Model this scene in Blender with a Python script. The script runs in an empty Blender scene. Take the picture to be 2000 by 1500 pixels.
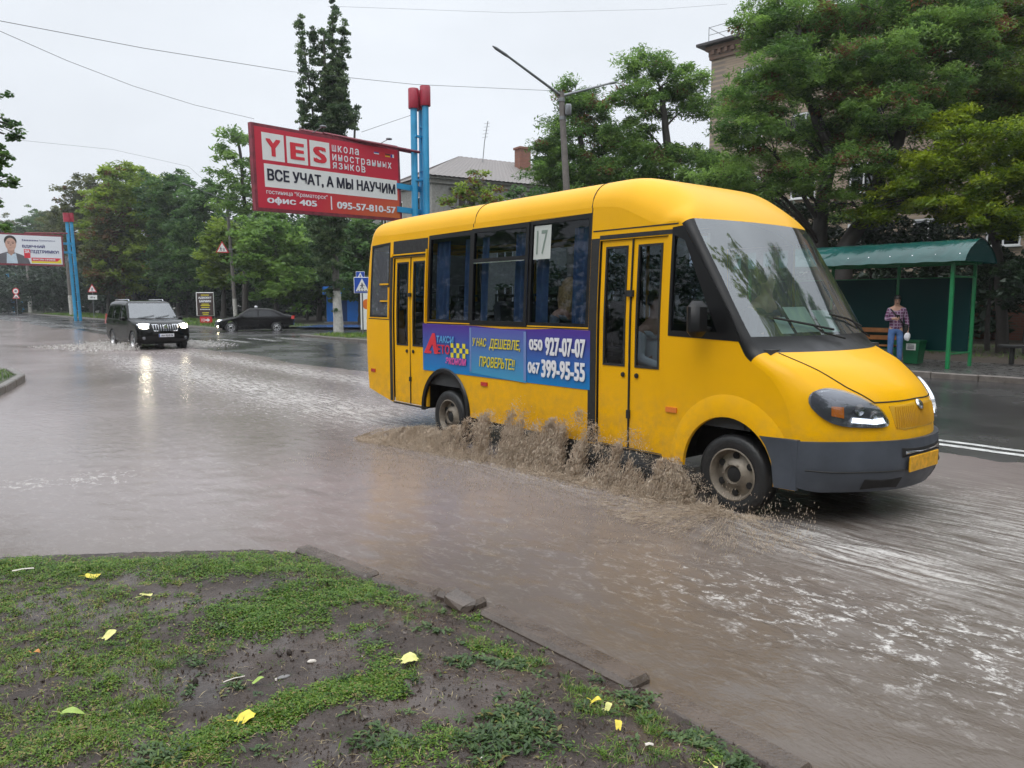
import bpy, math, random
import numpy as np
from math import sin, cos, pi, radians, sqrt, atan2
from mathutils import Vector, Matrix
from mathutils.geometry import delaunay_2d_cdt
scene = bpy.context.scene
COL = scene.collection
random.seed(7)

# ---------------------------------------------------------------- camera
HC = 1.75                                   # eye height above the flooded road (world z = 0 is the water level)
TH = math.atan(160 / 1500.0)                # camera looks slightly down
cam_d = bpy.data.cameras.new('camera')
cam_d.sensor_width = 36.0
cam_d.lens = 27.0
cam_d.clip_start = 0.05
cam_d.clip_end = 3000.0
cam = bpy.data.objects.new('camera', cam_d)
COL.objects.link(cam)
cam.location = (0, 0, HC)
cam.rotation_euler = (pi / 2 - TH, 0, 0)
scene.camera = cam

# ---------------------------------------------------------------- sky and sun (bright even overcast)
SUN_EL, SUN_AZ = 58.0, 205.0
world = bpy.data.worlds.new('World')
scene.world = world
world.use_nodes = True
wn, wl = world.node_tree.nodes, world.node_tree.links
wn.clear()
w_out = wn.new('ShaderNodeOutputWorld')
w_bg = wn.new('ShaderNodeBackground')
w_sky = wn.new('ShaderNodeTexSky')
w_sky.sky_type = 'NISHITA'
w_sky.sun_disc = False
w_sky.sun_elevation = radians(SUN_EL)
w_sky.sun_rotation = radians(SUN_AZ)
w_sky.air_density, w_sky.dust_density, w_sky.ozone_density = 1.0, 4.0, 1.0
w_tc = wn.new('ShaderNodeTexCoord')
w_sep = wn.new('ShaderNodeSeparateXYZ')
wl.new(w_tc.outputs['Generated'], w_sep.inputs[0])
w_ramp = wn.new('ShaderNodeValToRGB')       # cloud layer: pale at the horizon, brighter overhead as an overcast sky is
w_ramp.color_ramp.elements[0].position = 0.0
w_ramp.color_ramp.elements[0].color = (0.80, 0.84, 0.90, 1)
w_ramp.color_ramp.elements[1].position = 0.95
w_ramp.color_ramp.elements[1].color = (.90, .95, 1.0, 1)
wl.new(w_sep.outputs['Z'], w_ramp.inputs[0])
w_noise = wn.new('ShaderNodeTexNoise')
w_noise.inputs['Scale'].default_value = 1.6
w_noise.inputs['Detail'].default_value = 5
w_noise.inputs['Roughness'].default_value = 0.55
w_map = wn.new('ShaderNodeMapping')
w_map.inputs['Scale'].default_value = (1, 1, 2.6)
wl.new(w_tc.outputs['Generated'], w_map.inputs[0])
wl.new(w_map.outputs[0], w_noise.inputs['Vector'])
w_nr = wn.new('ShaderNodeMapRange')
w_nr.inputs['From Min'].default_value = 0.3
w_nr.inputs['From Max'].default_value = 0.7
w_nr.inputs['To Min'].default_value = 8.9
w_nr.inputs['To Max'].default_value = 10.6
wl.new(w_noise.outputs[0], w_nr.inputs['Value'])
w_zen = wn.new('ShaderNodeMapRange')
w_zen.inputs['From Min'].default_value = 0.38
w_zen.inputs['From Max'].default_value = 1.0
w_zen.inputs['To Min'].default_value = 1.0
w_zen.inputs['To Max'].default_value = 2.7
wl.new(w_sep.outputs['Z'], w_zen.inputs['Value'])
w_mul = wn.new('ShaderNodeMath'); w_mul.operation = 'MULTIPLY'
wl.new(w_nr.outputs[0], w_mul.inputs[0]); wl.new(w_zen.outputs[0], w_mul.inputs[1])
w_vm = wn.new('ShaderNodeVectorMath'); w_vm.operation = 'SCALE'
wl.new(w_ramp.outputs[0], w_vm.inputs[0]); wl.new(w_mul.outputs[0], w_vm.inputs['Scale'])
w_mix = wn.new('ShaderNodeMix'); w_mix.data_type = 'RGBA'
w_mix.inputs['Factor'].default_value = 0.93
wl.new(w_sky.outputs[0], w_mix.inputs['A']); wl.new(w_vm.outputs[0], w_mix.inputs['B'])
wl.new(w_mix.outputs['Result'], w_bg.inputs['Color'])
w_bg.inputs['Strength'].default_value = 0.1
wl.new(w_bg.outputs[0], w_out.inputs['Surface'])
sun_d = bpy.data.lights.new('sun', 'SUN')
sun_d.energy = 0.85
sun_d.angle = radians(35)
sun_d.color = (1.0, 0.97, 0.93)
sun = bpy.data.objects.new('sun', sun_d)
COL.objects.link(sun)
sun.rotation_euler = (radians(90 - SUN_EL), 0, radians(180 - SUN_AZ))
scene.view_settings.view_transform = 'Standard'
scene.view_settings.look = 'None'
scene.view_settings.gamma = 1.0
scene.view_settings.exposure = 0.12
scene.cycles.use_denoising = True
scene.cycles.max_bounces = 7
scene.cycles.transparent_max_bounces = 24
scene.cycles.glossy_bounces = 3
scene.cycles.caustics_reflective = False
scene.cycles.caustics_refractive = False

# ---------------------------------------------------------------- measuring helpers (full-size photo pixels -> metres)
def ray(px, py):
    x, y = px - 1000.0, 750.0 - py
    return Vector((x, 1500 * cos(TH) + y * sin(TH), -1500 * sin(TH) + y * cos(TH)))
def G(px, py, z=0.0):
    r = ray(px, py)
    return Vector((0, 0, HC)) + r * ((z - HC) / r.z)
def AT(px, py, Y):
    r = ray(px, py)
    return Vector((0, 0, HC)) + r * (Y / r.y)
FW = Vector((0.629144, -0.777289, 0))       # the way the road (and the bus) runs
NN = Vector((0.777289, 0.629144, 0))        # across the road, away from the camera
R0 = Vector((1.83237, 6.24158, 0))          # where the bus's near front wheel meets the road
def RD(a, o, z=0.0):                        # a metres back along the road, o metres across it
    p = R0 - FW * a + NN * o
    return Vector((p.x, p.y, z))
ROAD_ROT = atan2(FW.y, FW.x)

# ---------------------------------------------------------------- object helpers
def tag(o, label=None, cat=None, group=None, kind=None):
    if label: o['label'] = label
    if cat: o['category'] = cat
    if group: o['group'] = group
    if kind: o['kind'] = kind
    return o
def thing(name, label, cat, loc=(0, 0, 0), rz=0.0, group=None):
    o = bpy.data.objects.new(name, None)
    COL.objects.link(o)
    o.empty_display_size = 0.2
    o.location = loc
    o.rotation_euler = (0, 0, rz)
    return tag(o, label, cat, group)
def link(name, me, parent=None):
    o = bpy.data.objects.new(name, me)
    COL.objects.link(o)
    if parent: o.parent = parent
    return o
def copy_tree(o, parent=None):
    c = o.copy()
    COL.objects.link(c)
    if parent: c.parent = parent
    for ch in list(o.children):
        copy_tree(ch, c)
    return c

def fill2d(outline, holes=(), step=None, extra=()):
    """triangles of a polygon with holes, with inner grid points so that it can be bent"""
    pts, edges = [], []
    for loop in [outline] + list(holes):
        n0 = len(pts)
        for k, p in enumerate(loop):
            pts.append(Vector((p[0], p[1])))
            edges.append((n0 + k, n0 + (k + 1) % len(loop)))
    loops = [np.array(l, float) for l in [outline] + list(holes)]
    def inside(P, L):
        x, y = P[:, 0], P[:, 1]
        r = np.zeros(len(P), bool)
        j = len(L) - 1
        for i in range(len(L)):
            xi, yi, xj, yj = L[i, 0], L[i, 1], L[j, 0], L[j, 1]
            if yi != yj:
                r ^= ((yi > y) != (yj > y)) & (x < (xj - xi) * (y - yi) / (yj - yi) + xi)
            j = i
        return r
    def dist(P, L):
        d = np.full(len(P), 1e9)
        for i in range(len(L)):
            a, b = L[i - 1], L[i]
            ab = b - a
            t = np.clip(((P - a) @ ab) / max(ab @ ab, 1e-12), 0, 1)
            d = np.minimum(d, np.linalg.norm(P - (a + t[:, None] * ab), axis=1))
        return d
    if step:
        mn, mx = loops[0].min(0), loops[0].max(0)
        gx, gy = np.meshgrid(np.arange(mn[0], mx[0], step), np.arange(mn[1], mx[1], step))
        P = np.stack([gx.ravel() + 0.013 * step, gy.ravel() + 0.017 * step], 1)
        ok = inside(P, loops[0]) & (dist(P, loops[0]) > step * 0.45)
        for L in loops[1:]:
            ok &= ~inside(P, L) & (dist(P, L) > step * 0.45)
        pts += [Vector(p) for p in P[ok]]
    V, E_, F, _, _, _ = delaunay_2d_cdt(pts, edges, [], 0, 1e-6)
    V = np.array([(v.x, v.y) for v in V])
    C = np.array([V[list(f)].mean(0) for f in F])
    ok = inside(C, loops[0])
    for L in loops[1:]:
        ok &= ~inside(C, L)
    return [tuple(v) for v in V], [list(f) for f, k in zip(F, ok) if k]

_text_cache = {}
def text_shape(s, bold=0.0, shear=0.0):
    key = (s, bold, shear)
    if key not in _text_cache:
        c = bpy.data.curves.new('text', 'FONT')
        c.body = s
        c.offset = bold
        c.shear = shear
        c.resolution_u = 3
        o = bpy.data.objects.new('text', c)
        COL.objects.link(o)
        dg = bpy.context.evaluated_depsgraph_get()
        me = bpy.data.meshes.new_from_object(o.evaluated_get(dg))
        v = np.array([(p.co.x, p.co.y) for p in me.vertices])
        f = [list(p.vertices) for p in me.polygons]
        bpy.data.objects.remove(o)
        bpy.data.curves.remove(c)
        bpy.data.meshes.remove(me)
        _text_cache[key] = (v, f)
    return _text_cache[key]

def letters(s, shear=0.0):
    """like text_shape, with the one glyph the font cannot fill drawn as a ring and a bar"""
    if 'ф' not in s: return text_shape(s, 0.0, shear)
    v, f = text_shape(s.replace('ф', 'о'), 0.0, shear)
    v = [tuple(p) for p in v]; f = [list(q) for q in f]
    ow = np.ptp(text_shape('о')[0][:, 0])
    for i, ch in enumerate(s):
        if ch == 'ф':
            cx = text_shape(s[:i].replace('ф', 'о') + 'о')[0][:, 0].max() - ow / 2; n = len(v)
            v += [(cx - .045, -.2), (cx + .045, -.2), (cx + .045, .72), (cx - .045, .72)]; f.append([n, n + 1, n + 2, n + 3])
    return np.array(v), f
def text_layers(s, bold=0.0, shear=0.0, step=.0012):
    """bold lettering = the same letters laid a few times, a hair apart, each a hair further out; fitted to 0..1"""
    v, f = letters(s, shear)
    sh = [(0, 0)] if bold <= 0 else [(-bold, -bold * .6), (bold, bold * .6), (-bold, bold * .6), (bold, -bold * .6), (0, 0)]
    mn, mx = v.min(0) - bold, v.max(0) + bold
    return [((v + np.array(q) - mn) / np.maximum(mx - mn, 1e-6), f, k * step) for k, q in enumerate(sh)]

class MB:
    """collects shapes and links them as ONE mesh object"""
    def __init__(self):
        self.v, self.f = [], []
    def add(self, v, f):
        n = len(self.v)
        self.v += [tuple(p) for p in v]
        self.f += [[n + i for i in q] for q in f]
        return self
    def box(self, c, s, rot=None):
        hx, hy, hz = s[0] / 2, s[1] / 2, s[2] / 2
        P = [Vector((x, y, z)) for z in (-hz, hz) for y in (-hy, hy) for x in (-hx, hx)]
        if rot is not None: P = [rot @ p for p in P]
        c = Vector(c)
        return self.add([p + c for p in P], [(0, 2, 3, 1), (4, 5, 7, 6), (0, 1, 5, 4), (2, 6, 7, 3), (0, 4, 6, 2), (1, 3, 7, 5)])
    def rbox(self, c, s, b=0.02, rot=None):
        """box with chamfered edges"""
        hx, hy, hz = s[0] / 2, s[1] / 2, s[2] / 2
        b = min(b, hx * .9, hy * .9, hz * .9)
        c = Vector(c)
        P, idx = [], {}
        for sx in (-1, 1):
            for sy in (-1, 1):
                for sz in (-1, 1):
                    for ax in range(3):
                        p = [sx * (hx - b), sy * (hy - b), sz * (hz - b)]
                        p[ax] = (sx * hx, sy * hy, sz * hz)[ax]
                        idx[sx, sy, sz, ax] = len(P)
                        q = Vector(p)
                        P.append((rot @ q if rot is not None else q) + c)
        F = []
        for ax in range(3):
            o = [a for a in range(3) if a != ax]
            for sg in (-1, 1):
                q = []
                for (a, b2) in ((-1, -1), (1, -1), (1, 1), (-1, 1)):
                    k = [0, 0, 0]; k[ax] = sg; k[o[0]] = a; k[o[1]] = b2
                    q.append(idx[k[0], k[1], k[2], ax])
                F.append(q)
        for ax in range(3):
            o = [a for a in range(3) if a != ax]
            for a in (-1, 1):
                for b2 in (-1, 1):
                    k1 = [0, 0, 0]; k1[ax] = -1; k1[o[0]] = a; k1[o[1]] = b2
                    k2 = list(k1); k2[ax] = 1
                    F.append([idx[k1[0], k1[1], k1[2], o[0]], idx[k1[0], k1[1], k1[2], o[1]], idx[k2[0], k2[1], k2[2], o[1]], idx[k2[0], k2[1], k2[2], o[0]]])
        for sx in (-1, 1):
            for sy in (-1, 1):
                for sz in (-1, 1):
                    F.append([idx[sx, sy, sz, 0], idx[sx, sy, sz, 1], idx[sx, sy, sz, 2]])
        return self.add(P, F)
    def tube(self, pts, r, n=8, caps=True):
        pts = [Vector(p) for p in pts]
        m = len(pts)
        rs = r if isinstance(r, (list, tuple)) else [r] * m
        V, F = [], []
        up = None
        for i, p in enumerate(pts):
            d = (pts[min(i + 1, m - 1)] - pts[max(i - 1, 0)]).normalized()
            if up is None:
                up = Vector((0, 0, 1)) if abs(d.z) < 0.9 else Vector((1, 0, 0))
            x = d.cross(up).normalized()
            up = x.cross(d).normalized()
            for k in range(n):
                a = 2 * pi * k / n
                V.append(p + (x * cos(a) + up * sin(a)) * rs[i])
        for i in range(m - 1):
            for k in range(n):
                F.append((i * n + k, i * n + (k + 1) % n, (i + 1) * n + (k + 1) % n, (i + 1) * n + k))
        if caps:
            F.append(tuple(range(n - 1, -1, -1)))
            F.append(tuple((m - 1) * n + k for k in range(n)))
        return self.add(V, F)
    def prism(self, poly, o, x, y, depth):
        """polygon (2-D) in the frame o,x,y pushed by the vector depth"""
        o, x, y, d = Vector(o), Vector(x), Vector(y), Vector(depth)
        n = len(poly)
        A = [o + x * p[0] + y * p[1] for p in poly]
        V = A + [a + d for a in A]
        v2, t = fill2d(poly)
        F = [tuple(i if i < n else 0 for i in q) for q in [tuple(range(n))]]
        F = [tuple(range(n)), tuple(range(2 * n - 1, n - 1, -1))] + [(i, i + n, (i + 1) % n + n, (i + 1) % n) for i in range(n)]
        return self.add(V, F)
    def flat(self, poly, o, x, y, holes=()):
        o, x, y = Vector(o), Vector(x), Vector(y)
        v, f = fill2d(poly, holes)
        return self.add([o + x * p[0] + y * p[1] for p in v], f)
    def text(self, s, o, x, y, w, h, bold=0.0, shear=0.0):
        """lettering fitted to a w x h rectangle with its lower left corner at o"""
        o, x, y = Vector(o), Vector(x), Vector(y)
        for v, f, d in text_layers(s, bold, shear):
            self.add([o + x * (p[0] * w) + y * (p[1] * h) + x.cross(y) * d for p in v], f)
        return self
    def lathe(self, prof, c, ax, n=32):
        """profile of (radius, height along ax) turned round ax"""
        c, ax = Vector(c), Vector(ax).normalized()
        up = Vector((0, 0, 1)) if abs(ax.z) < 0.9 else Vector((1, 0, 0))
        x = ax.cross(up).normalized(); y = ax.cross(x)
        V, F = [], []
        m = len(prof)
        for k in range(n):
            a = 2 * pi * k / n
            for r, h in prof:
                V.append(c + ax * h + (x * cos(a) + y * sin(a)) * r)
        for k in range(n):
            for j in range(m - 1):
                F.append((k * m + j, k * m + j + 1, ((k + 1) % n) * m + j + 1, ((k + 1) % n) * m + j))
        return self.add(V, F)
    def ball(self, c, r, nu=12, nv=8):
        c = Vector(c)
        rr = r if isinstance(r, (tuple, list)) else (r, r, r)
        V, F = [], []
        for j in range(nv + 1):
            b = -pi / 2 + pi * j / nv
            for i in range(nu):
                a = 2 * pi * i / nu
                V.append(c + Vector((rr[0] * cos(a) * cos(b), rr[1] * sin(a) * cos(b), rr[2] * sin(b))))
        for j in range(nv):
            for i in range(nu):
                F.append((j * nu + i, j * nu + (i + 1) % nu, (j + 1) * nu + (i + 1) % nu, (j + 1) * nu + i))
        return self.add(V, F)
    def grid(self, fn, us, vs):
        V = [fn(u, v) for u in us for v in vs]
        n = len(vs)
        F = [(i * n + j, (i + 1) * n + j, (i + 1) * n + j + 1, i * n + j + 1) for i in range(len(us) - 1) for j in range(n - 1)]
        return self.add(V, F)
    def build(self, name, mat, parent=None, smooth=None):
        me = bpy.data.meshes.new(name)
        me.from_pydata([tuple(p) for p in self.v], [], self.f)
        me.validate()
        if isinstance(mat, (list, tuple)):
            for m in mat: me.materials.append(m)
        else:
            me.materials.append(mat)
        if smooth:
            me.polygons.foreach_set('use_smooth', np.ones(len(me.polygons), bool))
            me.set_sharp_from_angle(angle=radians(smooth))
        me.update()
        return link(name, me, parent)

def quads_mesh(name, V, mat, tint=None, nper=4):
    """V: (n*nper, 3) array of loose faces with nper corners each"""
    me = bpy.data.meshes.new(name)
    nv = len(V); nf = nv // nper
    me.vertices.add(nv); me.loops.add(nv); me.polygons.add(nf)
    me.vertices.foreach_set('co', np.asarray(V, np.float32).ravel())
    me.loops.foreach_set('vertex_index', np.arange(nv, dtype=np.int32))
    me.polygons.foreach_set('loop_start', np.arange(0, nv, nper, dtype=np.int32))
    me.update(calc_edges=True)
    if tint is not None:
        a = me.attributes.new('tint', 'FLOAT', 'POINT')
        a.data.foreach_set('value', np.repeat(np.asarray(tint, np.float32), nper))
    me.materials.append(mat)
    return me

# ---------------------------------------------------------------- materials
class NT:
    def __init__(self, name):
        self.m = bpy.data.materials.new(name)
        self.m.use_nodes = True
        self.t = self.m.node_tree
        self.n, self.l = self.t.nodes, self.t.links
        self.b = self.n['Principled BSDF']
        self.out = self.n['Material Output']
        self.tc = None
    def new(self, typ, **kw):
        x = self.n.new(typ)
        for k, v in kw.items(): setattr(x, k, v)
        return x
    def coord(self, scale=(1, 1, 1), rot=(0, 0, 0), src='Object'):
        if self.tc is None: self.tc = self.new('ShaderNodeTexCoord')
        mp = self.new('ShaderNodeMapping')
        mp.inputs['Scale'].default_value = scale
        mp.inputs['Rotation'].default_value = rot
        self.l.new(self.tc.outputs[src], mp.inputs[0])
        return mp.outputs[0]
    def noise(self, scale=5, detail=4, rough=.55, vec=None, dist=0):
        x = self.new('ShaderNodeTexNoise')
        x.inputs['Scale'].default_value = scale
        x.inputs['Detail'].default_value = detail
        x.inputs['Roughness'].default_value = rough
        x.inputs['Distortion'].default_value = dist
        self.l.new(vec if vec is not None else self.coord(), x.inputs['Vector'])
        return x.outputs[0]
    def rng(self, val, a, b, c=0.0, d=1.0):
        x = self.new('ShaderNodeMapRange')
        for k, q in zip(('From Min', 'From Max', 'To Min', 'To Max'), (a, b, c, d)): x.inputs[k].default_value = q
        self.l.new(val, x.inputs['Value'])
        return x.outputs[0]
    def math(self, op, a, b=None):
        x = self.new('ShaderNodeMath', operation=op)
        for i, q in enumerate((a, b)):
            if q is None: continue
            if isinstance(q, (int, float)): x.inputs[i].default_value = q
            else: self.l.new(q, x.inputs[i])
        return x.outputs[0]
    def mix(self, fac, a, b):
        x = self.new('ShaderNodeMix', data_type='RGBA')
        for k, q in (('Factor', fac), ('A', a), ('B', b)):
            if isinstance(q, (int, float)): x.inputs[k].default_value = q
            elif isinstance(q, (tuple, list)): x.inputs[k].default_value = (q[0], q[1], q[2], 1)
            else: self.l.new(q, x.inputs[k])
        return x.outputs['Result']
    def bump(self, h, strength=.3, dist=.01, prev=None):
        x = self.new('ShaderNodeBump')
        x.inputs['Strength'].default_value = strength if isinstance(strength, (int, float)) else 1
        if not isinstance(strength, (int, float)): self.l.new(strength, x.inputs['Strength'])
        x.inputs['Distance'].default_value = dist
        self.l.new(h, x.inputs['Height'])
        if prev is not None: self.l.new(prev, x.inputs['Normal'])
        return x.outputs[0]
    def set(self, **kw):
        for k, v in kw.items():
            i = self.b.inputs[k]
            if isinstance(v, (int, float)): i.default_value = v
            elif isinstance(v, (tuple, list)): i.default_value = (v[0], v[1], v[2], 1)
            else: self.l.new(v, i)
        return self

def pbr(name, col, rough=.5, metal=0.0, var=.12, vs=3.0, bump=0.0, bs=30.0, coat=0.0, rv=.08, spec=.5):
    t = NT(name)
    n = t.noise(vs, 5)
    dark = tuple(c * (1 - var) for c in col); lite = tuple(min(1, c * (1 + var)) for c in col)
    t.set(**{'Base Color': t.mix(t.rng(n, .3, .7), dark, lite), 'Roughness': t.rng(t.noise(vs * 2.3, 3), .3, .7, max(.02, rough - rv), min(1, rough + rv)), 'Metallic': metal, 'Specular IOR Level': spec})
    if coat: t.set(**{'Coat Weight': coat, 'Coat Roughness': .06})
    if bump: t.set(Normal=t.bump(t.noise(bs, 4), bump, .01))
    return t.m
def emitter(name, col, strength):
    t = NT(name)
    t.set(**{'Base Color': col, 'Emission Color': col, 'Emission Strength': strength, 'Roughness': .2})
    return t.m
def glass(name, tint, reflect=.10, rough=.02, opaq=None):
    """thin window glass: tinted see-through plus a Fresnel reflection"""
    t = NT(name)
    tr = t.new('ShaderNodeBsdfTransparent'); tr.inputs[0].default_value = (*tint, 1)
    gl = t.new('ShaderNodeBsdfGlossy'); gl.inputs['Roughness'].default_value = rough
    gl.inputs[0].default_value = (.95, .97, 1, 1)
    fr = t.new('ShaderNodeLayerWeight'); fr.inputs['Blend'].default_value = .35
    base = tr.outputs[0]
    if opaq:
        df = t.new('ShaderNodeBsdfDiffuse'); df.inputs[0].default_value = (*opaq[0], 1)
        mx0 = t.new('ShaderNodeMixShader'); mx0.inputs[0].default_value = opaq[1]
        t.l.new(tr.outputs[0], mx0.inputs[1]); t.l.new(df.outputs[0], mx0.inputs[2]); base = mx0.outputs[0]
    mx = t.new('ShaderNodeMixShader')
    t.l.new(t.rng(fr.outputs['Fresnel'], 0, 1, reflect * .6, min(1, reflect * 6)), mx.inputs[0])
    t.l.new(base, mx.inputs[1]); t.l.new(gl.outputs[0], mx.inputs[2])
    t.l.new(mx.outputs[0], t.out.inputs['Surface'])
    return t.m

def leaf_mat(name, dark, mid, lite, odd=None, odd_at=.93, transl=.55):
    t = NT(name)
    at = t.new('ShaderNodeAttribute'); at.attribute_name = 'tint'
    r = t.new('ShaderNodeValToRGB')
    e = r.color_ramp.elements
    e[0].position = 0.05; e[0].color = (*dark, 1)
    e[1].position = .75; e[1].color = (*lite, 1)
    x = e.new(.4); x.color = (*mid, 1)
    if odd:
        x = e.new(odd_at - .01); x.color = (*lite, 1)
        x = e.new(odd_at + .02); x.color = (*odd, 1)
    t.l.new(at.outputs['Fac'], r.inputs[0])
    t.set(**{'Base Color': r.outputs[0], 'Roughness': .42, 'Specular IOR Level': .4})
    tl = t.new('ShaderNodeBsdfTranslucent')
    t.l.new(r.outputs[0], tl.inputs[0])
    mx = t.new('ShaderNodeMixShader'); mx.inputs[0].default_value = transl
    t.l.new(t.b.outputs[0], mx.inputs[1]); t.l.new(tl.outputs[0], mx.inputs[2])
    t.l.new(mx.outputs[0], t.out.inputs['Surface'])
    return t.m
def arc(c, rx, rz, a0, a1, n=18):
    return [(c[0] + rx * cos(radians(a0 + (a1 - a0) * k / n)), c[1] + rz * sin(radians(a0 + (a1 - a0) * k / n))) for k in range(n + 1)]
def smooth_loop(L, n=2):
    for _ in range(n):
        L = [q for i in range(len(L)) for q in ((L[i][0] * .75 + L[(i + 1) % len(L)][0] * .25, L[i][1] * .75 + L[(i + 1) % len(L)][1] * .25), (L[i][0] * .25 + L[(i + 1) % len(L)][0] * .75, L[i][1] * .25 + L[(i + 1) % len(L)][1] * .75))]
    return L
def rect(a, b, c, d): return [(a, c), (b, c), (b, d), (a, d)]
# ================================================================ THE SETTING
RNG = np.random.default_rng(11)
def vnoise(x, y, seed=0):
    """smooth value noise, about -1..1"""
    xi, yi = np.floor(x).astype(int), np.floor(y).astype(int)
    fx, fy = x - xi, y - yi
    fx, fy = fx * fx * (3 - 2 * fx), fy * fy * (3 - 2 * fy)
    def h(a, b):
        v = np.sin(a * 127.1 + b * 311.7 + seed * 74.7) * 43758.5453
        return (v - np.floor(v)) * 2 - 1
    return (h(xi, yi) * (1 - fx) + h(xi + 1, yi) * fx) * (1 - fy) + (h(xi, yi + 1) * (1 - fx) + h(xi + 1, yi + 1) * fx) * fy
def sstep(a, b, x):
    t = np.clip((x - a) / (b - a), 0, 1)
    return t * t * (3 - 2 * t)
def so(p):                                   # world -> along / across the road (bus frame)
    d = Vector((p[0], p[1], 0)) - R0
    return d.dot(FW), d.dot(NN)
def lines(parts):
    out = []
    for a, b, st in parts:
        out += list(np.arange(a, b, st))
    return np.array(sorted(set(np.round(out, 4))))
def sheet(name, S, O, zfun, mat, attrs=None, smooth=True):
    """height-field in road coordinates (x along the road towards the right, y across it)"""
    gs, go = np.meshgrid(S, O, indexing='ij')
    z = zfun(gs, go)
    V = np.stack([gs, go, z], -1).reshape(-1, 3).astype(np.float32)
    n, m = len(S), len(O)
    i = np.arange((n - 1) * (m - 1)); a = (i // (m - 1)) * m + i % (m - 1)
    F = np.stack([a, a + m, a + m + 1, a + 1], 1).astype(np.int32)
    me = bpy.data.meshes.new(name)
    me.vertices.add(len(V)); me.loops.add(F.size); me.polygons.add(len(F))
    me.vertices.foreach_set('co', V.ravel())
    me.loops.foreach_set('vertex_index', F.ravel())
    me.polygons.foreach_set('loop_start', np.arange(0, F.size, 4, dtype=np.int32))
    me.update(calc_edges=True)
    if smooth: me.polygons.foreach_set('use_smooth', np.ones(len(F), bool))
    for k, fn in (attrs or {}).items():
        at = me.attributes.new(k, 'FLOAT', 'POINT')
        at.data.foreach_set('value', fn(gs, go).astype(np.float32).ravel())
    me.materials.append(mat)
    o = link(name, me)
    o.location = R0; o.rotation_euler = (0, 0, ROAD_ROT)
    return o

# ---- materials of the ground
def m_asphalt():
    t = NT('wet_asphalt')
    big = t.noise(.35, 4); fine = t.noise(90, 3)
    c = t.mix(t.rng(big, .3, .7), (.028, .028, .03), (.06, .056, .055))
    c = t.mix(t.rng(fine, .45, .75, 0, .45), c, (.12, .115, .11))
    t.set(**{'Base Color': c, 'Roughness': t.rng(big, .35, .65, .12, .34), 'Normal': t.bump(fine, .35, .006)})
    return t.m
def m_water():
    t = NT('muddy_flood_water')
    at = t.new('ShaderNodeAttribute'); at.attribute_name = 'foam'
    st = t.new('ShaderNodeAttribute'); st.attribute_name = 'streak'
    ch = t.new('ShaderNodeAttribute'); ch.attribute_name = 'chop'
    v1 = t.coord((2.0, 3.4, 3)); v2 = t.coord((1.1, 9.0, 4))
    silt = t.noise(.5, 5)
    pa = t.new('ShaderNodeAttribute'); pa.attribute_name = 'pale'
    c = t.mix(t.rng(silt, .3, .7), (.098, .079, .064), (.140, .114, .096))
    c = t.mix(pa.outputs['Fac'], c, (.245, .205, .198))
    f1 = t.noise(3.2, 7, .72, v1, .6); f2 = t.noise(2.0, 6, .7, v2, .4)
    f3 = t.noise(28, 4, .7)
    m1 = t.math('MULTIPLY', at.outputs['Fac'], t.rng(f1, .50, .63))
    m1 = t.math('MULTIPLY', m1, t.rng(f3, .38, .58))
    m2 = t.math('MULTIPLY', st.outputs['Fac'], t.rng(f2, .40, .66))
    m2 = t.math('MULTIPLY', m2, t.rng(f3, .3, .6, .35, 1))
    spk = t.new('ShaderNodeTexVoronoi'); spk.inputs['Scale'].default_value = 9
    spk.inputs['Randomness'].default_value = 1
    t.l.new(t.coord((1, 2.2, 1)), spk.inputs['Vector'])
    rings = t.math('MULTIPLY', t.rng(spk.outputs['Distance'], .10, .03), t.rng(t.noise(1.3, 3), .5, .66, 0, .22))
    fm = t.math('MINIMUM', t.math('ADD', t.math('MAXIMUM', m1, m2), rings), .92)
    c = t.mix(fm, c, (.74, .71, .68))
    w1 = t.noise(5.5, 5, .6, t.coord((1.0, 1.7, 1), (0, 0, .35)), .5)
    w2 = t.noise(26, 3, .6, t.coord((1, 1.5, 1)))
    w3 = t.noise(120, 2)
    h = t.math('ADD', t.math('MULTIPLY', w1, 1.0), t.math('MULTIPLY', w2, .28))
    h = t.math('ADD', h, t.math('MULTIPLY', w3, .03))
    h = t.math('ADD', h, t.math('MULTIPLY', fm, .25))
    t.set(**{'Base Color': c, 'Roughness': t.math('ADD', t.math('ADD', t.rng(silt, .3, .7, .15, .24), t.math('MULTIPLY', ch.outputs['Fac'], -.08)), t.math('MULTIPLY', fm, .5)), 'IOR': 1.33,
             'Normal': t.bump(h, t.rng(ch.outputs['Fac'], 0, 1, .10, .6), .022)})
    return t.m
def m_mud():
    t = NT('wet_mud')
    a = t.noise(3.2, 6); b = t.noise(38, 5, .65); g = t.noise(150, 2)
    c = t.mix(t.rng(a, .32, .68), (.030, .021, .017), (.075, .055, .046))
    c = t.mix(t.rng(b, .5, .75, 0, .5), c, (.095, .073, .06))
    h = t.math('ADD', b, t.math('MULTIPLY', g, .3))
    wet = t.rng(t.noise(2.6, 4, .5, t.coord((1, 1, 1), (0, 0, 1))), .42, .56)
    t.set(**{'Base Color': c, 'Roughness': t.math('ADD', .17, t.math('MULTIPLY', wet, .42)), 'Specular IOR Level': .42,
             'Normal': t.bump(h, t.math('ADD', .25, t.math('MULTIPLY', wet, .7)), .02)})
    return t.m
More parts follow.
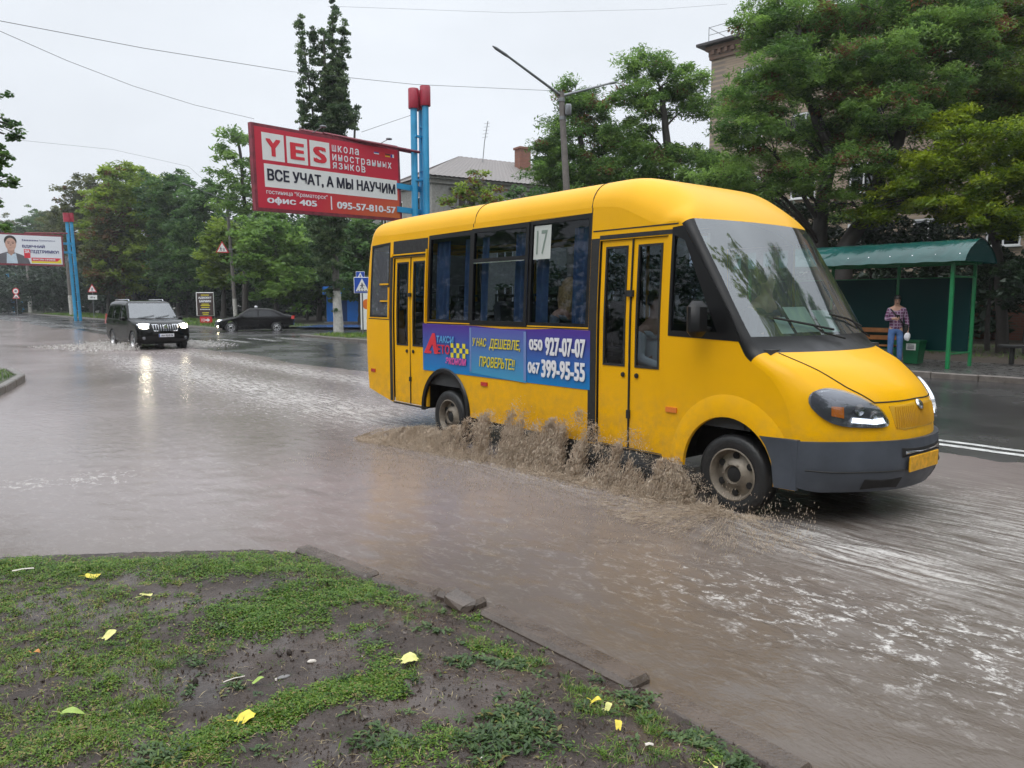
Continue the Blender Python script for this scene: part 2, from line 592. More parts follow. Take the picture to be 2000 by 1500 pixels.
def m_soil(name, grass=.5):
    t = NT(name)
    a = t.noise(.9, 6, .65); b = t.noise(14, 5, .65)
    c = t.mix(t.rng(a, .3, .7), (.035, .026, .02), (.07, .054, .042))
    c = t.mix(t.math('MULTIPLY', t.rng(b, .4, .62), t.rng(t.noise(.25, 3), .62 - .4 * grass, .7 - .3 * grass)), c, (.05, .085, .02))
    t.set(**{'Base Color': c, 'Roughness': .6, 'Normal': t.bump(b, .7, .05)})
    return t.m
M_ASPH, M_WATER, M_MUD = m_asphalt(), m_water(), m_mud()
M_SOIL, M_TURF = m_soil('damp_soil', .35), m_soil('roadside_turf', 1.0)
def m_stone(name, c0, c1, rough=.4):
    t = NT(name)
    a = t.noise(6, 6, .65); b = t.noise(70, 3)
    t.set(**{'Base Color': t.mix(t.rng(t.math('ADD', t.math('MULTIPLY', a, .7), t.math('MULTIPLY', b, .3)), .35, .65), c0, c1), 'Roughness': t.rng(a, .3, .7, rough - .15, rough + .15), 'Normal': t.bump(b, .5, .006)})
    return t.m
M_KERB = m_stone('wet_kerb_concrete', (.09, .075, .065), (.2, .175, .155))
M_KERBD = m_stone('muddy_kerb_concrete', (.06, .045, .036), (.12, .092, .075), .3)
M_PAVE = m_stone('wet_pavement', (.05, .048, .047), (.115, .108, .104), .3)
M_LINE = m_stone('worn_road_paint', (.35, .35, .34), (.72, .72, .7), .4)

# ---- ground to the horizon, road, flood water
g = MB().grid(lambda u, v: (u, v, -.35), np.linspace(-1500, 1500, 13), np.linspace(-300, 2400, 13))
tag(g.build('ground', M_SOIL), kind='structure')
S_L = lines([(-260, -60, 6), (-60, -14, .7), (-14, -6.5, .16), (-6.5, 5, .055), (5, 12, .2), (12, 60, 3)])
O_L = lines([(-60, -12, 3), (-12, -4.6, .3), (-4.6, 2.2, .055), (2.2, 6, .1), (6, 13.61, .4)])
GP = so(G(20, 1030))
def asph_z(s, o):
    z = -.055 + .080 * sstep(2.6, 4.7, o + .5 * vnoise(s * .23, o * .3, 3)) - .03 * sstep(7.5, 10.6, o)
    z = z + .012 * vnoise(s * .6, o * .6, 5) + .006 * vnoise(s * 2.1, o * 2.1, 6)
    d = np.sqrt((s - GP[0]) ** 2 + (o - GP[1]) ** 2)
    z = z + .062 * np.exp(-(d / .55) ** 2) * (1 + .25 * vnoise(s * 9, o * 9, 8))
    z = z + .02 * sstep(-24, -34, s) * sstep(-2, 4, o)
    return z
tag(sheet('road', S_L, O_L, asph_z, M_ASPH), kind='structure')
def wave_z(s, o):
    near = np.exp(-((s - 1.0) / 5) ** 2 - ((o + .9) / 3.2) ** 2)
    z = .0036 * vnoise(s * 3.1 + o, o * 5.2, 21) + .0034 * vnoise(s * 6.5 - o * 2, o * 9, 22)
    z = z * (.25 + 1.9 * near + 1.2 * np.exp(-((s - 3.4) / 1.8) ** 2 - ((o + 2.4) / 1.2) ** 2))
    # wake thrown up along the wheels
    z = z + .022 * np.exp(-((o + .05 + .02 * s) / .35) ** 2) * sstep(.6, -.6, s) * sstep(-9, -3, s) * (1 + .8 * vnoise(s * 4, o * 6, 23))
    z = z + .012 * np.exp(-((o + .75 - .10 * (s + 2)) / .22) ** 2) * sstep(.5, -.5, s) * sstep(-6.5, -4, s)
    return z
def foam_a(s, o):
    f = 1.1 * np.exp(-((s - 2.2) / 1.6) ** 2 - ((o + 1.45 - .10 * s) / .62) ** 2)
    f = np.maximum(f, .8 * np.exp(-((s - 4.6) / 1.8) ** 2 - ((o + .4) / .9) ** 2))
    f = np.maximum(f, .15 * np.exp(-((s + .6) / 2.4) ** 2 - ((o + 1.9) / .8) ** 2))
    f = np.maximum(f, .8 * np.exp(-((s + 9) / 4.5) ** 2 - ((o - .3) / 1.3) ** 2))
    f = np.maximum(f, .5 * sstep(-4, -9, s) * np.exp(-((o - .6) / 2.0) ** 2) * sstep(-30, -16, s))
    f = np.maximum(f, .12 * np.exp(-((s + 5) / 6) ** 2 - ((o + 3) / 3) ** 2))
    e = so(G(190, 935)); f = np.maximum(f, .9 * np.exp(-((s - e[0]) / .35) ** 2 - ((o - e[1]) / .3) ** 2))
    e = so(G(60, 945)); f = np.maximum(f, .9 * np.exp(-((s - e[0]) / .3) ** 2 - ((o - e[1]) / .25) ** 2))
    return f
def streak_a(s, o):
    f = .85 * sstep(-3.5, -7, s) * np.exp(-((o - .35) / .9) ** 2) * sstep(-34, -12, s)
    f = np.maximum(f, .7 * sstep(-4, -8, s) * np.exp(-((o - 2.7) / .55) ** 2) * sstep(-40, -14, s))
    f = np.maximum(f, .95 * np.exp(-((s - 1.2) / 1.2) ** 2 - ((o + .15) / .5) ** 2))
    f = np.maximum(f, .95 * np.exp(-((s - 3.4) / 3.0) ** 2 - ((o - 1.3) / 1.6) ** 2))
    f = np.maximum(f, .55 * np.exp(-((s + 2.4) / 2.6) ** 2 - ((o + .35) / .35) ** 2))
    e = so(G(300, 690)); f = np.maximum(f, .4 * np.exp(-((s - e[0]) / 2.2) ** 2 - ((o - e[1]) / 1.2) ** 2))
    return f
def chop_a(s, o):
    c = np.exp(-((s - 2.5) / 3.2) ** 2 - ((o + 1.4) / 2.2) ** 2)
    c = np.maximum(c, .9 * np.exp(-((o - .3) / 1.3) ** 2) * sstep(-24, -8, s) * sstep(9, 3, s))
    e = so(G(60, 790)); c = np.maximum(c, .55 * np.exp(-((s - e[0]) / 4) ** 2 - ((o - e[1]) / 2.2) ** 2))
    return np.clip(c + .10 + .12 * vnoise(s * .35, o * .5, 61), 0, 1)
def pale_a(s, o):  # paler leftwards, darker rightwards: reflected sky and trees put into the water colour
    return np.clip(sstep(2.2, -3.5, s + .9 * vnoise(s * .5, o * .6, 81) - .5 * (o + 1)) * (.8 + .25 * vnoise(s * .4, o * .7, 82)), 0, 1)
O_W = O_L[O_L < 9.5]
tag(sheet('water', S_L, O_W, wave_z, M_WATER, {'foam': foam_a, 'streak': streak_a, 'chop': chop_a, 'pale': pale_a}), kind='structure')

# ---- painted road lines, 4 mm over the asphalt
pl = MB()
def stripe(a0, a1, o0, o1, n):
    A = np.linspace(-a0, -a1, n)
    pl.grid(lambda s, o: (s, o, float(asph_z(np.array(s), np.array(o))) + .005), A, np.linspace(o0, o1, 3))
for o0 in (4.52, 4.80):
    stripe(5, -45, o0, o0 + .13, 160)
pl2 = MB(); pl_, pl = pl, pl2
for o0 in (4.52, 4.80): stripe(120, 35, o0, o0 + .13, 120)
for o0 in (4.9, 6.3, 7.7, 9.1): stripe(32.5, 29, o0, o0 + .45, 14)
pl = pl_
o_ = pl2.build('road_markings', m_stone('nearly_worn_off_paint', (.07, .07, .07), (.40, .39, .38), .25)); o_.location = R0; o_.rotation_euler = (0, 0, ROAD_ROT); tag(o_, kind='structure')
plo = pl.build('road_markings', M_LINE)
plo.location = R0; plo.rotation_euler = (0, 0, ROAD_ROT)
tag(plo, kind='structure')

# ---- far side: kerbs, lay-by pavement, islands, driveway
def slab(name, a0, a1, o0, o1, z0, amp, mat, na=40, no=12, seed=0, skirt=True):
    return tag(sheet(name, np.linspace(-a1, -a0, na), np.linspace(o0, o1, no),
                     lambda s, o: z0 + amp * vnoise(s * .5, o * .5, seed) + 0 * s, mat), kind='structure')
kb = MB()
def kerb_run(a0, a1, o, seed=0, w=.16, top=.135, ln=1.0):
    r = random.Random(seed)
    a = a0
    while a < a1 - .05:
        L = min(ln, a1 - a)
        kb.rbox((-(a + L / 2), o + r.uniform(-.008, .008) + w / 2, top - .16 + r.uniform(-.006, .006)), (L - .012, w, .32), .02, Matrix.Rotation(r.uniform(-.008, .008), 3, 'Z'))
        a += L
A_BAY, A_GAP0, A_GAP1 = 18.5, 33.0, 45.0
kerb_run(-60, A_BAY, 13.4, 1)
kerb_run(A_BAY + .3, A_GAP0, 10.65, 2)
kerb_run(A_GAP1, 150, 10.65, 3, ln=1.5)
n_ = 4
for k in range(n_):                                     # the lay-by's slanted end
    p0 = Vector((-A_BAY - .3 * (k / n_), 13.4 - 2.75 * k / n_, 0)); p1 = Vector((-A_BAY - .3 * ((k + 1) / n_), 13.4 - 2.75 * (k + 1) / n_, 0))
    kb.rbox(((p0.x + p1.x) / 2 - .08, (p0.y + p1.y) / 2, -.025), ((p1 - p0).length, .16, .32), .02, Matrix.Rotation(atan2((p1 - p0).y, (p1 - p0).x), 3, 'Z'))
kbo = kb.build('kerb', M_KERB); kbo.location = R0; kbo.rotation_euler = (0, 0, ROAD_ROT)
tag(kbo, kind='structure')
slab('pavement', -60, A_BAY, 13.55, 17.6, .125, .012, M_PAVE, 120, 14, 31)
slab('ground', -60, A_BAY, 17.58, 90, .13, .03, M_SOIL, 120, 60, 32)
slab('ground', A_BAY, A_GAP0, 10.78, 24, .12, .02, M_TURF, 60, 40, 33)
slab('ground', A_BAY, A_GAP0, 23.9, 90, .12, .03, M_SOIL, 40, 50, 34)
slab('driveway', A_GAP0, A_GAP1, 10.6, 40, -.005, .012, M_ASPH, 30, 60, 35)
slab('ground', A_GAP1, 200, 10.78, 17, .13, .03, M_TURF, 150, 16, 36)
slab('ground', A_GAP1, 200, 16.9, 120, .14, .05, M_SOIL, 150, 60, 37)
slab('ground', A_GAP0, A_GAP1, 39.9, 120, .12, .03, M_SOIL, 20, 40, 38)

# ---- the muddy verge the photograph was taken from
VERGE = np.array([(-9, 4.55), (-5.0, 4.95), (-3.51, 5.1), (-2.6, 5.22), (-1.75, 5.27), (-1.5, 5.2), (-.91, 4.76), (-.21, 4.22), (.22, 3.72), (.6, 3.31), (1.03, 2.76), (2.4, 1.0), (3.6, -.6), (4, -4), (-9, -4)])
def sd_poly(x, y, L):
    P = np.stack([x.ravel(), y.ravel()], 1)
    d = np.full(len(P), 1e9); ins = np.zeros(len(P), bool)
    for i in range(len(L)):
        a, b = L[i - 1], L[i]
        ab = b - a
        t = np.clip(((P - a) @ ab) / (ab @ ab), 0, 1)
        d = np.minimum(d, np.linalg.norm(P - (a + t[:, None] * ab), axis=1))
        if a[1] != b[1]:
            ins ^= ((a[1] > P[:, 1]) != (b[1] > P[:, 1])) & (P[:, 0] < (b[0] - a[0]) * (P[:, 1] - a[1]) / (b[1] - a[1]) + a[0])
    return np.where(ins, d, -d).reshape(x.shape)
PUD = [(G(480, 1330, .06), .34), (G(360, 1370, .06), .25), (G(600, 1310, .06), .26), (G(760, 1230, .06), .2), (G(860, 1400, .06), .2), (G(150, 1390, .06), .18), (G(1000, 1300, .06), .15)]
def mud_z(x, y):
    d = sd_poly(x, y, VERGE)
    z = np.where(d > 0, .015 + .075 * sstep(0, .55, d), -.12 * sstep(0, .12, -d))
    z = z + .015 * vnoise(x * 3.1, y * 3.1, 41) * sstep(0, .3, d) + .009 * vnoise(x * 9, y * 9, 42) * sstep(-.02, .2, d) + .004 * vnoise(x * 31, y * 31, 43) + .002 * vnoise(x * 70, y * 70, 44)
    for p, r in PUD:
        z = z - .014 * np.exp(-((x - p.x) ** 2 + (y - p.y) ** 2) / r ** 2)
    return z
def world_sheet(name, X, Y, zf, mat):
    gx, gy = np.meshgrid(X, Y, indexing='ij')
    V = np.stack([gx, gy, zf(gx, gy)], -1).reshape(-1, 3)
    n, m = len(X), len(Y)
    i = np.arange((n - 1) * (m - 1)); a = (i // (m - 1)) * m + i % (m - 1)
    F = np.stack([a, a + m, a + m + 1, a + 1], 1)
    me = bpy.data.meshes.new(name)
    me.from_pydata(V.tolist(), [], F.tolist())
    me.polygons.foreach_set('use_smooth', np.ones(len(F), bool))
    me.materials.append(mat)
    return tag(link(name, me), kind='structure')
world_sheet('mud', lines([(-9, -4.2, .12), (-4.2, 1.9, .022), (1.9, 4.2, .12)]), lines([(-4, 2.2, .12), (2.2, 5.5, .022)]), mud_z, M_MUD)
vk = MB()
def kstone(p, q, top, w=.15, tilt=0.0):
    p, q = Vector((p[0], p[1], 0)), Vector((q[0], q[1], 0))
    d = q - p; nrm = Vector((-d.y, d.x, 0)).normalized()
    c = (p + q) / 2 + nrm * (.055)
    vk.rbox((c.x, c.y, top - .13), (d.length - .015, w, .26), .022, Matrix.Rotation(atan2(d.y, d.x), 3, 'Z') @ Matrix.Rotation(tilt, 3, 'Y'))
kstone(G(575, 1078), G(716, 1133), .034, .13, .004)
kstone(G(720, 1138), G(845, 1172), .038, .14, -.004)
kstone(G(850, 1170), G(928, 1196), .055, .15, .01)
kstone(G(938, 1203), G(1240, 1352), .046, .16, .004)
kstone(G(1262, 1368), G(1560, 1530), .026, .16, .004)
kstone(G(1570, 1536), G(1990, 1800), .03, .16)
tag(vk.build('kerb', M_KERBD), kind='structure')

# ---- small kerbed grass corner on the left edge
IS = np.array([tuple(G(42, 744))[:2], tuple(G(2, 768))[:2], tuple(G(-160, 830))[:2], tuple(G(-700, 800))[:2], tuple(G(-400, 718))[:2], tuple(G(20, 731))[:2]])
def isl_z(x, y):
    d = sd_poly(x, y, IS)
    return np.where(d > 0, .11 + .04 * sstep(0, .5, d) + .01 * vnoise(x * 3, y * 3, 51), -.15)
world_sheet('turf', lines([(-32, -18, .6), (-18, -9.5, .1)]), lines([(10.5, 20, .1)]), isl_z, M_TURF)
ik = MB()
for k in range(-1, 3):
    a, b = IS[k], IS[k + 1]
    a, b = Vector((*a, 0)), Vector((*b, 0)); L = (b - a).length; m = max(1, int(L / .9))
    for j in range(m):
        p, q = a.lerp(b, j / m), a.lerp(b, (j + 1) / m); c = (p + q) / 2; d = q - p
        ik.rbox((c.x, c.y, .01), (d.length - .01, .16, .28), .02, Matrix.Rotation(atan2(d.y, d.x), 3, 'Z'))
tag(ik.build('kerb', M_KERB), kind='structure')

# ---------------------------------------------------------------- grass and weeds of the verge (uncountable)
M_GRASS = leaf_mat('verge_grass', (.032, .072, .010), (.075, .17, .016), (.17, .26, .03), (.28, .22, .08), .88, .28)
M_WEED = leaf_mat('verge_weeds', (.03, .06, .02), (.06, .11, .035), (.10, .16, .05), (.2, .17, .05), .95, .25)
def tri_frame(d):
    up = np.tile((0, 0, 1.0), (len(d), 1))
    x = np.cross(d, up); x /= np.maximum(np.linalg.norm(x, axis=1, keepdims=True), 1e-6)
    return x
def blades(rng, P, length, width, lean):
    """thin kites rooted at P"""
    n = len(P)
    az = rng.uniform(0, 2 * pi, n); ln = np.abs(rng.normal(lean, .25, n))
    d = np.stack([np.cos(az) * np.sin(ln), np.sin(az) * np.sin(ln), np.cos(ln)], 1)
    x = np.stack([-np.sin(az), np.cos(az), np.zeros(n)], 1)
    L = (length * rng.uniform(.5, 1.4, n))[:, None]; W = (width * rng.uniform(.7, 1.3, n))[:, None]
    sag = np.zeros((n, 3)); sag[:, 2] = -(L[:, 0] * .25 * np.sin(ln))
    return np.stack([P, P + d * L * .45 + x * W, P + d * L + sag, P + d * L * .45 - x * W], 1).reshape(-1, 3)
gV, gT, wV, wT = [], [], [], []
def tuft(px, py, r, n, kind='g', ln=.045, tint=(.1, .75), stretch=(1, 1), clump=None):
    c = G(px, py, .07); n = int(n * (1.45 if kind == 'c' else 1.2)); r = r * 1.28
    k = max(1, int(n / 14))
    cc = RNG.normal(0, 1, (k, 2)) * r * .55 * np.array(stretch)
    idx = RNG.integers(0, k, n)
    q = cc[idx] + RNG.normal(0, .014, (n, 2))
    x, y = c.x + q[:, 0], c.y + q[:, 1]
    ok = sd_poly(x, y, VERGE) > .0
    x, y, idx = x[ok], y[ok], idx[ok]
    P = np.stack([x, y, mud_z(x, y) - .003], 1)
    ct = RNG.uniform(*tint, k)
    t = np.clip(ct[idx] + RNG.normal(0, .13, len(x)), 0, 1)
    t = np.where(RNG.random(len(x)) < .04, .97, t)
    if kind == 'g':
        gV.append(blades(RNG, P, ln * .8, .0015, .9)); gT.append(t)
    elif kind == 'c':                                     # small round-leaved creeping plants
        h = RNG.uniform(0, ln * .38, len(x)); P[:, 2] += h
        gV.append(blades(RNG, P, .0150, .0040, 1.2)); gT.append(t)
    else:
        h = RNG.uniform(0, ln * .5, len(x)); P[:, 2] += h
        wV.append(blades(RNG, P, .034, .0065, 1.25)); wT.append(t)
R_ = random.Random(5)
for k in range(62):                                       # thick strip along the top edge
    px = R_.uniform(-40, 640); tuft(px, 1100 + R_.uniform(-12, 26) - (8 if px > 430 else 0), .16, 330, 'c', .05, (.2, .8))
for k in range(34):
    px = R_.uniform(-20, 660); tuft(px, 1108 + R_.uniform(-8, 14), .13, 60, 'g', .065, (.2, .7))
for k in range(46):                                       # dense wedge in the middle
    f = R_.random(); px = 430 + 290 * f + R_.uniform(-50, 50); py = 1222 - 70 * f + R_.uniform(-34, 34); tuft(px, py, .11, 300, 'c', .035, (.15, .7))
for k in range(40):                                       # curved strip near the bottom
    f = k / 39; px = 385 + 400 * f; py = 1462 - 118 * f - 26 * sin(pi * f) + R_.uniform(-16, 16); tuft(px, py, .055, 330, 'c', .035, (.2, .85))
    if k % 2: tuft(px, py, .05, 60, 'g', .05, (.2, .8))
for k in range(95):                                       # thin yellowish grass on the left
    px, py = R_.uniform(-30, 330), R_.uniform(1135, 1500); tuft(px, py, .07, R_.randint(40, 150), R_.choice('gggc'), .042, (.3, .92))
for px, py, r, n, kd in ((740, 1300, .09, 420, 'c'), (722, 1272, .06, 220, 'c'), (800, 1296, .05, 150, 'g'), (700, 1236, .05, 160, 'c'), (625, 1212, .05, 150, 'c'), (655, 1250, .04, 100, 'c'), (545, 1232, .09, 300, 'c'), (600, 1225, .09, 300, 'c'),
        (960, 1262, .09, 520, 'c'), (1010, 1270, .08, 380, 'c'), (1040, 1282, .05, 200, 'g'), (930, 1250, .06, 180, 'g'), (985, 1300, .08, 260, 'w'), (900, 1300, .06, 120, 'w'),
        (1120, 1340, .05, 160, 'g'), (1135, 1368, .07, 240, 'g'), (1160, 1400, .07, 200, 'g'), (1265, 1395, .06, 260, 'g'), (1285, 1420, .05, 200, 'g'), (1355, 1428, .05, 200, 'w'), (1375, 1446, .04, 120, 'w'), (1450, 1486, .06, 200, 'w'), (1290, 1480, .06, 160, 'g'), (1200, 1490, .06, 160, 'g'), (1245, 1350, .05, 200, 'w'),
        (1000, 1420, .10, 560, 'w'), (960, 1450, .09, 380, 'w'), (1040, 1450, .07, 200, 'w'), (860, 1430, .06, 200, 'c'), (850, 1475, .07, 260, 'c'), (880, 1460, .05, 160, 'g'), (800, 1490, .10, 380, 'c'), (770, 1480, .06, 200, 'g'), (740, 1460, .07, 200, 'w'),
        (780, 1186, .06, 120, 'g'), (842, 1168, .06, 160, 'g'), (925, 1190, .05, 160, 'c'), (880, 1180, .05, 90, 'g'), (715, 1145, .06, 260, 'c'), (690, 1170, .10, 420, 'c'), (800, 1215, .06, 80, 'g'), (860, 1235, .06, 80, 'w'),
        (210, 1345, .05, 240, 'c'), (250, 1415, .08, 300, 'c'), (300, 1440, .08, 300, 'c'), (60, 1480, .12, 400, 'c'), (320, 1490, .08, 200, 'w'), (300, 1380, .06, 200, 'g'), (330, 1300, .08, 240, 'g'), (240, 1270, .10, 420, 'c'), (300, 1225, .12, 420, 'c'), (390, 1240, .10, 300, 'c')):
    tuft(px, py, r, n, kd, .05 if kd == 'g' else .035, (.15, .8))
for k in range(260):                                      # stray shoots in the bare mud
    px, py = R_.uniform(330, 1420), R_.uniform(1150, 1500); tuft(px, py, .05, R_.randint(4, 16), R_.choice('ggw'), .032, (.2, .95))
# thin carpet of short grass over most of the verge, open where the mud is trodden bare
n = 9000; px, py = RNG.uniform(-60, 1500, n), 1085 + 430 * RNG.random(n) ** .8
bare = np.exp(-((px - 480) / 230) ** 2 - ((py - 1345) / 62) ** 2) + .7 * np.exp(-((px - 900) / 130) ** 2 - ((py - 1390) / 70) ** 2) + .6 * np.exp(-((px - 790) / 90) ** 2 - ((py - 1225) / 40) ** 2)
left = sstep(700, 200, px)
cov = -.13 + .50 * left + .5 * vnoise(px / 85, py / 40, 71) + .3 * vnoise(px / 30, py / 15, 72) - 1.1 * bare
for k in np.nonzero(RNG.random(n) < cov)[0]:
    tuft(px[k], py[k], .03, RNG.integers(10, 34), 'c' if RNG.random() < .45 else 'g', .03, (.25, .97) if px[k] < 420 else (.15, .85))
# crumbs of earth, grit and bits of straw (uncountable)
n = 11000; px, py = RNG.uniform(-50, 1560, n), 1090 + 430 * RNG.random(n) ** .85
k_ = vnoise(px / 40, py / 20, 75) > -.25; px, py = px[k_], py[k_]
P_ = np.array([tuple(G(a, b_, .07))[:2] for a, b_ in zip(px, py)]); ok_ = sd_poly(P_[:, 0], P_[:, 1], VERGE) > .01; P_ = P_[ok_]
r_ = np.abs(RNG.normal(0, .0042, len(P_))) + .0018; c_ = np.column_stack([P_, mud_z(P_[:, 0], P_[:, 1]) + r_ * .3])
q_ = [c_ + RNG.normal(0, .35, (len(P_), 3)) * r_[:, None] + r_[:, None] * np.array(d_) for d_ in ((1, 0, -.5), (-.5, .9, -.5), (-.5, -.9, -.5), (0, 0, .9))]
tri = np.stack([q_[0], q_[1], q_[3], q_[1], q_[2], q_[3], q_[2], q_[0], q_[3]], 1).reshape(-1, 3)
t_ = NT('earth_crumbs'); cr_ = t_.noise(60, 2); t_.set(**{'Base Color': t_.mix(t_.rng(cr_, .35, .7), (.035, .025, .02), (.15, .115, .095)), 'Roughness': .45})
tag(link('soil_crumbs', quads_mesh('soil_crumbs', tri, t_.m, None, 3)), 'crumbs of earth and grit scattered over the muddy verge', 'soil', kind='stuff')
n = 1500; px, py = RNG.uniform(-50, 1450, n), 1095 + 420 * RNG.random(n) ** .85
P_ = np.array([tuple(G(a, b_, .07))[:2] for a, b_ in zip(px, py)]); P_ = P_[sd_poly(P_[:, 0], P_[:, 1], VERGE) > .03]
tag(link('straw', quads_mesh('straw', blades(RNG, np.column_stack([P_, mud_z(P_[:, 0], P_[:, 1]) + .006]), .045, .0011, 1.5), pbr('dry_straw', (.34, .27, .14), .6, vs=20, var=.3))), 'bits of dry straw lying in the grass and mud', 'straw', kind='stuff')
# the rest of the verge outside the picture, thinner
for k in range(120):
    c = (R_.uniform(-6, 2.5), R_.uniform(-2, 2.6)); n = 120
    q = RNG.normal(0, .2, (n, 2)) + c
    ok = sd_poly(q[:, 0], q[:, 1], VERGE) > .1; q = q[ok]
    P = np.column_stack([q, mud_z(q[:, 0], q[:, 1])])
    gV.append(blades(RNG, P, .05, .003, .8)); gT.append(RNG.uniform(.1, .8, len(q)))
tag(link('grass', quads_mesh('grass', np.concatenate(gV), M_GRASS, np.concatenate(gT))), 'short patchy grass and creeping green plants on the muddy verge', 'grass', kind='stuff')
tag(link('weeds', quads_mesh('weeds', np.concatenate(wV), M_WEED, np.concatenate(wT))), 'grey-green low weeds spread over the bare mud', 'weeds', kind='stuff')

def strip_grass(name, label, a0, a1, o0, o1, n, ln, wd, seed, z0=.12):
    r = np.random.default_rng(seed)
    a, o = r.uniform(a0, a1, n), r.uniform(o0, o1, n)
    keep = vnoise(a * .8, o * .9, seed) > -.35
    a, o = a[keep], o[keep]
    P = np.stack([R0.x - FW.x * a + NN.x * o, R0.y - FW.y * a + NN.y * o, np.full(len(a), z0)], 1)
    t = np.clip(.5 + .3 * vnoise(a * .5, o * .7, seed + 1) + r.normal(0, .15, len(a)), 0, 1)
    tag(link(name, quads_mesh(name, blades(r, P, ln, wd, .6), M_GRASS, t)), label, 'grass', kind='stuff')
strip_grass('grass', 'green grass on the kerbed island under the poplar', A_BAY + .8, A_GAP0 - .2, 10.85, 15, 9000, .16, .012, 61)
strip_grass('grass', 'strip of green grass along the far kerb on the left', A_GAP1 + .2, 120, 10.9, 17, 16000, .25, .02, 62)
strip_grass('grass', 'thin grass under the trees behind the bus shelter', -20, A_BAY, 19, 26, 7000, .14, .01, 63)
r_ = np.random.default_rng(64)
x, y = r_.uniform(-16, -10.5, 9000), r_.uniform(14, 19, 9000)
ok = sd_poly(x, y, IS) > .12; x, y = x[ok], y[ok]
tag(link('grass', quads_mesh('grass', blades(r_, np.stack([x, y, isl_z(x, y)], 1), .09, .006, .6), M_GRASS, r_.uniform(.1, .8, len(x)))), 'small patch of grass inside the stone kerb at the left edge', 'grass', kind='stuff')

# ---- fallen leaves, pebbles and scraps lying on the mud
M_YLEAF = [pbr('fallen_leaf_yellow', (.72, .58, .06), .45, var=.2, vs=30), pbr('fallen_leaf_pale', (.62, .6, .2), .45, var=.2, vs=30), pbr('fallen_leaf_orange', (.5, .2, .04), .5, var=.25, vs=30), pbr('fallen_leaf_green', (.3, .42, .08), .45, var=.2, vs=30)]
def fallen_leaf(px, py, size, kind, label, lobes=7, rz=0.0, slim=1.0):
    c = G(px, py, .08)
    c.z = float(mud_z(np.array([c.x]), np.array([c.y]))[0]) + .022
    r = random.Random(int(px))
    out = []
    for k in range(48):
        a = 2 * pi * k / 48
        rr = size * (1 - .16 * abs(sin(a * lobes / 2)) ** .7 + r.uniform(-.03, .03))
        if abs(a - pi) < .35: rr *= .72
        out.append((rr * cos(a), rr * sin(a) * slim))
    v, f = fill2d(out, step=size * .3)
    b = MB(); b.add([(p[0], p[1], .012 * sin(p[0] / size * 2.2 + px) + .06 * p[1] ** 2 / size + .03 * p[0] * p[1] / size) for p in v], f)
    b.tube([(-size * .7, 0, 0), (-size * 1.1, .004, .004), (-size * 1.45, .012, .001)], .0014, 5)
    o = b.build('fallen_leaf', M_YLEAF[kind], None, 60)
    o.location = c; o.rotation_euler = (r.uniform(.0, .22), r.uniform(-.12, .12), rz)
    return tag(o, label, 'leaf', 'fallen leaves on the verge')
fallen_leaf(180, 1131, .05, 0, 'yellow fallen leaf near the far edge of the verge, leftmost of the yellow ones', 6, .4, .7)
fallen_leaf(286, 1173, .04, 1, 'pale yellow folded leaf left of the dense green wedge', 5, 1.0, .6)
fallen_leaf(214, 1247, .042, 1, 'pale yellow leaf on the thin grass left of the bare mud', 5, 1.2, .55)
fallen_leaf(478, 1409, .045, 0, 'bright yellow leaf at the left end of the curved grass strip', 7, .6, .85)
fallen_leaf(799, 1307, .047, 1, 'large pale yellow round leaf on the grass tuft in the middle', 9, .2, .95)
fallen_leaf(503, 1333, .03, 3, 'narrow greenish leaf lying on the bare mud patch', 4, .5, .4)
fallen_leaf(1163, 1379, .026, 0, 'deep yellow leaf among the grass beside the kerb', 5, -.2, .7)
fallen_leaf(1188, 1392, .022, 1, 'small whitish yellow leaf right of the deep yellow one by the kerb', 5, .9, .7)
fallen_leaf(1207, 1433, .026, 0, 'small yellow leaf folded on the mud below the kerb grass', 5, 1.6, .6)
fallen_leaf(1392, 1496, .022, 1, 'tiny yellow leaf at the bottom edge of the picture', 5, .1, .7)
fallen_leaf(70, 1292, .024, 2, 'small orange brown leaf in the grass at the left', 5, .1, .7)
fallen_leaf(140, 1396, .05, 3, 'long green leaf lying in the grass at the lower left', 4, .3, .4)
M_PEB = [pbr('pale_pebble', (.62, .56, .5), .4, vs=20), pbr('dark_clod', (.035, .025, .02), .7, vs=20, bump=.5), pbr('grey_stone', (.2, .19, .19), .5, vs=20)]
def pebble(px, py, r, m, label, cat='stone', name='pebble', z=None):
    c = G(px, py, .08); c.z = float(mud_z(np.array([c.x]), np.array([c.y]))[0]) + r[2] * .5
    b = MB().ball((0, 0, 0), r, 10, 7)
    rr = random.Random(int(px * 3 + py))
    b.v = [tuple(q * (1 + rr.uniform(-.14, .14)) for q in p) for p in b.v]
    o = b.build(name, M_PEB[m], None, 50); o.location = c; o.rotation_euler = (0, 0, rr.uniform(0, 3))
    return tag(o, label, cat, 'pebbles and clods on the mud')
pebble(609, 1291, (.022, .012, .010), 0, 'pale pinkish pebble on the bare mud, the largest pale one')
pebble(540, 1326, (.010, .008, .006), 0, 'tiny white pebble beside the flat grey stone')
pebble(706, 1283, (.007, .006, .006), 0, 'tiny white pebble near the grass tuft in the middle')
pebble(554, 1324, (.032, .014, .007), 2, 'flat grey stone half sunk in the bare mud')
pebble(382, 1332, (.014, .012, .02), 1, 'dark upright clod of earth on the left of the bare mud', 'clod', 'clod')
pebble(565, 1276, (.016, .012, .018), 1, 'dark clod of earth behind the pale pebble', 'clod', 'clod')
pebble(545, 1275, (.03, .012, .01), 1, 'flat dark clod left of the one behind the pale pebble', 'clod', 'clod')
pebble(940, 1484, (.008, .007, .007), 0, 'tiny white pebble at the bottom near the grey weeds')
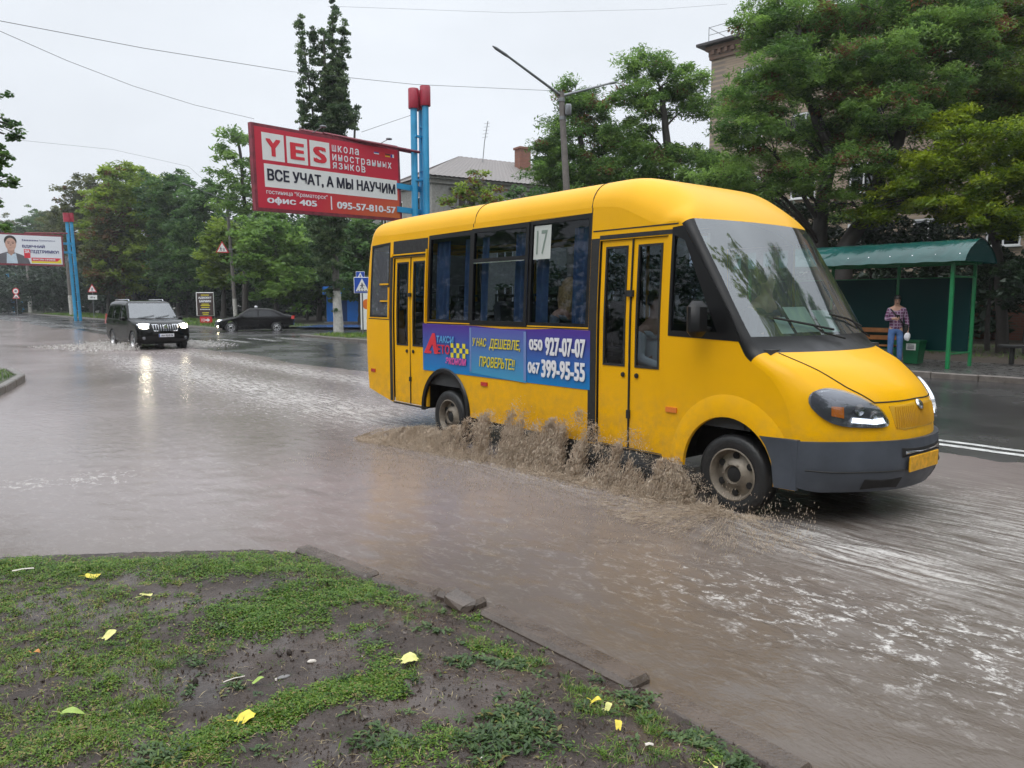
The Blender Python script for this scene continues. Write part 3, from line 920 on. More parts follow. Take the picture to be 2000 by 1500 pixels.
c = G(898, 1176, .05); b = MB().rbox((0, 0, 0), (.17, .11, .07), .02, Matrix.Rotation(.25, 3, 'Y'))
rr = random.Random(9); b.v = [tuple(q + rr.uniform(-.012, .012) for q in p) for p in b.v]
o = b.build('kerb_fragment', M_KERBD); o.location = (c.x, c.y, .055); o.rotation_euler = (.1, 0, -.7)
tag(o, 'dark broken lump of kerb stone at the water edge', 'stone')
def scrap(px0, py0, px1, py1, r, label):
    a, b_ = G(px0, py0, .09), G(px1, py1, .09)
    for p in (a, b_): p.z = float(mud_z(np.array([p.x]), np.array([p.y]))[0]) + .016
    tag(MB().tube([a, a.lerp(b_, .5) + Vector((0, 0, .004)), b_], r, 6).build('stick', M_PEB[0], None, 60), label, 'stick')
scrap(1260, 1460, 1275, 1458, .006, 'short white stick on the mud beside the grass by the kerb')
scrap(24, 1120, 66, 1111, .006, 'pale thin stick lying in the grass at the far left')
scrap(436, 1334, 478, 1320, .003, 'thin dry stalk lying on the bare mud patch')
# ================================================================ BUILDINGS
def m_brick(name, c1, c2, mortar, sc=1.0):
    t = NT(name)
    br = t.new('ShaderNodeTexBrick')
    br.inputs['Scale'].default_value = 1.0
    br.inputs['Brick Width'].default_value = .26 * sc; br.inputs['Row Height'].default_value = .09 * sc
    br.inputs['Mortar Size'].default_value = .010 * sc; br.inputs['Mortar Smooth'].default_value = .3
    br.inputs['Color1'].default_value = (*c1, 1); br.inputs['Color2'].default_value = (*c2, 1); br.inputs['Mortar'].default_value = (*mortar, 1)
    br.inputs['Bias'].default_value = 0
    sp = t.new('ShaderNodeSeparateXYZ'); t.l.new(t.coord(), sp.inputs[0])
    cb = t.new('ShaderNodeCombineXYZ')
    t.l.new(t.math('ADD', sp.outputs['X'], sp.outputs['Y']), cb.inputs['X']); t.l.new(sp.outputs['Z'], cb.inputs['Y'])
    t.l.new(cb.outputs[0], br.inputs['Vector'])
    st = t.rng(t.noise(.35, 5), .3, .7, 0, .35)
    t.set(**{'Base Color': t.mix(st, br.outputs['Color'], tuple(q * .55 for q in c2)), 'Roughness': .8, 'Normal': t.bump(br.outputs['Fac'], -.3, .01)})
    return t.m
M_WASH = m_stone('whitewash', (.30, .29, .27), (.62, .60, .56), .7)
M_BRICK = m_brick('tan_brick', (.42, .33, .245), (.36, .275, .20), (.25, .21, .18), 1.5)
M_BRICKR = m_brick('red_brick', (.30, .12, .075), (.24, .09, .06), (.2, .16, .14), 1.2)
M_CORN = m_brick('reddish_cornice_brick', (.30, .19, .14), (.25, .15, .11), (.2, .15, .12), 1.2)
M_PLAST = m_stone('stained_grey_plaster', (.20, .195, .18), (.36, .355, .33), .8)
M_SLATE = m_stone('grey_corrugated_slate', (.15, .135, .13), (.25, .225, .215), .7)
M_FRAMEW = pbr('white_window_frame', (.72, .72, .72), .4, var=.05)
M_WINDK = glass('house_window_glass', (.22, .24, .26), .14)
M_ROOFD = pbr('dark_roof_metal', (.05, .045, .045), .5, vs=2)
M_STEEL = pbr('grey_steel', (.22, .23, .24), .45, .6, vs=6)
def house_window(parent, c, x, n, w, h, frame=M_FRAMEW, sill=True, panes=2):
    """window on a wall: c centre, x along the wall, n outward"""
    c, x, n = Vector(c), Vector(x), Vector(n); z = Vector((0, 0, 1))
    R = Matrix((x, n, z)).transposed()
    b = MB(); ft = .07
    for s in (-1, 1):
        b.box(c + x * s * (w / 2 - ft / 2) + n * .02, (ft, .10, h), R); b.box(c + z * s * (h / 2 - ft / 2) + n * .02, (w - 2 * ft, .10, ft), R)
    for k in range(1, panes): b.box(c + x * (w * (k / panes - .5)) + n * .018, (ft, .09, h - 2 * ft), R)
    o = b.build('window', frame, parent)
    MB().box(c + n * .004, (w - .08, .012, h - .08), R).build('pane', M_WINDK, o)
    if sill: MB().box(c - z * (h / 2 + .03) + n * .09, (w + .16, .2, .05), R).build('sill', frame, o)
    MB().box(c - n * .06, (w - .02, .04, h - .02), R).build('room_behind', M_DARKROOM, o)
    return o
M_DARKROOM = pbr('curtained_room', (.09, .09, .095), .9, vs=2, var=.4)
def wall_with_holes(b, o, x, L, H, holes):
    v, f = fill2d(rect(0, L, 0, H), holes)
    o, x = Vector(o), Vector(x)
    return b.add([o + x * p[0] + Vector((0, 0, p[1])) for p in v], f)

# ---- brick apartment block on the right
C1 = AT(1377, 600, 46); C1.z = 0
bk = thing('apartment_block', 'tan brick apartment block with a toothed cornice behind the acacias on the right', 'building', C1)
e1 = Vector((.70, -.714, 0)).normalized(); e2 = Vector((e1.y * -1, e1.x, 0)); nf = -e2
HB, LB = 15.6, 34.0
wins = []
for fl in range(5):
    for k in range(10):
        wins.append((2.6 + k * 3.15, 2.0 + fl * 3.0))
b = MB()
wall_with_holes(b, (0, 0, 0), e1, LB, HB, [rect(a - .7, a + .7, z - .75, z + .75) for a, z in wins])
for a, bb_ in (((0, 0, 0), e2 * 13), (e1 * LB, e1 * LB + e2 * 13)):
    a, q = Vector(a), Vector(bb_); b.add([a, q, q + Vector((0, 0, HB)), a + Vector((0, 0, HB))], [(0, 1, 2, 3)])
q = e2 * 13; b.add([q, q + e1 * LB, q + e1 * LB + Vector((0, 0, HB)), q + Vector((0, 0, HB))], [(0, 1, 2, 3)])
b.build('wall', M_BRICK, bk)
Rm = Matrix((e1, e2, Vector((0, 0, 1)))).transposed()
b = MB(); mid = e1 * LB / 2 + e2 * 6.5
for z, ex, h in ((HB + .0, .10, .24), (HB + .48, .26, .24)):
    b.box(mid + Vector((0, 0, z + h / 2)), (LB + 2 * ex, 13 + 2 * ex, h), Rm)
b.box(mid + Vector((0, 0, HB + .36)), (LB + .24, 13.24, .24), Rm)
b.build('cornice', M_CORN, bk)
b = MB()
for k in range(int(LB / .42)):
    b.box(e1 * (.2 + k * .42) + nf * .19 + Vector((0, 0, HB + .36)), (.20, .16, .22), Rm)
for k in range(20): b.box(e2 * (.2 + k * .42) - e1 * .19 + Vector((0, 0, HB + .36)), (.16, .20, .22), Rm)
b.build('dentils', M_CORN, bk)['kind'] = 'stuff'
MB().box(mid + Vector((0, 0, HB + .80)), (LB + 1.3, 14.3, .14), Rm).build('roof', M_ROOFD, bk)
b = MB()
for k in range(18):
    p = e1 * (k * 2.0) + nf * .35; b.tube([p + Vector((0, 0, HB + .86)), p + Vector((0, 0, HB + 1.75))], .022, 5)
for z in (1.3, 1.72): b.tube([nf * .35 + Vector((0, 0, HB + z)), e1 * LB + nf * .35 + Vector((0, 0, HB + z))], .018, 5)
b.tube([nf * .35 + Vector((0, 0, HB + 1.72)), e2 * 6 - e1 * .35 + Vector((0, 0, HB + 1.72))], .018, 5)
b.build('roof_railing', M_STEEL, bk)
for a, z in wins: house_window(bk, e1 * a + Vector((0, 0, z)) - nf * .08, e1, nf, 1.36, 1.46)
for a in (9.0, 19.5): MB().box(e1 * a + e2 * 1.6 + Vector((0, 0, HB + 1.7)), (.9, .7, 1.7), Rm).build('chimney', M_CORN, bk)
# red tiled gable bay
b = MB(); o = e1 * 16.6
b.add([o + nf * .02 + Vector((0, 0, 12.4)), o + e1 * 4.4 + nf * .02 + Vector((0, 0, 12.4)), o + e1 * 4.4 + nf * 1.5 + Vector((0, 0, 12.4)), o + nf * 1.5 + Vector((0, 0, 12.4)), o + e1 * 2.2 + nf * .02 + Vector((0, 0, 14.6)), o + e1 * 2.2 + nf * 1.5 + Vector((0, 0, 14.6))], [(0, 3, 5, 4), (1, 4, 5, 2), (3, 2, 5), (0, 1, 2, 3)])
b.build('red_gable', M_BRICKR, bk)

# ---- grey plastered house with a hipped slate roof
C0 = AT(846, 600, 52); C0.z = 0
gh = thing('house', 'grey plastered house with a hipped slate roof and brick chimney beyond the bus', 'house', C0)
h1 = Vector((.848, .53, 0)).normalized(); h2 = Vector((-h1.y, h1.x, 0)); HE, LH, DH = 9.9, 27.0, 11.0
wl = [(2.6 + 3.1 * k, 2.2 + 3.3 * f) for f in range(2) for k in range(8)] + [(2.6 + 3.1 * k, 8.15) for k in range(8)]
ws_ = [(2.4 + 3.0 * k, 2.2 + 3.0 * f) for f in range(3) for k in range(3)]
b = MB()
wall_with_holes(b, (0, 0, 0), h1, LH, HE, [rect(a - .7, a + .7, z - .75, z + .75) for a, z in wl])
wall_with_holes(b, (0, 0, 0), h2, DH, HE, [rect(a - .65, a + .65, z - .75, z + .75) for a, z in ws_])
q0, q1, q2 = h1 * LH, h1 * LH + h2 * DH, h2 * DH; zz = Vector((0, 0, HE))
b.add([q0, q1, q1 + zz, q0 + zz], [(0, 1, 2, 3)]).add([q1, q2, q2 + zz, q1 + zz], [(0, 1, 2, 3)])
b.build('wall', M_PLAST, gh)
Rh = Matrix((h1, h2, Vector((0, 0, 1)))).transposed()
MB().box(h1 * LH / 2 + h2 * DH / 2 + Vector((0, 0, HE - .15)), (LH + .3, DH + .3, .28), Rh).box(h1 * LH / 2 + h2 * DH / 2 + Vector((0, 0, HE + .06)), (LH + .7, DH + .7, .14), Rh).build('eaves_moulding', M_PLAST, gh)
ov = .55; ez = HE + .14
P = [-h1 * ov - h2 * ov, h1 * (LH + ov) - h2 * ov, h1 * (LH + ov) + h2 * (DH + ov), -h1 * ov + h2 * (DH + ov)]
r0_, r1_ = h1 * 5.0 + h2 * DH / 2 + Vector((0, 0, HE + 2.75)), h1 * (LH - 5.0) + h2 * DH / 2 + Vector((0, 0, HE + 2.75))
b = MB()
def slope(pa, pb_, ra, rb, n):
    """corrugated slope"""
    pa, pb_ = pa + Vector((0, 0, ez)), pb_ + Vector((0, 0, ez)); V = []
    for k in range(n + 1):
        f = k / n; u = Vector((0, 0, .035 * (k % 2))); V += [pa.lerp(pb_, f) + u, ra.lerp(rb, f) + u]
    b.add(V, [(2 * k, 2 * k + 2, 2 * k + 3, 2 * k + 1) for k in range(n)])
slope(P[0], P[1], r0_, r1_, 160); slope(P[1], P[2], r1_, r1_, 50); slope(P[2], P[3], r1_, r0_, 80); slope(P[3], P[0], r0_, r0_, 60)
b.build('roof', M_SLATE, gh)
b = MB(); c = h1 * 9.6 + h2 * 3.8
b.box(c + Vector((0, 0, HE + 2.25)), (.95, .8, 2.4), Rh).box(c + Vector((0, 0, HE + 3.5)), (1.12, .96, .16), Rh)
b.build('chimney', M_BRICKR, gh)
for a, z in wl: house_window(gh, h1 * a + Vector((0, 0, z)) + h2 * .08, h1, -h2, 1.36, 1.46)
for a, z in ws_: house_window(gh, h2 * a + Vector((0, 0, z)) + h1 * .08, h2, -h1, 1.26, 1.46)
b = MB(); bc = h1 * 2.6 - h2 * .6
b.box(bc + Vector((0, 0, 7.1)), (2.6, 1.2, .14), Rh).box(bc - h2 * .55 + Vector((0, 0, 7.6)), (2.6, .08, .9), Rh).box(bc + Vector((0, 0, 9.35)), (2.7, 1.2, .08), Rh)
b.build('balcony', M_DARKROOM, gh)
dish = thing('satellite_dish', 'white satellite dish on the slate roof right of the chimney', 'satellite dish', C0 + h1 * 11.9 + h2 * 5.2 + Vector((0, 0, HE + 2.5)))
MB().tube([(0, 0, -.1), (0, 0, 1.0)], .035, 6).build('mast', M_STEEL, dish)
pr = [(.002, 0)] + [(.48 * k / 8, .16 * (k / 8) ** 2) for k in range(1, 9)]
MB().lathe(pr, (0, -.05, 1.1), (-.75, -.55, .35), 20).build('reflector', M_FRAMEW, dish, 60)
MB().tube([(-.05, -.1, .75), (-.5, -.45, 1.25)], .015, 5).build('feed_arm', M_STEEL, dish)
an = thing('antenna', 'thin leaning aerial pole on the roof left of the chimney', 'antenna', C0 + h1 * 6.4 + h2 * 4.4 + Vector((0, 0, HE + 2.1)))
b = MB(); b.tube([(0, 0, 0), (.16, 0, 1.7), (.42, 0, 3.2)], .035, 6)
for k in range(5): b.tube([(.2 + k * .04 - .22, 0, 2.0 + k * .25), (.2 + k * .04 + .22, 0, 2.05 + k * .25)], .012, 4)
b.build('mast', M_STEEL, an)

# ---- blue kiosk at the end of the driveway
M_BLUE = pbr('kiosk_blue_paint', (.012, .19, .70), .4, vs=1.5, var=.1)
M_BLUED = pbr('kiosk_dark_blue', (.012, .05, .17), .5)
K0 = gp0 = AT(672, 600, 62); K0.z = .1
kz = thing('kiosk', 'small bright blue kiosk with a flat overhanging roof behind the poplar', 'kiosk', K0, .25)
b = MB().box((0, 1.2, 1.15), (2.7, 2.4, 2.3)); b.build('wall', M_BLUE, kz)
MB().rbox((0, .95, 2.55), (3.3, 3.3, .62), .03).build('roof', M_BLUE, kz)
MB().box((-.2, -.02, 1.1), (.85, .05, 2.1)).build('door', M_BLUED, kz)
b = MB().rbox((.8, -.03, 1.1), (1.05, .05, 2.05), .02); b.build('shutter', M_BLUE, kz)
MB().box((0, .1, .05), (3.2, 2.8, .1)).build('plinth', M_STEEL, kz)
p = G(690, 640, .05)
bp_ = MB().grid(lambda u, v: (p.x + u, p.y + v, .148), np.linspace(-3.2, 3.0, 8), np.linspace(-2.2, 3.6, 8)).build('path', pbr('blue_paving', (.05, .09, .20), .2, vs=3, var=.25))
tag(bp_, kind='structure')
# ---- reddish boundary wall right of the bus stop
bw = thing('boundary_wall', 'low rusty red wall with a white coping behind the bus stop at right', 'wall', AT(1975, 600, 33) + Vector((0, 0, -1.4)), ROAD_ROT)
MB().box((0, 0, .75), (16, .25, 1.6)).build('wall', M_BRICKR, bw)
MB().box((0, 0, 1.62), (16, .36, .12)).build('coping', M_WASH, bw)
# ================================================================ TREES AND SHRUBS
M_BARK = m_stone('wet_dark_bark', (.018, .014, .012), (.055, .045, .038), .6)
M_BARKP = m_stone('grey_bark', (.06, .055, .05), (.16, .15, .135), .6)
L_ACA = leaf_mat('acacia_leaves', (0.056, 0.122, 0.027), (0.131, 0.244, 0.053), (0.250, 0.394, 0.083), (.20, .085, .04), .92)
L_ACAD = leaf_mat('shaded_acacia_leaves', (.014, .036, .014), (.030, .066, .022), (.055, .105, .030), (.13, .06, .025), .93)
L_YEL = leaf_mat('yellow_green_leaves', (.07, .12, .012), (.17, .26, .018), (.33, .41, .025), None)
L_OLV = leaf_mat('olive_leaves', (0.051, 0.072, 0.023), (0.109, 0.131, 0.041), (0.174, 0.189, 0.058), (.16, .08, .03), .90)
L_MIX = leaf_mat('turning_leaves', (0.069, 0.127, 0.023), (0.172, 0.259, 0.032), (0.310, 0.414, 0.052), (.17, .085, .03), .88)
L_GRN = leaf_mat('green_leaves', (0.041, 0.095, 0.030), (0.084, 0.173, 0.049), (0.155, 0.270, 0.068), None)
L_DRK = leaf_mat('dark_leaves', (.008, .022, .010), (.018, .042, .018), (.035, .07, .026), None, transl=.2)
L_POP = leaf_mat('poplar_leaves', (0.046, 0.090, 0.040), (0.093, 0.155, 0.068), (0.171, 0.240, 0.102), None)

def leaf_cloud(rng, clumps, per, L, Wd, theta=1.5, tint=(.2, .75), odd=.0):
    """clumps: (n, 4) centres and radii -> kites"""
    C = np.asarray(clumps, float); n = len(C) * per
    idx = np.repeat(np.arange(len(C)), per)
    q = rng.normal(0, 1, (n, 3)); q /= np.linalg.norm(q, axis=1, keepdims=True)
    q *= (rng.random((n, 1)) ** .55)
    P = C[idx, :3] + q * C[idx, 3:4] * np.array((1.1, 1.1, .55))
    P[:, 2] -= .22 * C[idx, 3] * (q[:, 0] ** 2 + q[:, 1] ** 2)
    az = rng.uniform(0, 2 * pi, n); th = rng.normal(theta, .45, n)
    d = np.stack([np.cos(az) * np.sin(th), np.sin(az) * np.sin(th), np.cos(th)], 1)
    r = rng.normal(0, 1, (n, 3)); x = np.cross(d, r); x /= np.maximum(np.linalg.norm(x, axis=1, keepdims=True), 1e-6)
    x[:, 2] *= .6
    l = (L * rng.uniform(.6, 1.35, n))[:, None]; w = (Wd * rng.uniform(.6, 1.3, n))[:, None]
    V = np.stack([P - d * l * .5, P + x * w * .5 - d * l * .05, P + d * l * .5, P - x * w * .5 - d * l * .05], 1).reshape(-1, 3)
    ct = rng.uniform(*tint, len(C)); oc = rng.random(len(C)) < odd
    t = np.clip(ct[idx] + rng.normal(0, .10, n), 0, .86)
    t = np.where(oc[idx] & (rng.random(n) < .6), .98, t)
    return V, t
def clumps_of(rng, blobs, dens, cr):
    out = []
    for c, r in blobs:
        k = max(3, int(dens * (r[0] * r[1] + r[0] * r[2] + r[1] * r[2]) / 3))
        q = rng.normal(0, 1, (k, 3)); q /= np.linalg.norm(q, axis=1, keepdims=True)
        q *= rng.uniform(.30, 1.0, (k, 1)) ** .6 * np.where(rng.random((k, 1)) < .3, rng.uniform(1.0, 1.5, (k, 1)), 1.0)
        p = np.array(c) + q * np.array(r)
        out.append(np.column_stack([p, cr * rng.uniform(.6, 1.3, k)]))
    return np.concatenate(out)
def limb(b, p, q, r0, r1, rng, bend=.12, n=7):
    p, q = Vector(p), Vector(q); L = (q - p).length
    j1 = Vector(rng.normal(0, bend * L, 3)); pts, rs = [], []
    for k in range(n + 1):
        f = k / n
        pts.append(p.lerp(q, f) + j1 * sin(pi * f) * .5 + Vector((0, 0, .12 * L * sin(pi * f)))); rs.append(r0 * (1 - f) + r1 * f)
    b.tube(pts, rs, 7)
    return pts
def tree(name, label, cat, base, trunk, blobs, leaf, bark, L=.25, Wd=.08, dens=5, cr=.55, per=60, seed=1, group=None, tint=(.15, .7), odd=0, theta=1.5, r0=.25, white=0, twigs=5):
    """trunk: list of world points (base first); limbs run from it to every clump group"""
    rng = np.random.default_rng(seed)
    base = Vector(base)
    t = thing(name, label, cat, base, 0, group)
    C = clumps_of(rng, [((Vector(c) - base), r) for c, r in blobs], dens, cr)
    V, ti = leaf_cloud(rng, C, per, L, Wd, theta, tint, odd)
    b = MB(); tr = [Vector(p) - base for p in trunk]
    m = len(tr)
    rs = [r0 * (1 - .6 * k / max(1, m - 1)) for k in range(m)]; rs[0] *= 1.25
    sm, sr = [], []
    for k in range(m - 1):
        for j in range(4):
            f = j / 4; sm.append(tr[k].lerp(tr[k + 1], f) + Vector((rng.normal(0, .02), rng.normal(0, .02), 0))); sr.append(rs[k] * (1 - f) + rs[k + 1] * f)
    sm.append(tr[-1]); sr.append(rs[-1])
    b.tube(sm, sr, 10)
    for c, r in blobs:
        c = Vector(c) - base
        cand = [p for p in sm if p.z < c.z + .3] or sm[:1]
        st = min(cand, key=lambda p: (p - c).length * 1.0 + .6 * abs(p.z - (c.z - .8 * Vector((p.x - c.x, p.y - c.y, 0)).length)))
        l = (c - st).length
        pts = limb(b, st, c, min(r0 * .42, .02 + l * .016), .012, rng)
        for k in range(twigs):
            q = rng.normal(0, 1, 3); q /= np.linalg.norm(q)
            limb(b, pts[rng.integers(3, len(pts))], c + Vector(q * np.array(r) * .85), .02 + .004 * r0, .006, rng, .1, 4)
    b.build('trunk', bark, t, 60)
    if white:
        o = MB().tube([sm[0] - Vector((0, 0, .05)), sm[0].lerp(sm[2], .5) if sm[1].z > white else sm[1]], [rs[0] * 1.05, rs[0] * 1.0], 10)
    me = quads_mesh('crown', V, leaf, ti)
    link('crown', me, t)
    return t
def B(px, py, Y, rx, rz, ry=None):
    """crown lobe from its place in the picture, at depth Y"""
    c = AT(px, py, Y); k = Y / 1500.0
    return (c, (rx * k, (ry or rx) * k, rz * k))
def auto_tree(name, label, px, top, bot, wid, Y, leaf, seed, group, cat='tree', gz=.12, L=.44, Wd=.25, n=19, dens=4.6, per=54, tint=(.1, .7), odd=0, r0=.22, bark=None, cr=.75):
    """a whole crown of uneven lobes filling the height top..bot and the width wid"""
    rng = np.random.default_rng(seed)
    base = AT(px, 600, Y); base.z = gz
    k = Y / 1500.0; T = AT(px, top, Y).z; Bt = AT(px, min(bot, 585), Y).z; w = wid * k * .68
    blobs = []
    for i in range(n):
        f = (i + .5) / n; z = Bt + (T - Bt) * (.10 + .80 * f)
        prof = sin(pi * (.12 + .80 * f)) ** .7
        a = i * 2.4 + rng.uniform(-.5, .5); rr = w * prof * rng.uniform(.2, .68)
        s = w * rng.uniform(.40, .62)
        blobs.append((base + Vector((rr * cos(a), rr * sin(a), z - gz)), (s, s, s * rng.uniform(.6, .95))))
    blobs.append((base + Vector((rng.uniform(-.2, .2) * w, 0, T - gz - .10 * (T - Bt))), (w * .28, w * .28, (T - Bt) * .11)))
    tr = [base, base + Vector((rng.uniform(-.03, .03) * w, 0, (Bt - gz) * .6 + .3)), base + Vector((rng.uniform(-.15, .15) * w, rng.uniform(-.1, .1) * w, Bt - gz + (T - Bt) * .35)), base + Vector((rng.uniform(-.2, .2) * w, 0, Bt - gz + (T - Bt) * .75))]
    return tree(name, label, cat, base, tr, blobs, leaf, bark or M_BARK, L, Wd, dens, cr, per, seed, group, tint, odd, 1.5, r0, twigs=2)

def gp(px, Y, z=.14):
    p = AT(px, 600, Y); p.z = z
    return p
# ---- right: big acacias behind the bus and the shelter
AC = 'tall acacias behind the bus shelter'
Y1 = 27.5
tree('acacia_tree', 'large acacia with a dark bent limb in front of the brick block', 'tree', gp(1598, Y1),
     [gp(1598, Y1), AT(1600, 480, Y1), AT(1604, 400, Y1), AT(1626, 300, Y1), AT(1592, 220, Y1), AT(1566, 165, Y1), AT(1560, 60, Y1)],
     [B(1490, 190, Y1 - 1, 80, 42), B(1565, 45, Y1, 95, 48), B(1455, 262, Y1 - 1.5, 66, 34), B(1635, 70, Y1 + 1, 80, 50), B(1418, 345, Y1 - 1, 52, 26), B(1560, 345, Y1 - 1.5, 56, 28), B(1655, 165, Y1 - 1, 64, 46), B(1530, 120, Y1 - 1.5, 62, 36), B(1500, 325, Y1 + .5, 55, 22), B(1610, 250, Y1 + 1, 46, 30), B(1530, 250, Y1 + 2, 50, 26), B(1480, 60, Y1, 45, 34), B(1440, 205, Y1 + 1, 40, 26), B(1480, 370, Y1 - 1, 50, 18), B(1600, 150, Y1 - 1, 60, 40), B(1680, 250, Y1, 60, 36), B(1590, 300, Y1 + 1.5, 60, 30), B(1520, 10, Y1, 60, 30)],
     L_ACA, M_BARK, .17, .055, 40, .44, 135, 101, AC, (.05, .86), .09, 1.75, .30, twigs=6)
tree('acacia_tree', 'forked acacia with a thick leaning trunk just left of the green bus shelter', 'tree', gp(1648, 26.5),
     [gp(1640, 26.5), AT(1652, 480, 26.5), AT(1690, 420, 26.5), AT(1722, 335, 26.5), AT(1752, 280, 26.5), AT(1775, 180, 26.5), AT(1790, 90, 26.5)],
     [B(1735, 120, 26, 86, 52), B(1830, 60, 26.5, 90, 48), B(1725, 215, 25.5, 72, 42), B(1675, 315, 25.5, 54, 36), B(1815, 170, 26, 70, 44), B(1895, 110, 27, 66, 44), B(1720, 20, 27, 70, 36), B(1660, 395, 26, 44, 34), B(1735, 395, 26.5, 46, 26), B(1780, 250, 27.5, 60, 30), B(1855, 215, 27.5, 52, 28), B(1780, 100, 27, 60, 40), B(1660, 250, 27.5, 60, 40), B(1790, 330, 27.5, 60, 36), B(1690, 170, 27.5, 50, 36), B(1900, 200, 28, 60, 40), B(1830, -10, 27, 80, 30)],
     L_ACA, M_BARK, .17, .055, 40, .44, 135, 102, AC, (.05, .8), .10, 1.75, .30, twigs=6)
tree('acacia_tree', 'acacia with rusty brown pods at the upper right corner', 'tree', gp(2040, 29),
     [gp(2040, 29), AT(2030, 420, 29), AT(2005, 250, 29), AT(1975, 120, 29)],
     [B(1950, 60, 28, 74, 48), B(1985, 150, 27, 60, 40), B(1925, 160, 28, 55, 34), B(2060, 60, 29, 90, 60), B(2080, 200, 29, 90, 60), B(1985, 10, 28, 60, 36), B(1920, 230, 28.5, 60, 40), B(1880, 20, 29, 70, 40), B(1990, 230, 28, 60, 40)],
     L_MIX, M_BARK, .17, .06, 46, .46, 150, 103, AC, (.05, .6), .28, 1.7, .28)
tree('maple_tree', 'bright yellow-green tree glowing above the right end of the bus shelter', 'tree', gp(1965, 24.5),
     [gp(1965, 24.5), AT(1950, 500, 24.5), AT(1920, 400, 24.5), AT(1895, 300, 24.5)],
     [B(1800, 335, 24.5, 84, 34), B(1890, 285, 24, 74, 44), B(1960, 350, 23.5, 62, 44), B(1850, 395, 24, 74, 26), B(1930, 415, 23.5, 66, 34), B(1760, 385, 25, 60, 22), B(1985, 265, 24, 50, 40), B(1870, 235, 25, 50, 26), B(2050, 340, 24, 80, 70), B(1705, 415, 25.5, 46, 16), B(1985, 440, 23.5, 44, 24)],
     L_YEL, M_BARK, .17, .075, 40, .42, 130, 104, None, (.1, .85), 0, 1.65, .16)
# ---- middle pair
tree('acacia_tree', 'left of the two acacias rising behind the street lamp in the middle', 'tree', gp(1150, 37),
     [gp(1150, 37), AT(1150, 420, 37), AT(1138, 320, 37), AT(1128, 220, 37)],
     [B(1112, 178, 37, 26, 26), B(1092, 262, 36, 42, 34), B(1150, 232, 37, 48, 40), B(1110, 325, 36, 62, 36), B(1066, 300, 36, 30, 22), B(1180, 300, 38, 56, 40), B(1140, 365, 36, 60, 28), B(1200, 345, 37, 50, 28), B(1130, 200, 37, 34, 26), B(1060, 345, 36, 30, 16)],
     L_ACA, M_BARK, .22, .068, 34, .52, 140, 105, 'acacias in the middle distance', (.05, .65), .06, 1.7, .26, twigs=5)
tree('acacia_tree', 'right of the two acacias behind the street lamp, with dark forked branches against the sky', 'tree', gp(1305, 35),
     [gp(1305, 35), AT(1308, 420, 35), AT(1306, 330, 35), AT(1300, 250, 35), AT(1290, 170, 35)],
     [B(1262, 130, 35, 46, 28), B(1330, 155, 35, 50, 26), B(1236, 185, 34.5, 46, 30), B(1375, 205, 35, 34, 24), B(1300, 200, 36, 50, 26), B(1225, 255, 35, 44, 26), B(1258, 300, 35, 60, 30), B(1345, 310, 35, 62, 26), B(1410, 330, 34.5, 50, 28), B(1290, 350, 35, 80, 26), B(1385, 365, 35, 60, 24), B(1195, 335, 35, 40, 26)],
     L_ACA, M_BARK, .22, .068, 30, .52, 140, 106, 'acacias in the middle distance', (.15, .75), .07, 1.7, .28, twigs=7)
tree('linden_tree', 'small yellowing round tree in front of the grey house', 'tree', gp(925, 44),
     [gp(925, 44), AT(925, 420, 44), AT(926, 360, 44)],
     [B(928, 345, 44, 28, 22), B(902, 372, 44, 32, 22), B(952, 378, 44, 36, 22), B(880, 405, 44, 30, 16), B(985, 398, 44, 36, 16), B(925, 400, 43, 50, 22)],
     L_MIX, M_BARK, .24, .13, 12, .42, 60, 107, None, (.2, .85), .25, 1.5, .14)
tree('shrub', 'dark rounded bush between the grey house and the street lamp', 'bush', gp(1045, 42), [gp(1045, 42), AT(1045, 420, 42)],
     [B(1020, 385, 42, 34, 18), B(1060, 392, 42, 40, 20), B(1045, 430, 42, 60, 34), B(985, 430, 42, 50, 26)], L_GRN, M_BARK, .26, .13, 10, .45, 60, 108, None, (.05, .6), 0, 1.5, .1)
# ---- poplar with several spires on the kerbed island
rp = np.random.default_rng(77); YP = 40.6; pb = []
for (x0, y0, x1, y1, w0, w1, st) in ((586, 38, 598, 240, 9, 20, 9), (612, 60, 616, 250, 7, 18, 10), (651, 4, 650, 250, 9, 34, 9), (633, 60, 634, 250, 8, 24, 10), (668, 48, 672, 250, 10, 30, 9), (586, 205, 608, 262, 10, 14, 12), (690, 240, 697, 212, 9, 7, 9), (648, 150, 645, 430, 34, 58, 13), (642, 430, 648, 560, 56, 26, 13), (650, 560, 655, 600, 16, 9, 14)):
    nn = max(3, int(math.hypot(x1 - x0, y1 - y0) / st))
    for k in range(nn + 1):
        f = k / nn; w = w0 + (w1 - w0) * f
        pb.append(B(x0 + (x1 - x0) * f + rp.uniform(-.3, .3) * w, y0 + (y1 - y0) * f, YP + rp.uniform(-.5, .5), w * .62, w * .8 + 4))
pt_ = thing('poplar_tree', 'tall narrow poplar with several spires behind the red billboard', 'tree', gp(660, YP, .13))
rng_ = np.random.default_rng(78); bs_ = gp(660, YP, .13)
C_ = clumps_of(rng_, [((Vector(c) - bs_), r) for c, r in pb], 36, .20)
V_, t_ = leaf_cloud(rng_, C_, 46, .15, .09, .9, (.1, .75))
link('crown', quads_mesh('crown', V_, L_POP, t_), pt_)
b = MB(); loc = lambda px, py: AT(px, py, YP) - bs_
b.tube([Vector((0, 0, -.1)), loc(657, 560), loc(652, 480), loc(648, 350), loc(649, 150), loc(650, 15)], [.26, .19, .16, .12, .07, .02], 10)
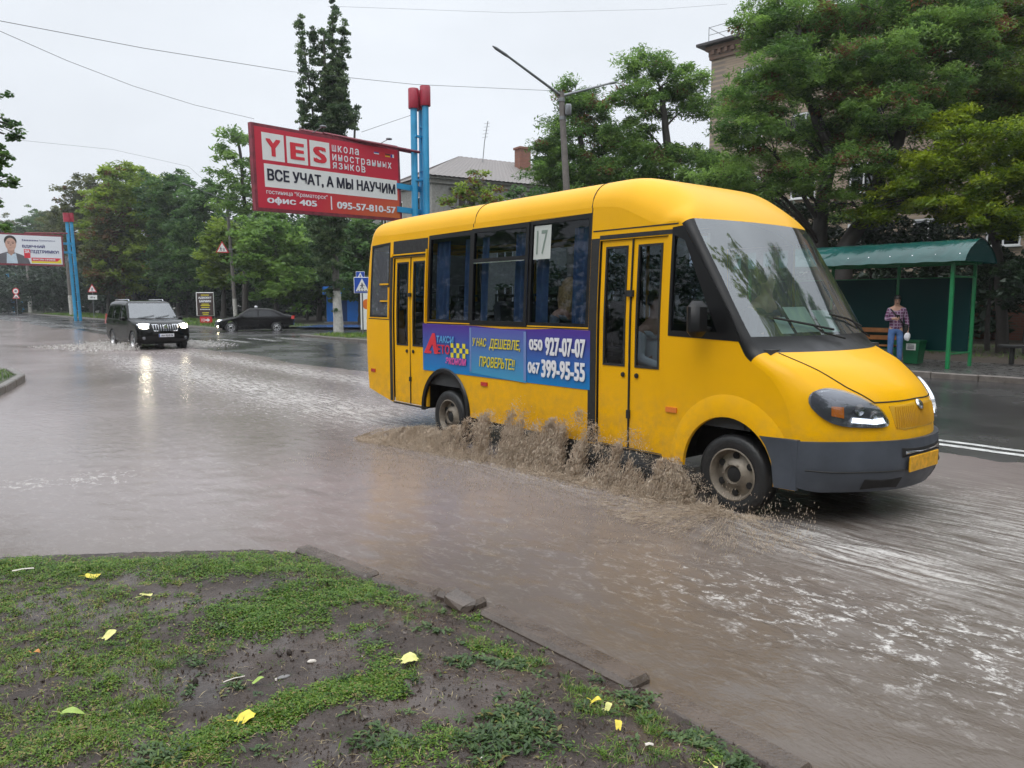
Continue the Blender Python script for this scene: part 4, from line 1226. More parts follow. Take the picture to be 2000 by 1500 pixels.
for pts in (((650, 420), (625, 330), (612, 230), (588, 45)), ((648, 400), (660, 300), (668, 180), (668, 55)), ((649, 330), (636, 240), (633, 70)), ((652, 470), (690, 340), (694, 220)), ((650, 450), (600, 330), (588, 215))):
    b.tube([loc(*p) for p in pts], [.10, .07, .05, .015][:len(pts)], 6)
b.build('trunk', M_BARKP, pt_, 60)
b = MB(); b.tube([Vector((0, 0, -.08)), Vector((0, 0, .6)), loc(657, 568)], [.275, .255, .205], 14); b.build('whitewash_band', M_WASH, pt_, 60)
# ---- left edge: branches of a near tree whose trunk stands outside the picture
YL = 15.5
tree('broadleaf_tree', 'leafy branch ends of a near tree reaching in at the left edge', 'tree', gp(-190, YL),
     [gp(-190, YL, .1), AT(-185, 420, YL), AT(-170, 300, YL), AT(-150, 180, YL)],
     [B(-2, 180, YL, 16, 9), B(14, 240, YL, 20, 10), B(8, 262, YL, 24, 10), B(12, 305, YL, 22, 12), B(6, 352, YL, 28, 12), B(2, 395, YL, 16, 9), B(6, 440, YL, 14, 8), B(-45, 220, YL, 36, 26), B(-45, 320, YL, 40, 34), B(-60, 410, YL, 34, 26), B(-120, 260, YL, 60, 60), B(-110, 380, YL, 50, 40), B(-20, 285, YL, 26, 14)],
     L_GRN, M_BARK, .085, .075, 150, .13, 42, 109, None, (.2, .9), 0, 1.4, .16, twigs=3)
# ---- left woods: every tree of its own
FW_ = 'trees of the wood on the left'
for args in (
    ('faint far tree at the left end of the wood', 25, 432, 560, 90, 175, L_OLV, 201, {}),
    ('faint far tree second from the left end of the wood', 82, 420, 560, 90, 165, L_GRN, 202, {}),
    ('grey-green far tree just behind the blue pole of the portrait billboard', 128, 402, 560, 80, 145, L_OLV, 203, {}),
    ('olive tree with a ragged top right of the blue billboard pole', 178, 348, 570, 105, 108, L_OLV, 204, {'odd': .12}),
    ('bright yellow-green tree with rusty patches, tallest above the black off-road car', 268, 316, 575, 150, 86, L_MIX, 205, {'odd': .10, 'tint': (.25, .86), 'n': 24}),
    ('rust-brown leafed young tree left below the bright yellow-green one', 212, 400, 585, 70, 82, L_OLV, 206, {'odd': .5}),
    ('dark green tree right of the bright yellow-green one', 348, 338, 585, 115, 82, L_GRN, 207, {'n': 20}),
    ('dark green tree behind the left street lamp, with a flat top', 412, 352, 590, 105, 78, L_GRN, 208, {'n': 19}),
    ('yellow-green low tree beside the left street lamp', 436, 428, 560, 78, 69, L_MIX, 209, {'tint': (.2, .7)}),
    ('mid-green tree with drooping boughs above the black saloon', 540, 418, 592, 118, 60, L_ACA, 210, {'n': 20, 'tint': (.2, .86)}),
    ('dark tree behind the poplar trunk', 622, 420, 600, 115, 66, L_GRN, 211, {'n': 19}),
    ('dark tree between the poplar and the bus', 705, 425, 600, 90, 58, L_GRN, 212, {})):
    lab, px, tp, bt, wd, Y, lf, sd, kw = args
    auto_tree('wood_tree', lab, px, tp, bt, wd, Y, lf, sd, FW_, **kw)
Y6 = 65
tree('acacia_tree', 'tall loose acacia standing clear of the wood left of the red billboard', 'tree', gp(478, Y6),
     [gp(478, Y6), AT(478, 500, Y6), AT(478, 400, Y6), AT(470, 300, Y6), AT(462, 262, Y6)],
     [B(458, 262, Y6, 26, 11), B(440, 300, Y6, 26, 12), B(482, 275, Y6, 22, 14), B(470, 318, Y6, 30, 15), B(430, 335, Y6, 22, 11), B(495, 330, Y6, 26, 20), B(462, 362, Y6, 34, 18), B(500, 390, Y6, 40, 28), B(450, 400, Y6, 36, 20), B(520, 350, Y6, 30, 26), B(545, 400, Y6, 34, 24)],
     L_ACA, M_BARK, .42, .17, 9, .72, 60, 213, FW_, (.25, .86), 0, 1.5, .22)
# dark bushes under the trees
for k, (px, Y, wd, tp) in enumerate(((30, 120, 80, 545), (85, 112, 80, 540), (140, 108, 70, 535), (200, 98, 80, 535), (255, 92, 80, 525), (310, 88, 80, 520), (365, 84, 80, 520), (420, 80, 70, 520), (480, 74, 90, 525), (540, 70, 90, 525), (600, 68, 90, 530), (690, 66, 90, 530))):
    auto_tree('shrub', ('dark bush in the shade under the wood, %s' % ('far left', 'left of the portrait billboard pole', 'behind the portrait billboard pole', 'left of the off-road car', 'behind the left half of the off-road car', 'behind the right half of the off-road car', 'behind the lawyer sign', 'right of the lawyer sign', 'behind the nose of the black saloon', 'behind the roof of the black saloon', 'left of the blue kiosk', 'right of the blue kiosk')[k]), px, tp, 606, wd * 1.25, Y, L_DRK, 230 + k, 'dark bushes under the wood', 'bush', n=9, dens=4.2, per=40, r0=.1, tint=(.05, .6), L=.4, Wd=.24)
# far wood closing the view: one uncountable mass
def mass(name, label, pts, hgt, n, L, Wd, leaf, seed, thick=8):
    rng = np.random.default_rng(seed); out = []
    for k in range(n):
        f = rng.uniform(0, len(pts) - 1); i = int(f); f -= i
        p = Vector(pts[i]).lerp(Vector(pts[i + 1]), f)
        h = hgt * (.75 + .25 * float(vnoise(np.array([p.x * .12]), np.array([p.y * .12]), seed)[0]))
        out.append((p.x + rng.normal(0, thick / 3), p.y + rng.normal(0, thick / 3), .3 + h * rng.random() ** .8, rng.uniform(.8, 1.5) * hgt * .12))
    V, t = leaf_cloud(rng, out, 40, L, Wd, 1.4, (.05, .6))
    return tag(link(name, quads_mesh(name, V, leaf, t)), label, 'wood', kind='stuff')
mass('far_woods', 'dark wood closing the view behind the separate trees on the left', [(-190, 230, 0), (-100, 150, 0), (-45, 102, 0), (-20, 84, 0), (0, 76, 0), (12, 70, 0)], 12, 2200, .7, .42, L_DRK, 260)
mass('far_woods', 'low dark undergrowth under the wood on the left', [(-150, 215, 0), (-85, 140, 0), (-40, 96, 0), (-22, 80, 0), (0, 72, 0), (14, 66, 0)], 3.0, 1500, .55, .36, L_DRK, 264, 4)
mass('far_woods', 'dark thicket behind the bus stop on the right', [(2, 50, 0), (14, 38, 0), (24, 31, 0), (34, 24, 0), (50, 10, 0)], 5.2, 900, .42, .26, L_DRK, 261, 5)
# dark hedge and bushes round the shelter
for k, (px, py, Y, rx, rz, lab) in enumerate(((1935, 520, 25.5, 62, 60, 'dark bush with small leaves right behind the bus shelter'), (2010, 545, 23.5, 62, 60, 'dark bush at the right edge of the picture'), (1700, 470, 29, 90, 66, 'dark bush above the left part of the bus shelter roof'), (1830, 470, 28, 80, 56, 'dark bush above the right part of the bus shelter roof'), (1590, 440, 31, 70, 70, 'dark bush behind the bus windscreen'), (1480, 410, 33, 70, 50, 'dark bush behind the bus roof'))):
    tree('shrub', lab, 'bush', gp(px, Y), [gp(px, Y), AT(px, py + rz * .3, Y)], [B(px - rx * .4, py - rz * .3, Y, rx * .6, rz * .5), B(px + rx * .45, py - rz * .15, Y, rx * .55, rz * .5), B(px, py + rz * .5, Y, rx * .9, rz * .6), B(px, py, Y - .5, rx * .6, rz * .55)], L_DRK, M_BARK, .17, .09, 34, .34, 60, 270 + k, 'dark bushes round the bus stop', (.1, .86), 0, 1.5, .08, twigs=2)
mass('far_woods', 'dense trees along the side street beyond the left edge of the picture', [(-30, 2, 0), (-36, 20, 0), (-50, 44, 0), (-80, 80, 0)], 11, 600, .6, .4, L_GRN, 263, 5)
mass('far_woods', 'dense unseen trees added behind the photographer to darken reflections', [(-60, 4, 0), (-35, -12, 0), (-12, -20, 0), (10, -20, 0), (30, -16, 0), (50, -14, 0)], 10, 900, .6, .4, L_GRN, 262, 5)  # unseen wood added to darken window reflections and dim the bus
# unseen trees, added behind the camera to darken reflections; right row mirrors in windscreen
src = [o for o in COL.objects if o.name in ('wood_tree.006', 'wood_tree.010', 'acacia_tree', 'wood_tree.004')]
for k, (x, y, rz, s) in enumerate(((-9, -9, 0, .8), (-2.5, -12, 1.5, .7), (5, -10.5, 2.4, .85), (12, -6, .7, .8), (17, 1.5, 4, .9), (-15, -3, 3, .8), (24, -7, 5, 1.0), (9, -16, 1, .9), (21.5, 13.5, 1, 1.3), (24, 8, 2.2, 1.3), (27, 2, 3.3, 1.3), (34, 14, .4, 1.3))):
    o = copy_tree(src[k % len(src)])
    o.location = (x, y, .1); o.rotation_euler = (0, 0, rz); o.scale = (s, s, s)
    o['label'] = 'unseen tree added behind the photographer to darken reflections' if k < 8 else 'acacia of the pavement row beyond the right edge of the picture'; o['category'] = 'tree'; o['group'] = 'added trees behind the photographer' if k < 8 else 'trees beyond the right edge'
# ================================================================ VEHICLES
class Shell:
    """vehicle skin: a lengthwise profile swept across, with swept-back ends, rounded shoulders and leaning sides"""
    def __init__(self, ctrl, w, p=1.7):
        self.c = np.array(ctrl, float); self.w = w; self.p = p
    def P(self, u):
        c = self.c; n = len(c)
        i = int(min(max(math.floor(u), 0), n - 2)); f = u - i
        a, b, d, e = c[max(i - 1, 0)], c[i], c[i + 1], c[min(i + 2, n - 1)]
        k = .42
        m1, m2 = k * (d - a), k * (e - b)
        L = np.linalg.norm((d - b)[:2])                     # keep tangents short next to short spans
        for m in (m1, m2):
            q = np.linalg.norm(m[:2])
            if q > L: m *= L / q
        return (2 * f ** 3 - 3 * f ** 2 + 1) * b + (f ** 3 - 2 * f ** 2 + f) * m1 + (-2 * f ** 3 + 3 * f ** 2) * d + (f ** 3 - f ** 2) * m2
    def nrm(self, u):
        a, b = self.P(max(u - .02, 0)), self.P(min(u + .02, len(self.c) - 1))
        d = b - a; l = math.hypot(d[0], d[1])
        return d[1] / l, -d[0] / l
    def W(self, u):
        s, z, sw, R = self.P(u)
        return self.w(s - sw, z)
    def base(self, u, t):
        s0, z0, sw, R = self.P(u)
        W = self.w(s0 - sw, z0); at = min(abs(t), W)
        d = W - at
        ins = 0 if d >= R else R - sqrt(max(0, R * R - (R - d) ** 2))
        ns, nz = self.nrm(u)
        s = s0 - sw * (at / W) ** self.p + ns * ins; z = z0 + nz * ins
        return Vector((s, t * self.w(s, z) / W, z))
    def pt(self, u, t, off=0.0):
        p = self.base(u, t)
        if off:
            e = .02; n = len(self.c) - 1; W = self.W(u)
            t = max(-W, min(W, t))
            a = self.base(min(u + e, n), t) - self.base(max(u - e, 0), t)
            b = self.base(u, min(t + e, W)) - self.base(u, max(t - e, -W))
            q = a.cross(b)
            if q.length > 1e-9: p = p + q.normalized() * off
        return p
    def tv(self, u, v):
        W = self.W(u); R = self.P(u)[3]; a = abs(v)
        t = a / .6 * (W - R) if a <= .6 else W - R + R * sin((a - .6) / .4 * pi / 2)
        return t if v >= 0 else -t
    def skin(self, zone, per=5, nv=10, us=None, off=0.0):
        """zone(u, v) -> key; returns {key: MB}"""
        n = len(self.c) - 1
        us = us if us is not None else np.linspace(0, n, n * per + 1)
        vs = list(np.linspace(-1, -.6, 8)) + list(np.linspace(-.6, .6, nv))[1:-1] + list(np.linspace(.6, 1, 8))
        P = [[self.pt(u, self.tv(u, v), off) for v in vs] for u in us]
        out = {}
        m = len(vs)
        idx = {}
        for i in range(len(us) - 1):
            for j in range(m - 1):
                k = zone((us[i] + us[i + 1]) / 2, (vs[j] + vs[j + 1]) / 2)
                if k is None: continue
                b = out.setdefault(k, MB()); ix = idx.setdefault(k, {})
                q = []
                for (a, c) in ((i, j), (i + 1, j), (i + 1, j + 1), (i, j + 1)):
                    if (a, c) not in ix:
                        ix[a, c] = len(b.v); b.v.append(tuple(P[a][c]))
                    q.append(ix[a, c])
                b.f.append(q)
        return out
    def rim(self, per=5):
        n = len(self.c) - 1
        out = []
        for u in np.linspace(0, n, n * per + 1):
            p = self.base(u, self.W(u)); out.append((p.x, p.z))
        return out
    def side(self, b, poly, sg, off=0.0, holes=(), step=None):
        def dens(L):
            out = []
            for i in range(len(L)):
                a, c = L[i], L[(i + 1) % len(L)]
                k = max(1, int(math.hypot(c[0] - a[0], c[1] - a[1]) / .22))
                out += [(a[0] + (c[0] - a[0]) * j / k, a[1] + (c[1] - a[1]) * j / k) for j in range(k)]
            return out
        poly, holes = dens(poly), [dens(h) for h in holes]
        v, f = fill2d(poly, holes, step)
        return b.add([(p[0], sg * (self.w(p[0], p[1]) + off), p[1]) for p in v], f)
    def sidepanel(self, b, poly, sg, off, thick, holes=()):
        """side panel with visible edges"""
        self.side(b, poly, sg, off, holes)
        for L in [poly] + list(holes):
            n = len(L)
            A = [(p[0], sg * (self.w(*p) + off), p[1]) for p in L]; B = [(p[0], sg * (self.w(*p) + off - thick), p[1]) for p in L]
            b.add(A + B, [(i, (i + 1) % n, n + (i + 1) % n, n + i) for i in range(n)])
        return b
    def patch(self, b, poly, off, step=.08, lip=.0):
        """poly in (t, u) laid on the skin"""
        v, f = fill2d(poly, (), step)
        b.add([self.pt(p[1], p[0], off) for p in v], f)
        if lip:
            n = len(poly)
            A = [self.pt(p[1], p[0], off) for p in poly]; B = [self.pt(p[1], p[0], off - lip) for p in poly]
            b.add(A + B, [(i, (i + 1) % n, n + (i + 1) % n, n + i) for i in range(n)])
        return b
    def seam(self, b, pts, r=.004, off=.001, n=8):
        out = []
        for k in range(len(pts) - 1):
            for j in range(n):
                f = j / n
                out.append(self.pt(pts[k][0] * (1 - f) + pts[k + 1][0] * f, pts[k][1] * (1 - f) + pts[k + 1][1] * f, off))
        out.append(self.pt(pts[-1][0], pts[-1][1], off))
        return b.tube(out, r, 5)

def car_paint(name, col, rough=.3, dirt=(.25, .2, .16), damt=.35, coat=.45, spec=.5):
    """glossy wet paint with road grime low on the sides (object z)"""
    t = NT(name)
    n1 = t.noise(1.3, 4); n2 = t.noise(9, 6, .7)
    sp = t.new('ShaderNodeSeparateXYZ'); t.l.new(t.coord(), sp.inputs[0])
    low = t.rng(sp.outputs['Z'], .25, 1.1, 1, 0)
    gr = t.math('MULTIPLY', t.math('MULTIPLY', low, t.rng(n2, .38, .7)), damt)
    c = t.mix(t.rng(n1, .3, .7), tuple(q * .94 for q in col), tuple(min(1, q * 1.04) for q in col))
    t.set(**{'Base Color': t.mix(gr, c, dirt), 'Roughness': t.math('ADD', rough, t.math('MULTIPLY', gr, .5)), 'Coat Weight': coat, 'Coat Roughness': .05, 'Specular IOR Level': spec,
             'Normal': t.bump(t.noise(2.2, 2), .04, .02)})
    return t.m
M_YEL = car_paint('yellow_bus_paint', (.86, .44, 0), .38, (.22, .15, .09), damt=.55, coat=.10, spec=.2)
M_YELD = car_paint('dark_yellow_paint', (.62, .33, .008), .4)
M_BLK = pbr('black_trim', (.009, .009, .010), .38, spec=.3)
M_BLK2 = pbr('black_rubber', (.016, .016, .016), .7, vs=12, bump=.2)
M_GREYP = pbr('grey_bumper_plastic', (.055, .063, .08), .5, vs=4, var=.2)
M_TYRE = pbr('wet_tyre_rubber', (.02, .02, .021), .42, vs=10, bump=.4, bs=60)
M_RIM = pbr('dirty_steel_rim', (.24, .205, .165), .5, .3, var=.35, vs=9)
M_DARK = pbr('underbody', (.012, .011, .011), .8)
M_INT = pbr('grey_interior', (.045, .047, .05), .8)
M_SEAT = pbr('dark_seat_fabric', (.03, .033, .04), .85, vs=40)
M_CURT = pbr('blue_curtain', (.075, .135, .27), .85, vs=12, var=.2)
M_CHROME = pbr('bright_metal', (.7, .7, .72), .18, 1.0)
M_AMBER = pbr('amber_lens', (.75, .2, .02), .2, coat=.5)
M_REDL = pbr('red_lens', (.5, .03, .02), .2, coat=.5)
M_WHITE = pbr('white_card', (.78, .8, .78), .5, var=.04)
M_GW = glass('bus_side_glass', (.46, .51, .56), .045)
M_GF = glass('grey_film_glass', (.42, .44, .46), .09, opaq=((.16, .17, .19), .55))
M_GS = glass('windscreen_glass', (.58, .74, .70), .19, .03, ((.5, .58, .58), .07))  # slight diffuse share paints a hazy reflection into the glass
M_GD = glass('dark_car_glass', (.08, .09, .10), .06)
M_GCW = glass('car_windscreen_glass', (.20, .24, .27), .20, .03)
M_GC = glass('clear_lamp_glass', (.74, .76, .8), .12)
M_LAMP = emitter('lit_headlamp', (1.0, .86, .58), 42)
M_DRL = emitter('lit_daytime_lamp', (.85, .92, 1.0), 2.2)
M_LAMPIN = pbr('lamp_reflector', (.20, .20, .215), .25, .6)

def wheel(parent, c, r, w, sg, rim_m=None, rr=.66, holes=6, name='wheel'):
    """tyre with rim and hub; sg: which side faces out"""
    ax = Vector((0, sg, 0))
    t = MB().lathe([(r * rr, -w / 2), (r * .93, -w / 2), (r * .985, -w * .4), (r, -w * .25), (r, w * .25), (r * .985, w * .4), (r * .93, w / 2), (r * .80, w * .54), (r * rr, w * .46), (r * rr, -w / 2)], (0, 0, 0), ax, 40)
    o = t.build(name, M_TYRE, parent, 40); o.location = c
    q = MB().lathe([(r * rr, w * .48), (r * rr * .95, w * .50), (r * rr * .90, w * .40), (r * rr * .84, w * .10), (r * rr * .62, w * .16), (r * rr * .50, w * .34), (r * rr * .36, w * .40), (r * rr * .34, w * .30), (r * .001, w * .30)], (0, 0, 0), ax, 36)
    for k in range(holes):
        a = 2 * pi * k / holes
        q.lathe([(.001, 0), (r * .018, 0), (r * .018, -.01)], (r * rr * .42 * cos(a), sg * (w * .40 + .008), r * rr * .42 * sin(a)), ax, 6)
    ro = q.build('rim', rim_m or M_RIM, o, 40)
    h = MB()
    for k in range(holes):
        a = 2 * pi * (k + .5) / holes
        h.lathe([(.001, .012), (r * rr * .13, .012), (r * rr * .13, 0)], (r * rr * .70 * cos(a), sg * (w * .155), r * rr * .70 * sin(a)), ax, 12)
    h.lathe([(.001, .01), (r * rr * .20, .008), (r * rr * .30, 0)], (0, sg * w * .31, 0), ax, 16)
    h.build('hole_discs', M_DARK, o, 40)  # dark discs stand for the shade in the rim's open holes
    return o

# ---------------------------------------------------------------- the yellow bus
def w_bus(s, z):
    a = min(max((z - 1.5) / 1.2, 0), 1.2); b = min(max((s + .25) / .85, 0), 1.3); c = min(max((-5.6 - s) / .8, 0), 1)
    return 1.0 - .055 * a ** 1.3 - .06 * b * b - .03 * c * c
BUS = Shell([(-6.30, .50, -.03, .06), (-6.37, .85, -.05, .07), (-6.40, 1.5, -.06, .08), (-6.34, 2.35, -.06, .09), (-6.27, 2.70, -.05, .13), (-6.10, 2.86, -.02, .20),
             (-5.4, 2.905, 0, .25), (-3.5, 2.915, 0, .25), (-1.75, 2.925, 0, .26), (-1.30, 2.925, .02, .30), (-.92, 2.83, .06, .33), (-.62, 2.65, .11, .26), (-.44, 2.47, .13, .07),
             (-.085, 1.97, .17, .06), (.27, 1.47, .22, .06), (.40, 1.365, .27, .08), (.70, 1.235, .35, .10), (.92, 1.07, .42, .12), (1.01, .94, .44, .13), (1.04, .77, .44, .12),
             (1.05, .67, .44, .12), (1.06, .45, .43, .12), (.99, .30, .42, .10)], w_bus, 2.25)
bus = thing('bus', 'yellow minibus splashing through the flooded road with a blue taxi advert on its side', 'bus', RD(0, 1.0), ROAD_ROT)
rim_b = BUS.rim()
bottom = [(.36, .335)] + arc((-.07, .33), .43, .47, 2, 178) + [(-.53, .345), (-1.65, .355), (-3.74, .375)] + arc((-4.24, .375), .475, .50, 0, 180) + [(-4.73, .37), (-5.5, .375)]
cap = rim_b + bottom
H_RD = rect(-5.50, -4.665, .395, 2.34); H_FD = rect(-1.60, -.765, .375, 2.335)
H_W = [(-4.64, 1.50), (-1.72, 1.50), (-1.72, 2.615), (-4.64, 2.585)]
H_RW = [(-6.17, 1.54), (-5.60, 1.54), (-5.60, 2.56), (-6.13, 2.54)]
H_Q = [(-.70, 1.485), (-.13, 1.485), (-.57, 2.33), (-.70, 2.35)]
def zb(u, v):
    if 12.0 < u < 14.0: return 'glass' if abs(v) < .615 else 'black'
    if 14.0 <= u < 15.18: return 'black'
    if 2.15 < u < 3.35: return 'rearglass' if abs(v) < .6 else 'body'
    return 'body'
sk = BUS.skin(zb, 6, 14)
bb = sk['body']
BUS.side(bb, cap, -1, 0, [H_RD, H_FD, H_W, H_RW, H_Q], .14)
BUS.side(bb, cap, 1, 0, [rect(-6.13, -1.72, 1.5, 2.58), rect(-1.5, -.75, 1.5, 2.33), H_Q], .16)
bb.build('body', M_YEL, bus, 32)
def wedge_arch():                                       # raised front wheel-arch flare
    b = MB(); o = []
    for k in range(25):
        a = radians(-4 + 184 * k / 24)
        for (rx, rz, h) in ((.43, .47, .0), (.435, .475, .028), (.50, .545, .030), (.60, .66, .001)):
            s, z = -.07 + rx * cos(a), .33 + rz * sin(a)
            o.append((s, -(w_bus(s, z) + h), z))
    b.add(o, [(k * 4 + j, k * 4 + j + 1, k * 4 + j + 5, k * 4 + j + 4) for k in range(24) for j in range(3)])
    return b
wedge_arch().build('wheel_arch_flare', M_YEL, bus, 50)
sk['glass'].build('windscreen', M_GS, bus, 40)
sk['black'].build('windscreen_surround', M_BLK, bus, 40)
sk['rearglass'].build('rear_window', M_GD, bus, 40)
# inside lining, floor, dashboard, partition
b = MB()
liner = [(-6.15, .70), (-6.2, 1.6), (-6.12, 2.45), (-5.9, 2.62), (-1.3, 2.62), (-.85, 2.45), (-.55, 2.2), (-.25, 1.7), (.05, 1.42), (.05, .70)]
for sg in (-1, 1):
    BUS.side(b, liner, sg, -.045, ([H_RD[:], H_FD[:]] if 0 else []) + [[(p[0], p[1]) for p in H_W], H_RW, H_Q, rect(-5.50, -4.665, .75, 2.34), rect(-1.60, -.765, .75, 2.335)] if sg < 0 else [rect(-6.1, -1.72, 1.5, 2.58), rect(-1.5, -.75, 1.5, 2.33), H_Q], .3)
b.add([(-6.0, -.93, 2.61), (-1.3, -.93, 2.61), (-1.3, .93, 2.61), (-6.0, .93, 2.61)], [(0, 1, 2, 3)])
b.box((-3.0, 0, .72), (6.2, 1.86, .05))
b.box((.02, 0, 1.2), (.45, 1.8, .34)); b.box((-.9, .55, 1.1), (.05, .8, .8))
b.build('interior', M_INT, bus)
b = MB()
b.box((-2.65, 0, .52), (6.6, 1.5, .26)); b.box((.35, 0, .55), (1.0, 1.1, .3))
for s0, rx in ((-.07, .52), (-4.24, .54)):
    for sg in (-1, 1):
        o = []
        for k in range(17):
            a = radians(180 * k / 16)
            s, z = s0 + rx * cos(a), .36 + rx * sin(a)
            o += [(s, sg * .965, z), (s, sg * .45, z)]
        b.add(o, [(2 * k, 2 * k + 1, 2 * k + 3, 2 * k + 2) for k in range(16)])
        b.add([(s0 - rx, sg * .46, .2), (s0 + rx, sg * .46, .2), (s0 + rx, sg * .46, .36 + rx), (s0 - rx, sg * .46, .36 + rx)], [(0, 1, 2, 3)])
b.tube([(-4.24, -.8, .33), (-4.24, .8, .33)], .06, 8); b.tube([(-.07, -.8, .33), (-.07, .8, .33)], .05, 8)
b.build('underbody', M_DARK, bus)
b = MB()
for k in range(1):
    o = []
    for j in range(21):
        a = radians(-2 + 184 * j / 20)
        for rr_, h in ((.0, -.02), (.0, .02), (.045, .025), (.06, .003)):
            s, z = -4.24 + (.475 + rr_) * cos(a), .375 + (.50 + rr_) * sin(a); o.append((s, -(w_bus(s, z) + h), z))
    b.add(o, [(j * 4 + q, j * 4 + q + 1, j * 4 + q + 5, j * 4 + q + 4) for j in range(20) for q in range(3)])
b.build('wheel_arch_trim', M_BLK, bus, 50)
for s0, r0 in ((-.045, .338), (-4.22, .335)):
    wheel(bus, (s0, -.865, .315), r0, .20, -1); wheel(bus, (s0, .865, .315), r0, .20, 1)
# side windows
def window(a, b_, z0, z1, bar=None, proud=.0, name='window'):
    hol = [rect(a + .045, b_ - .045, z0 + .045, z1 - .05)] if bar is None else [rect(a + .05, b_ - .05, z0 + .045, bar - .02), rect(a + .05, b_ - .05, bar + .02, z1 - .05)]
    f = BUS.sidepanel(MB(), rect(a, b_, z0, z1), -1, proud, .04, hol).build(name, M_BLK, bus)
    BUS.side(MB(), rect(a + .02, b_ - .02, z0 + .02, z1 - .02), -1, proud - .02).build('pane', M_GW, f)
    if bar:
        BUS.sidepanel(MB(), rect(a + .06, b_ - .06, bar - .035, bar - .024), -1, proud + .004, .01).build('slide_rail', M_CHROME, f)
    return f
window(-4.64, -3.70, 1.49, 2.585)
window(-3.70, -2.66, 1.49, 2.60, 2.23, .012)
window(-2.66, -1.72, 1.49, 2.615)
f = BUS.sidepanel(MB(), H_RW, -1, .002, .03, [[(-6.14, 1.565), (-5.63, 1.565), (-5.63, 2.53), (-6.10, 2.51)]]).build('window', M_BLK, bus)
BUS.side(MB(), [(-6.16, 1.55), (-5.61, 1.55), (-5.61, 2.55), (-6.12, 2.53)], -1, -.005).build('pane', M_GF, f)
b = BUS.sidepanel(MB(), rect(-5.86, -5.62, 1.985, 2.005), -1, .012, .012); BUS.sidepanel(b, rect(-5.84, -5.62, 1.755, 1.772), -1, .012, .012)
BUS.sidepanel(b, rect(-5.625, -5.60, 1.54, 1.95), -1, .012, .012)
b.build('hinge_strip', M_YEL, bus)
f = BUS.side(MB(), [(-.70, 1.485), (-.13, 1.485), (-.57, 2.33), (-.70, 2.35)], -1, -.012).build('quarter_window', M_GW, bus)
BUS.sidepanel(MB(), [(-.72, 1.455), (.035, 1.43), (-.10, 1.68), (-.60, 2.41), (-.72, 2.40)], -1, .004, .02, [[(-.69, 1.50), (-.20, 1.50), (-.58, 2.28), (-.69, 2.33)]]).build('window_trim', M_BLK, f)
for pl_ in ((-6.13, -1.72, 1.5, 2.58), (-1.5, -.75, 1.5, 2.33)):
    f = BUS.sidepanel(MB(), rect(*pl_), 1, .004, .03, [rect(pl_[0] + .05 + (pl_[1] - pl_[0]) * k / 4, pl_[0] - .02 + (pl_[1] - pl_[0]) * (k + 1) / 4, pl_[2] + .05, pl_[3] - .05) for k in range(4)]).build('window', M_BLK, bus)
    BUS.side(MB(), rect(pl_[0] + .02, pl_[1] - .02, pl_[2] + .02, pl_[3] - .02), 1, -.015).build('pane', M_GW, f)
# black trims of the near side
for q_, of_ in ((rect(-5.59, -5.515, .40, 2.36), .004), (rect(-5.515, -4.66, 2.345, 2.565), .004), (rect(-1.715, -1.605, .37, 2.36), .004), (rect(-1.605, -.72, 2.345, 2.385), .004), (rect(-5.5, -4.66, .372, .392), .012), (rect(-1.60, -.76, .352, .372), .012)):
    BUS.sidepanel(MB(), q_, -1, of_, .025).build('door_surround', M_BLK2, bus)
def door(a, b_, z0, z1, zg, hx):
    fr = rect(a, b_, z0, z1)
    o = BUS.sidepanel(MB(), fr, -1, -.018, .035, [rect(a + .055, b_ - .055, zg, z1 - .055)]).build('door', M_YEL, bus)
    BUS.sidepanel(MB(), rect(a + .055, b_ - .055, zg, z1 - .055), -1, -.012, .02, [rect(a + .075, b_ - .075, zg + .02, z1 - .075)]).build('window_seal', M_BLK2, o)
    BUS.side(MB(), rect(a + .06, b_ - .06, zg + .005, z1 - .06), -1, -.03).build('pane', M_GW, o)
    h = MB(); s, z = hx
    h.lathe([(.001, .012), (.022, .010), (.024, 0)], (s, -w_bus(s, z) + .012, z), (0, -1, 0), 12)
    h.build('lock', M_DARK, o, 40)
    return o
door(-5.485, -5.085, .40, 2.335, 1.17, (-5.16, 1.10)); door(-5.075, -4.675, .40, 2.335, 1.17, (-5.0, 1.10))
door(-1.585, -1.19, .38, 2.33, 1.145, (-1.26, 1.07)); door(-1.175, -.775, .38, 2.33, 1.145, (-1.09, 1.07))
for q_, of_, nm_ in ((rect(-5.083, -5.077, .40, 2.335), -.004, 'door_seal'), (rect(-1.19, -1.175, .38, 2.33), -.004, 'door_seal'), (rect(-1.20, -1.165, .66, .74), .006, 'hinge'), (rect(-5.095, -5.06, .70, .76), .004, 'hinge'), (rect(-1.22, -1.15, 1.80, 1.86), .012, 'door_latch'), (rect(-5.11, -5.05, 1.82, 1.87), .008, 'door_latch')):
    BUS.sidepanel(MB(), q_, -1, of_, .03).build(nm_, M_BLK2, bus)
b = BUS.sidepanel(MB(), rect(-4.665, -4.645, 1.49, 2.42), -1, .03, .02)
BUS.sidepanel(b, rect(-5.56, -5.52, 2.355, 2.40), -1, .02, .02); BUS.sidepanel(b, rect(-5.52, -4.66, 2.372, 2.388), -1, .012, .01)
b.build('grab_rail', M_YEL, bus)
